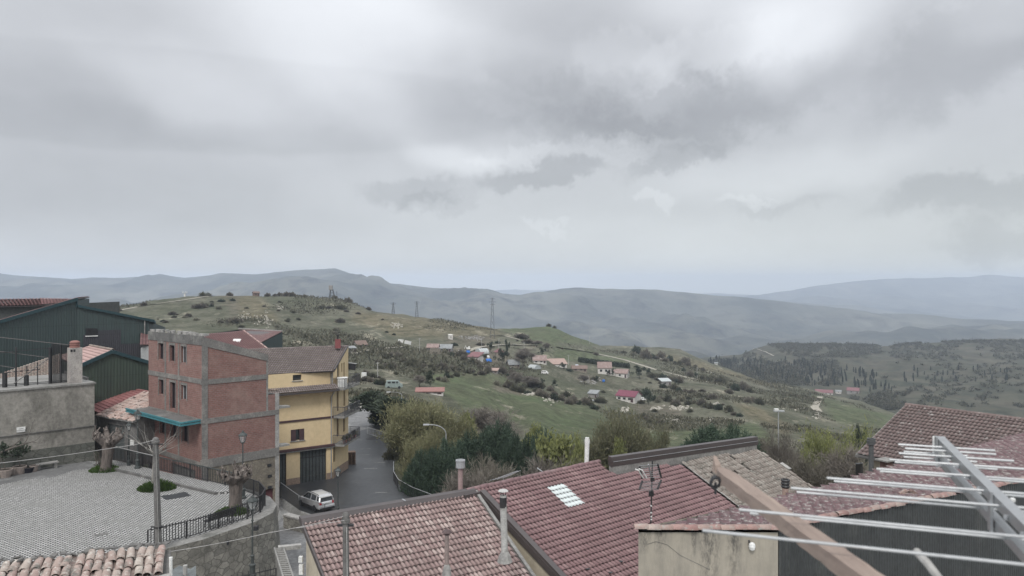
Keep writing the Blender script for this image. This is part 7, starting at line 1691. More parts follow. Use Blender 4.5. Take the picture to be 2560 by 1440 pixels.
def wheel(x, y, parent):
    Mx = Matrix.Rotation(math.pi / 2, 4, 'X'); mb = MB(); mb.lathe((0, 0, 0), [(.2, -.1), (.3, -.11), (.325, -.08), (.325, .08), (.3, .11), (.2, .1)], 20); mb.v = [Mx @ v for v in mb.v]; mb.v = [v + Vector((x, y, .325)) for v in mb.v]; w = mb.build('wheel', tyre_m, parent, False)
    mb = MB(); s_ = 1 if y > 0 else -1; 
    mb.lathe((0, 0, 0), [(.0, .1), (.06, .1), (.07, .08), (.2, .085), (.205, .05)], 16) if False else mb.lathe((0, 0, 0), [(.21, .04), (.2, .09), (.07, .07), (.05, .1), (0, .1)], 10); mb.v = [Mx @ (v * 1.0) for v in mb.v]; mb.v = [Vector((v.x + x, (v.y if s_ < 0 else -v.y) + y, v.z + .325)) for v in mb.v]; mb.build('rim', rim_m, w, False)
for x in (-1.28, 1.25):
    for y in (-.78, .78): wheel(x, y, t)
p = PZ(789, 1268, RZ + .03); t.location = p; t.rotation_euler = (0, 0, R(134)); t.scale = (.98, .98, .98)
t = thing('pallet_stack', 'stack of dark wooden pallets against the yellow building by the road', 'pallets', PZ(877, 1158, RZ))
p = PZ(878, 1160, RZ); mb = MB()
for k in range(8): mb.box(p + UP * (.09 + k * .19), (.95, .9, .05), .3 + .02 * (k % 3)); [mb.box(p + UP * (.0 + k * .19) + Vector((dx, 0, 0)), (.1, .9, .12), .3) for dx in (-.4, 0, .4)]
mb.build('pallets', old_wood, t)

# ---------------------------------------------------------------- the hamlet on the slope
vwall = mat('hamlet_white_wall', (.62, .60, .56), (.5, .48, .45), 1.2, fine=.08); vgrey = mat('hamlet_grey_wall', (.30, .29, .275), (.22, .21, .2), 1); vstone = mat('hamlet_stone_wall', (.27, .24, .20), (.19, .17, .14), 1.5)
vpink = mat('hamlet_pink_roof', (.27, .20, .18), (.215, .155, .14), 1.2, (.32, .265, .245), .7); vred = mat('hamlet_red_roof', (.215, .11, .115), (.175, .092, .097), 1); vmar = mat('hamlet_maroon_roof', (.19, .065, .09), (.155, .052, .075), 1); vgr = mat('hamlet_grey_roof', (.28, .29, .29), (.2, .21, .215), 1); vor = mat('hamlet_orange_roof', (.29, .16, .14), (.23, .125, .11), 1); vsalm = mat('hamlet_salmon_roof', (.36, .265, .225), (.30, .22, .19), 1); vbr = mat('hamlet_brown_roof', (.2, .145, .12), (.15, .11, .095), 1)
greenpl = mat('greenhouse_film', (.46, .49, .48), (.36, .38, .38), 2, rough=.4); bluep = mat('blue_plastic', (.03, .16, .52), (.025, .13, .44), 2, rough=.5)
HG = 'houses of the hamlet'
def cottage(name, label, u, v, wpx, hpx, rpx, wall_m, roof_m, yaw=.25, dr=.75, kind='gable', cat='house', wins=2, g=G, grp=HG, door=True, over=.35):
    p = g(u, v); s = p.y / F; w, h, rh = wpx * s * .92, hpx * s * .95, rpx * s * 1.05; D = w * dr; t = thing(name, label, cat, (0, 0, 0), group=grp); t.location = p; t.rotation_euler = (0, 0, -math.atan2(p.x, p.y) + yaw)
    mb = MB(); x, y = w / 2, D / 2; fl = -.35 * h - .6
    b = [Vector(q) for q in ((-x, -y, fl), (x, -y, fl), (x, y, fl), (-x, y, fl))]; tp = [Vector((q.x, q.y, h)) for q in b]; mb.hexa(b, tp)
    o = over
    if kind == 'gable':                                  # ridge parallel to the front
        for sx in (-x, x): mb.face([Vector((sx, -y, h)), Vector((sx, y, h)), Vector((sx, 0, h + rh))] if sx > 0 else [Vector((sx, y, h)), Vector((sx, -y, h)), Vector((sx, 0, h + rh))])
    mb.build('wall', wall_m, t, False); mb = MB(); k_ = rh / max(y, .1)
    if kind == 'gable':
        for sg in (-1, 1): q = [Vector((-x - o, sg * (y + o), h - k_ * o)), Vector((x + o, sg * (y + o), h - k_ * o)), Vector((x + o, 0, h + rh)), Vector((-x - o, 0, h + rh))]; q = q if sg < 0 else q[::-1]; mb.hexa(q, [a + UP * .18 for a in q])
    elif kind == 'shed': q = [Vector((-x - o, -y - o, h)), Vector((x + o, -y - o, h)), Vector((x + o, y + o, h + rh)), Vector((-x - o, y + o, h + rh))]; mb.hexa(q, [a + UP * .2 for a in q])
    elif kind == 'hip': q = [Vector((-x - o, -y - o, h)), Vector((x + o, -y - o, h)), Vector((x + o, y + o, h)), Vector((-x - o, y + o, h))]; mb.hexa(q, [Vector((a.x * .12, a.y * .12, h + rh)) for a in q])
    elif kind == 'end':                                  # ridge pointing at us
        for sg in (-1, 1): q = [Vector((0, -y - o, h + rh)), Vector((0, y + o, h + rh)), Vector((sg * (x + o), y + o, h)), Vector((sg * (x + o), -y - o, h))]; q = q if sg < 0 else q[::-1]; mb.hexa(q[::-1], [a + UP * .2 for a in q[::-1]])
    mb.build('roof', roof_m, t, False)
    if kind == 'end': mb = MB(); mb.face([Vector((-x, -y, h)), Vector((x, -y, h)), Vector((0, -y, h + rh))]); mb.build('gable', wall_m, t, False)
    for i in range(wins):
        cx = -x + w * (i + .5) / wins if not door else -x + w * (i + .6) / (wins + .6); MB().box((cx, -y - .01, h * .55), (min(1.1, w * .16), .08, h * .34)).build('window', dark_pane, t, False)
    if door: MB().box((x - w * .14, -y - .01, h * .36), (min(1.1, w * .15), .08, h * .72)).build('door', brown_wood, t, False)
    return t
cottage('shelter', 'open sided shelter with a brown gable roof right of the red chimney', 900, 869, 30, 9, 8, vgrey, vbr, .5, .8, wins=1, cat='shelter')
cottage('hut', 'small pale hut just right of the yellow building roof', 880, 880, 16, 10, 4, vgrey, vgr, .4, .8, 'shed', wins=1, cat='hut')
cottage('cottage', 'low cottage with pink roof and pillared porch beside a grey roofed one', 1083, 877, 30, 10, 7, vgrey, vpink, -.15, .8, wins=2)
cottage('cottage', 'grey roofed white cottage right of the pink roofed porch cottage', 1116, 878, 32, 9, 8, vgrey, vgr, -.2, .8, wins=2)
cottage('hut', 'small bright white cube hut highest on the slope among rubble', 1126, 848, 11, 10, 2, vwall, vwall, .3, .8, 'shed', wins=1, cat='hut', door=False, over=.1)
cottage('shed', 'white walled shed with dark red roof beside the blue tank', 1189, 903, 32, 12, 9, vwall, vred, -.5, .9, 'shed', wins=1)
cottage('house', 'small dark house with a pink pyramid roof among conifers', 1248, 892, 22, 13, 8, vstone, vred, .2, 1.0, 'hip', wins=1)
cottage('shed', 'grey roofed stone shed left of the tall bare tree', 1283, 916, 30, 7, 9, vstone, vgr, .3, .8, wins=1)
cottage('cottage', 'cottage with a clean pink gable roof near the centre of the hamlet', 1348, 907, 36, 8, 10, vwall, vpink, .12, .8, wins=2)
cottage('barn', 'long low building with a salmon roof right of the pink gabled cottage', 1392, 914, 48, 5, 10, vwall, vsalm, .25, .7, 'shed', wins=2)
cottage('shed', 'dark roofed low sheds beside the white and blue tank', 1448, 927, 40, 7, 6, vstone, vbr, .1, .6, wins=2)
cottage('villa', 'white two storey villa with pink roof in front of the dark hedge', 1511, 934, 36, 17, 12, vwall, vpink, .05, .75, wins=2)
cottage('annex', 'small white arched annex at the right end of the villa', 1530, 938, 16, 10, 3, vwall, vpink, .05, .8, 'shed', wins=1, door=False)
cottage('house', 'white house with pale pink gable roof below the villa', 1556, 943, 32, 12, 8, vwall, vpink, -.25, .8, wins=1)
cottage('shed', 'shed with a bright metal lean-to roof behind the parked jeep', 1484, 993, 24, 10, 6, vgrey, vgr, -.35, .8, 'shed', wins=0)
cottage('house', 'low white house with a maroon roof above the olive trees', 1572, 1002, 54, 15, 10, vwall, vmar, -.45, .8, wins=3)
cottage('shed', 'long low shed with orange red roof half hidden by the willow', 1075, 984, 72, 6, 6, vwall, vor, -.05, .35, 'shed', wins=3, cat='shed')
cottage('ruin', 'grey roofless looking shed with glass panels on the lower right slope', 1662, 962, 26, 10, 5, vgrey, greenpl, .4, .9, 'shed', wins=1)
cottage('shed', 'flat pinkish roofed hut left of the rubble heap below the blue tarpaulin', 1230, 930, 32, 4, 4, vgrey, vsalm, -.2, .6, 'shed', wins=1)
cottage('barn', 'long barn with bright pinkish red roof far down in the valley', 2060, 986, 44, 6, 6, vwall, vred, -.02, .4, wins=2, g=G2, grp='barns in the valley')
cottage('barn', 'shorter red roofed barn right of the longer one in the valley', 2133, 983, 30, 8, 6, vgrey, vred, -.1, .6, wins=1, g=G2, grp='barns in the valley')
cottage('hut', 'small white hut between the two red barns', 2096, 983, 14, 5, 3, vwall, vgr, .1, .6, wins=1, g=G2, grp='barns in the valley', door=False)
cottage('hut', 'brown hut on the hill crest left of the row of round trees', 640, 738, 15, 8, 3, vbr, vbr, .3, .8, wins=1, cat='hut', grp='things on the hill crest')
cottage('farmhouse', 'tiny white farmhouse on the crest near the knoll', 1790, 893, 8, 4, 2, vwall, vgr, .2, .7, wins=0, grp='things on the hill crest', door=False)
def tunnel(label, u, v, wpx, hpx, yaw):
    p = G(u, v); s = p.y / F; t = thing('greenhouse', label, 'greenhouse', (0, 0, 0), group='greenhouses of the hamlet'); t.location = p; t.rotation_euler = (0, 0, yaw); w = wpx * s; r = hpx * s; mb = MB(); n = 8
    for i in range(n): a, b = math.pi * i / n, math.pi * (i + 1) / n; mb.face([Vector((-w / 2, -r * 1.3 * math.cos(a), r * math.sin(a))), Vector((w / 2, -r * 1.3 * math.cos(a), r * math.sin(a))), Vector((w / 2, -r * 1.3 * math.cos(b), r * math.sin(b))), Vector((-w / 2, -r * 1.3 * math.cos(b), r * math.sin(b)))])
    for sx in (-1, 1): mb.face([Vector((sx * w / 2, -r * 1.3 * math.cos(math.pi * i / n), r * math.sin(math.pi * i / n))) for i in range(n + 1)][::sx])
    mb.build('film', greenpl, t, False); mb = MB()
    for k in range(5): x = -w / 2 + w * k / 4; mb.tube([(x, -r * 1.31 * math.cos(math.pi * i / n), r * 1.01 * math.sin(math.pi * i / n)) for i in range(n + 1)], .08, 4)
    mb.build('hoops', galv, t, False)
tunnel('pale film greenhouse tunnel behind the blue tarpaulin', 1205, 883, 24, 12, .5); tunnel('grey greenhouse tunnel left of the white caravan', 1336, 922, 22, 10, -.7); tunnel('small pale tunnel beside the grey roofed shed', 1275, 910, 16, 6, .9)
def tank(label, u, v, r, m, g=G): p = g(u, v); rr = r / F * p.y; t = thing('water_tank', label, 'tank', p, group='water tanks of the hamlet'); MB().lathe(p, [(rr * .8, 0), (rr, rr * .3), (rr, rr * 1.3), (rr * .75, rr * 1.7), (rr * .3, rr * 1.8), (0, rr * 1.85)], 12).build('tank', m, t); MB().lathe(p + UP * rr * 1.8, [(rr * .3, 0), (rr * .3, rr * .15), (0, rr * .15)], 8).build('lid', iron, t)
tank('round bright blue tank beside the dark red roofed shed', 1170, 886, 5.5, bluep); tank('pale blue tank on the lower garden plot', 1509, 955, 3.5, bluep); tank('white and blue tank among the dark roofed sheds', 1442, 919, 4.5, mat('white_blue_plastic', (.62, .66, .74), rough=.5))
p = G(1221, 904); t = thing('tarpaulin_heap', 'bright blue tarpaulin spread over a heap in the hamlet', 'tarpaulin', p); s_ = p.y / F; MB().lathe(p, [(9 * s_, 0), (8.5 * s_, 4 * s_), (6 * s_, 7 * s_), (0, 7.5 * s_)], 9).build('tarpaulin', bluep, t)
p = G(1220, 896); tag(base_at(MB().lathe(p, [(4 * s_, 0), (5 * s_, 3 * s_), (3.5 * s_, 7 * s_), (0, 8 * s_)], 9).build('white_sack', white_paint), p), 'white bulk sack just above the blue tarpaulin', 'sack')
def carlet(label, u, v, lpx, m, yaw, van=False, cat='car'):
    p = G(u, v); L_ = lpx / F * p.y; k = L_ / 4.3; t = thing('parked_van' if van else 'parked_car', label, cat, (0, 0, 0), group='vehicles in the hamlet'); t.location = p; t.rotation_euler = (0, 0, yaw); t.scale = (k, k, k)
    hb = 1.15 if van else .8; MB().hexa([Vector(q) for q in ((-2.1, -.85, .35), (2.1, -.8, .35), (2.1, .8, .35), (-2.1, .85, .35))], [Vector(q) for q in ((-2.05, -.82, hb), (2.0, -.76, hb - .1), (2.0, .76, hb - .1), (-2.05, .82, hb))]).build('body', m, t, False)
    ht = 1.95 if van else 1.45; MB().hexa([Vector(q) for q in ((-2.0, -.8, hb), (1.1 if not van else 1.6, -.74, hb - .05), (1.1 if not van else 1.6, .74, hb - .05), (-2.0, .8, hb))], [Vector(q) for q in ((-1.8, -.62, ht), (.4 if not van else 1.0, -.6, ht), (.4 if not van else 1.0, .6, ht), (-1.8, .62, ht))]).build('cabin', m, t, False)
    zc = (hb + ht) / 2
    for sg in (-1, 1):
        for x in (-1.2, -.1, .8): MB().box((x * .95, sg * .735, zc), (.75 if x < .5 else .4, .06, (ht - hb) * .55)).build('window', dark_pane, t, False)
    for x in (-1.3, 1.3):
        for sg in (-1, 1): mb = MB(); mb.lathe((0, 0, 0), [(.33, -.1), (.33, .1)], 10); mb.v = [Vector((v_.x + x, v_.z + sg * .78, v_.y + .33)) for v_ in mb.v]; mb.build('wheel', tyre_m, t, False)
    return t
carlet('silver car parked on the grey track left of the excavator', 1151, 879, 11, silver, .3); carlet('white jeep parked in front of the metal roofed shed', 1470, 1001, 15, white_paint, .2, True, 'van'); carlet('dull silver car beside the white jeep', 1483, 1003, 12, silver, -.2); carlet('white truck beside the maroon roofed house', 1606, 1001, 17, white_paint, .1, True, 'truck')
carlet('white caravan below the grey greenhouse tunnel', 1362, 935, 18, white_paint, -.4, True, 'caravan')
carlet('grey green lorry parked above the roadside pine', 985, 971, 44, mat('grey_green_paint', (.25, .30, .285), (.2, .24, .23), 2), .12, True, 'truck')
p = G(1170, 877); s_ = p.y / F; t = thing('excavator', 'white excavator with raised arm on the track in the hamlet', 'excavator', p); MB().box(p + Vector((0, 0, 2.6 * s_)), (12 * s_, 6 * s_, 3 * s_)).build('tracks', iron, t); MB().box(p + Vector((1 * s_, 0, 6 * s_)), (9 * s_, 6 * s_, 4 * s_)).build('body', white_paint, t); MB().box(p + Vector((3 * s_, -1 * s_, 9.5 * s_)), (4 * s_, 3 * s_, 4 * s_)).build('cab', white_paint, t); MB().tube([p + Vector((-3 * s_, 0, 6 * s_)), p + Vector((-6 * s_, 0, 13 * s_)), p + Vector((-9 * s_, 0, 5 * s_))], .8 * s_, 5).build('arm', white_paint, t)
def fieldwall(label, pts, h, th, m, g=G):
    q = [g(*a) for a in pts]; mb = MB()
    for a, b in zip(q, q[1:]): mb.bar(a + UP * h * .4, b + UP * h * .4, th, h * 1.2)
    return tag(base_at(mb.build('field_wall', m), q[0]), label, 'wall')
fieldwall('white painted boundary wall on the slope left of the pole', [(995, 856), (1008, 858)], 1.6, .4, white_paint); fieldwall('second white boundary wall with a gate pillar', [(1012, 859), (1027, 862)], 1.6, .4, white_paint)
fieldwall('grey retaining wall below the two cottages', [(1075, 884), (1100, 885)], 2.2, .6, vstone)
p = G(910, 946); tag(base_at(MB().box(p + UP * .8, (1.3, 1.0, 1.6)).build('white_tank', white_paint), p), 'small white box tank on the grass above the lorry', 'tank')
# hedge behind the villa
t = thing('hedge', 'long dark clipped hedge behind the white villa', 'hedge', G(1510, 905)); q = [G(u, v) for u, v in ((1446, 905), (1490, 911), (1530, 916), (1574, 921))]; r = np.random.default_rng(2); cs_ = []
for a, b in zip(q, q[1:]): n = 1500; k_ = r.random((n, 1)); cs_.append(np.array(a)[None] * (1 - k_) + np.array(b)[None] * k_ + np.stack([r.normal(0, .2, n), r.normal(0, .5, n), r.uniform(0, 2.6, n)], 1))
c = np.concatenate(cs_) - np.array(t.location); v, f = quads(c, r.normal(0, 1, c.shape), .55, .35, r); npmesh('leaves', v, f, L_dark, t)
# posts and pylons
def upole(label, u, v0, v1, grp='timber poles of the hamlet', r=.13, m=None): a = G(u, v0); b = P(u, v1, a.y); t = thing('utility_pole', label, 'utility pole', a, group=grp); MB().tube([a - UP, b], r, 6, r2=r * .7).build('pole', m or pvc, t); MB().bar(b + Vector((-.5, 0, -.3)), b + Vector((.5, 0, -.3)), .12).build('crossarm', m or pvc, t)
for u, v0, v1, lb in ((1049, 878, 845, 'pole on the slope left of the pink roofed porch cottage'), (1204, 872, 846, 'pole behind the pale greenhouse tunnel'), (1247, 870, 846, 'pole behind the pink pyramid roof'), (1310, 872, 855, 'short pole right of the conifers'), (1421, 912, 888, 'pole at the right end of the salmon roofed building'), (1743, 945, 918, 'pole on the far right slope'), (944, 945, 905, 'dark thin pole on the slope above the lorry'), (1474, 860, 842, 'thin pole on the crest right of the knoll')): upole(lb, u, v0, v1)
steel = mat('pylon_steel', (.10, .105, .11), rough=.6)
def pylon(label, u, v0, v1, w, g=G):
    a = g(u, v0); b = P(u, v1, a.y); h = b.z - a.z; t = thing('lattice_pylon', label, 'pylon', a, group='lattice pylons on the hillside'); mb = MB(); lv = [0, .15, .3, .45, .6, .75, .88, 1]
    for k, z in enumerate(lv[:-1]):
        w0, w1 = w * (1 - .8 * z), w * (1 - .8 * lv[k + 1]); A = [a + Vector((sx * w0, sy * w0, h * z)) for sx, sy in ((-1, -1), (1, -1), (1, 1), (-1, 1))]; B = [a + Vector((sx * w1, sy * w1, h * lv[k + 1])) for sx, sy in ((-1, -1), (1, -1), (1, 1), (-1, 1))]
        for i in range(4): mb.bar(A[i], B[i], .11); mb.bar(A[i], B[(i + 1) % 4], .06); mb.bar(A[(i + 1) % 4], B[i], .06)
    mb.build('tower', steel, t); mb = MB()
    for z, ww in ((.97, 1.6), (.9, 2.0), (.83, 1.6)): mb.bar(a + Vector((-ww, 0, h * z)), a + Vector((ww, 0, h * z)), .12)
    mb.build('crossarms', steel, t)
pylon('tallest lattice pylon rising above the hamlet', 1231, 846, 744, 1.3); pylon('middle lattice pylon on the bare slope', 1042, 793, 753, 1.0); pylon('smallest lattice pylon nearest the water tank hill', 983, 783, 756, .9)
p = G(828, 742); s_ = p.y / F; t = thing('water_tower', 'small water tank on a lattice stand on the hill crest', 'water tower', p, group='things on the hill crest'); mb = MB()
for sx, sy in ((-1, -1), (1, -1), (1, 1), (-1, 1)): mb.bar(p + Vector((sx * 7 * s_ + 3 * s_, sy * 5 * s_, -1)), p + Vector((sx * 3 * s_ + 1 * s_, sy * 3 * s_, 22 * s_)), .28)
for z in (6, 12, 18): k_ = 7 - z * .2; [mb.bar(p + Vector((a * k_ * s_ + 2 * s_, b * 4 * s_, z * s_)), p + Vector((c_ * k_ * s_ + 2 * s_, d_ * 4 * s_, z * s_ + (3 * s_ if a != c_ else 0))), .16) for a, b, c_, d_ in ((-1, -1, 1, -1), (1, -1, 1, 1), (1, 1, -1, 1), (-1, 1, -1, -1))]
mb.build('stand', steel, t); MB().box(p + Vector((-1 * s_, 0, 27 * s_)), (8.5 * s_, 7 * s_, 11 * s_)).build('tank', vgrey, t); MB().box(p + Vector((1 * s_, 0, 21.5 * s_)), (11 * s_, 8 * s_, .8 * s_)).build('platform', steel, t); MB().bar(p + Vector((14 * s_, 0, 0)), p + Vector((14 * s_, 0, 18 * s_)), .2).build('post', steel, t)
p = G(462, 739); s_ = p.y / F; t = thing('telecom_mast', 'short white telecom mast with antennas on the left crest', 'mast', p, group='things on the hill crest'); MB().lathe(p, [(2.6 * s_, -1), (2.2 * s_, 8 * s_), (0, 8 * s_)], 8).build('base', white_paint, t); MB().box(p + UP * 8.5 * s_, (12 * s_, 6 * s_, .8 * s_)).build('platform', galv, t)
for k in (-5.5, -2, 2, 5.5): MB().bar(p + Vector((k * s_, 0, 8 * s_)), p + Vector((k * s_, 0, 13.5 * s_)), 1.0 * s_).build('antenna', white_paint, t)
# tracks worn into the grass
def track(name, pts, w, m, g=G, lift=.25):
    q = [g(*a) for a in pts]; fine = []
    for a, b in zip(pts, pts[1:]):
        for k in range(6): fine.append(g(a[0] + (b[0] - a[0]) * k / 6, a[1] + (b[1] - a[1]) * k / 6))
    fine.append(q[-1]); mb = MB()
    for a, b in zip(fine, fine[1:]):
        d = Vector((b.x - a.x, b.y - a.y, 0)); 
        if d.length < .05: continue
        d.normalize(); n = Vector((-d.y, d.x, 0)) * w / 2; mb.face([a - n + UP * lift, b - n + UP * lift, b + n + UP * lift, a + n + UP * lift])
    return struct(mb.build(name, m))
dust = mat('dusty_track', (.36, .33, .28), (.27, .25, .2), .5)
track('footpath', [(270, 782), (360, 765), (450, 752), (540, 738), (600, 733)], 2.4, dust); track('footpath', [(885, 885), (920, 877), (960, 872), (1010, 868)], 2.6, dust); track('farm_track', [(1135, 886), (1165, 880), (1200, 868), (1260, 862), (1350, 864)], 3.5, dust)
track('farm_track', [(1390, 868), (1480, 882), (1560, 900), (1640, 925), (1720, 945), (1800, 962)], 2.2, dust); track('farm_track', [(1600, 882), (1680, 905), (1740, 920), (1800, 938)], 2.0, dust); track('footpath', [(1225, 838), (1260, 840), (1300, 850)], 2.2, dust)
track('farm_track', [(2050, 992), (2044, 1005), (2036, 1018), (2046, 1030)], 3.5, dust, g=lambda u, v: G(u, v)); track('farm_track', [(1880, 868), (1915, 880), (1935, 890)], 3.0, dust, g=G2)
# scrub, hedges and lone trees over the slope
r = np.random.default_rng(16); n = 90000; uu = r.uniform(300, 2250, n); dd = r.uniform(138, 560, n); x_ = (uu - 1280) / F * dd
dn_ = fbm(x_ / 38, dd / 55, 5, 61) + np.where((uu > 860) & (uu < 1120) & (dd < 330), .16, 0) + np.where((uu > 1500) & (dd < 420), .06, 0); ix = np.clip((uu - gu[0]) / 8, 0, len(gu) - 2); jx = np.clip(np.searchsorted(gd, dd), 1, len(gd) - 1); lu = lush[ix.astype(int), jx]; kp = (dn_ > .10) & (lu < .5); uu, dd, x_, dn_ = uu[kp], dd[kp], x_[kp], dn_[kp]
i0 = np.clip((uu - gu[0]) / 8, 0, len(gu) - 2); ia = i0.astype(int); fu = i0 - ia; jj = np.clip(np.searchsorted(gd, dd) - 1, 0, len(gd) - 2); fd = (dd - gd[jj]) / (gd[jj + 1] - gd[jj])
z_ = (GZ[ia, jj] * (1 - fu) + GZ[ia + 1, jj] * fu) * (1 - fd) + (GZ[ia, jj + 1] * (1 - fu) + GZ[ia + 1, jj + 1] * fu) * fd
hh2 = np.clip((dn_ - .05) * 2.6, .15, 1.1); c = np.stack([x_, dd, z_ + r.random(len(uu)) * hh2 * .9], 1); v, f = quads(c, r.normal(0, .6, c.shape) + np.array([0, 0, .8]), r.uniform(.4, 1.0, len(c)) * (.6 + hh2), r.uniform(.15, .5, len(c)) * (.6 + hh2), r); struct(npmesh('hillside_brush', v, f, leafmat('hillside_brush', (.07, .07, .048), (.135, .128, .092), (.095, .09, .065), .1)), 'stuff')
S1 = 'scrub on the near hillside'; rnd = random.Random(11)
for kind, u, v, w, lb in [(3, 500, 770, 32, 'dark round thorn bush on the left hill'), (3, 588, 806, 34, 'larger dark thorn bush low on the left hill'), (3, 574, 730, 14, 'lone bush on the summit of the left hill'), (0, 508, 737, 18, 'bush on the crest left of the summit'), (0, 520, 734, 15, 'second bush on the crest left of the summit'), (3, 669, 740, 13, 'round topped crest tree nearest the brown hut'), (3, 688, 740, 10, 'second round topped tree on the crest'), (3, 699, 740, 14, 'third round topped tree on the crest'),
    (3, 716, 740, 16, 'wide crest tree in the middle of the row'), (3, 730, 740, 16, 'last wide tree of the crest row'), (3, 762, 740, 11, 'lone round crest tree left of the water tank'), (3, 836, 745, 13, 'scrub at the foot of the water tank'), (3, 870, 756, 18, 'bush on the crest right of the water tank'), (3, 921, 775, 12, 'small bush on the descending crest'), (0, 800, 772, 12, 'small green bush below the water tank'), (0, 850, 772, 34, 'wide patch of low scrub below the water tank'),
    (3, 294, 778, 16, 'small bush on the track at the far left'), (3, 360, 764, 14, 'small bush beside the track at the left'), (3, 1303, 845, 34, 'dense bare thicket beside the green knoll'), (3, 1320, 858, 30, 'lower part of the thicket beside the green knoll'), (0, 1372, 816, 12, 'bush on top of the green knoll'), (0, 1386, 818, 10, 'second bush on top of the green knoll')]: bush(kind, u, v, w, lb, S1, .95 if w < 30 else .5)
EV = [o for o in ()]
tree('ever2', lambda: t_ever(23, 8, 2.2, 2500), 'tall dark conifer behind the pink pyramid roof', 'trees of the hamlet', 1268, 846, G(1268, 905).y, G(1268, 905).z, 17)
for u, vt, vb, w, lb in ((1256, 870, 912, 34, 'broad dark conifer in front of the pink pyramid roof'), (1226, 853, 880, 22, 'dark bush tree behind the pale greenhouse'), (1408, 905, 927, 22, 'round dark tree right of the salmon roofed building'), (1356, 868, 890, 24, 'dark tree above the pink gabled cottage'), (1075, 925, 970, 36, 'tall dark tree above the orange red roofed shed'), (1520, 925, 940, 16, 'small dark tree in front of the villa'), (1532, 920, 942, 10, 'slim dark tree at the villa corner'), (1492, 938, 958, 14, 'dark round tree by the pale blue tank'), (1598, 912, 945, 40, 'big dark leafy tree right of the white house'), (1622, 920, 940, 22, 'smaller dark tree beside the big leafy one'), (1356, 945, 966, 16, 'dark shrub tree below the white caravan'), (1385, 948, 970, 20, 'darker green shrub tree below the white caravan'), (1621, 985, 1012, 26, 'dark conifer beside the white truck'), (1690, 945, 968, 16, 'dark bush tree on the lower right slope'), (1740, 930, 948, 12, 'small dark tree near the crest on the right'), (1772, 938, 952, 10, 'tiny dark tree near the far right pole'), (1305, 868, 930, 40, 'x')):
    g_ = G(u, vb)
    if lb != 'x': tree('ever2', None, lb, 'trees of the hamlet', u, vt, g_.y, g_.z - .3, w, u * .7)
for u, vt, vb, w, lb in ((1305, 866, 925, 42, 'tall bare tree in the middle of the hamlet'), (1292, 925, 972, 34, 'pinkish bare tree below the hamlet'), (1328, 938, 968, 44, 'pale flowering thicket below the grey tunnel'), (1340, 850, 868, 22, 'bare tree at the foot of the knoll'), (1050, 935, 968, 26, 'bare tree left of the tall dark tree'), (1462, 935, 960, 22, 'pale straw coloured tree below the dark roofed sheds'), (1370, 855, 880, 16, 'thin bare tree left of the bright field')):
    g_ = G(u, vb); tree('bare1', None, lb, 'trees of the hamlet', u, vt, g_.y, g_.z - .3, w, u * .7)
HL = [[(905, 935), (950, 945)], [(960, 890), (1010, 900), (1060, 925)], [(1000, 905), (1100, 925), (1180, 935)], [(1130, 885), (1180, 905), (1230, 935)], [(1090, 955), (1170, 935), (1220, 930)], [(1240, 960), (1330, 985), (1400, 1000), (1500, 1025)], [(1380, 985), (1450, 1005), (1520, 1008)], [(1560, 880), (1680, 905), (1760, 925)], [(1560, 975), (1640, 1000), (1700, 1010)], [(1640, 960), (1720, 985), (1790, 1005)], [(1700, 930), (1800, 960), (1880, 985)], [(1690, 1000), (1770, 1020), (1850, 1040)], [(1250, 935), (1320, 960), (1380, 975)], [(880, 950), (930, 955), (960, 965)], [(1620, 940), (1700, 958)], [(1850, 1000), (1900, 1015)], [(1600, 1040), (1680, 1075)], [(940, 915), (1000, 935)]]
LBL = ['low olive green scrub in the hedge lines of the hillside', 'dark evergreen scrub in the hedge lines of the hillside', 'pale dry scrub in the hedge lines of the hillside', 'leafless brown scrub in the hedge lines of the hillside']
k = 0
for ln in HL:
    for a, b in zip(ln, ln[1:]):
        n = max(3, int(math.hypot(b[0] - a[0], b[1] - a[1]) / 11))
        for i in range(n):
            tt_ = (i + rnd.random()) / n; kd = rnd.choice((0, 0, 1, 3, 3, 3, 2)); bush(kd, a[0] + (b[0] - a[0]) * tt_ + rnd.uniform(-4, 4), a[1] + (b[1] - a[1]) * tt_ + rnd.uniform(-5, 5), rnd.uniform(9, 24), LBL[kd], 'hedge scrub', rnd.uniform(.7, 1.4))
LB2 = ['low olive green scrub bush scattered over the grassy hillside', 'small dark evergreen bush scattered over the grassy hillside', 'pale dry bush scattered over the grassy hillside', 'leafless brown thorn bush scattered over the grassy hillside']
for i in range(90):
    u = rnd.uniform(380, 1000) if i < 50 else rnd.uniform(1000, 1900); vmin = np.interp(u, [380, 570, 830, 1000, 1300, 1500, 1900], [765, 745, 752, 795, 835, 885, 985]); vmax = np.interp(u, [380, 860, 870, 1500, 1900], [830, 860, 960, 1050, 1080])
    kd = rnd.choice((0, 0, 3, 3, 1, 2)); bush(kd, u, rnd.uniform(vmin + 5, vmax), rnd.uniform(6, 20), LB2[kd], 'scattered scrub', rnd.uniform(.5, .9))
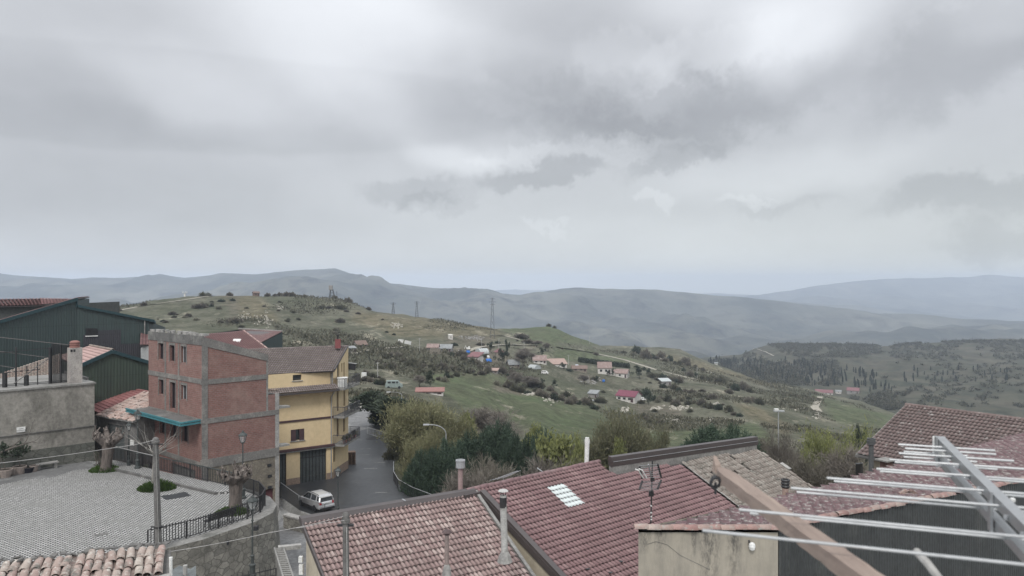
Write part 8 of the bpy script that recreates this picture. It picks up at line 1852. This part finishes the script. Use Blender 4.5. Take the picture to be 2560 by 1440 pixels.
# chalky stones and rubbish heaps: countless fragments, one object each heap
stonesm = mat('chalk_stones', (.52, .49, .43), (.36, .34, .29), 3)
for i, (u, v, su, sv, n) in enumerate(((1330, 985, 20, 4, 60), (1180, 845, 30, 5, 70), (1250, 930, 22, 5, 60), (1700, 1020, 26, 6, 60), (1640, 1022, 14, 4, 30), (1560, 1025, 14, 8, 40), (1480, 955, 22, 10, 50), (1680, 1050, 20, 5, 30), (1770, 1050, 12, 3, 20), (1790, 1010, 8, 4, 14), (660, 800, 26, 14, 70), (610, 792, 14, 8, 30), (700, 770, 12, 8, 30), (990, 815, 16, 8, 34), (900, 1010, 26, 12, 70), (1380, 1000, 20, 8, 40), (1990, 1022, 30, 5, 24), (2045, 1040, 10, 12, 30))):
    mb = MB()
    for k in range(n): p = G(u + rnd.gauss(0, su * .5), v + rnd.gauss(0, sv * .5)); s_ = rnd.uniform(.2, .75) * (p.y / 330) ** .5; mb.box(p + UP * s_ * .2, (s_ * rnd.uniform(.8, 1.8), s_, s_ * .7), rnd.uniform(0, 3))
    struct(mb.build('scattered_stones', stonesm if i not in (1, 2, 6) else mat('rubbish_' + str(i), (.38, .37, .35), (.16, .15, .14), .8, (.6, .6, .58), .5)), 'stuff')
# ---------------------------------------------------------------- wooded hill: cypresses one by one, the rest as a wood
CY = t_cypress(3); CY['label'] = ''; cy_used = False
def cyp(u, v, hpx, label, grp):
    global cy_used
    p = G2(u, v); h = hpx / F * p.y; o = CY if not cy_used else dup(CY, (0, 0, 0)); cy_used = True; o.location = p - UP * .3; o.scale = (h * 1.05, h * 1.05, h); o.rotation_euler = (0, 0, u); o['label'] = label; o['group'] = grp
CL = ['slim dark cypress in the plantation on the wooded hill', 'slim dark cypress lining the slope right of the barns', 'dark cypress dotted over the open right hillside']
for i in range(190): u = rnd.uniform(1770, 2090); v0 = np.interp(u, [1770, 1850, 1950, 2090], [903, 905, 905, 915]); v1 = np.interp(u, [1770, 1900, 2000, 2090], [912, 945, 965, 970]); cyp(u, rnd.uniform(v0, v1), rnd.uniform(10, 19), CL[0], 'cypresses of the plantation')
for i in range(60): u = rnd.gauss(2150, 55); cyp(u, 945 + (u - 2100) * .17 + rnd.uniform(-22, 22), rnd.uniform(11, 20), CL[1], 'cypresses by the barns')
for i in range(34): u = rnd.uniform(2260, 2520); cyp(u, rnd.uniform(925, 955) , rnd.uniform(10, 17), CL[2], 'cypresses on the open hillside')
r = np.random.default_rng(6); V_ = []
def woodmass(us, vs, n, hm):
    for k in range(n):
        u = r.uniform(*us); v = vs(u, r.random()); 
        if fbm(np.array([u / 60.]), np.array([v / 25.]), 3, 5)[0] < -.12: continue
        p = G2(u, v); m_ = 26; d = r.normal(0, 1, (m_, 3)); d[:, 2] = np.abs(d[:, 2]); rr = r.uniform(1.5, 3.4); c = np.array(p)[None] + d * rr * np.array([.8, .8, hm]) * .6; V_.append(quads(c, d + np.array([0, 0, .4]), r.uniform(.8, 2.0, m_), r.uniform(.5, 1.2, m_), r)[0])
woodmass((1860, 2200), lambda u, k: 862 + 3 * k + 30 * k * k, 900, 1.0); woodmass((2180, 2700), lambda u, k: 853 + 45 * k * k, 1000, .9); woodmass((1780, 2100), lambda u, k: 900 + 65 * k, 800, 1.3); woodmass((2130, 2260), lambda u, k: 985 + 40 * k, 260, .7); woodmass((2200, 2700), lambda u, k: 880 + 140 * k, 500, .6)
Vn = np.concatenate(V_); struct(npmesh('woodland', Vn, np.arange(len(Vn)).reshape(-1, 4), leafmat('woodland_brush', (.05, .052, .036), (.098, .09, .068), (.068, .068, .048), .1)), 'stuff')
for o in [b_ for i, b_ in enumerate(BUSH) if BU[i] == 0]: 
    for c in list(o.children): bpy.data.objects.remove(c)
    bpy.data.objects.remove(o)
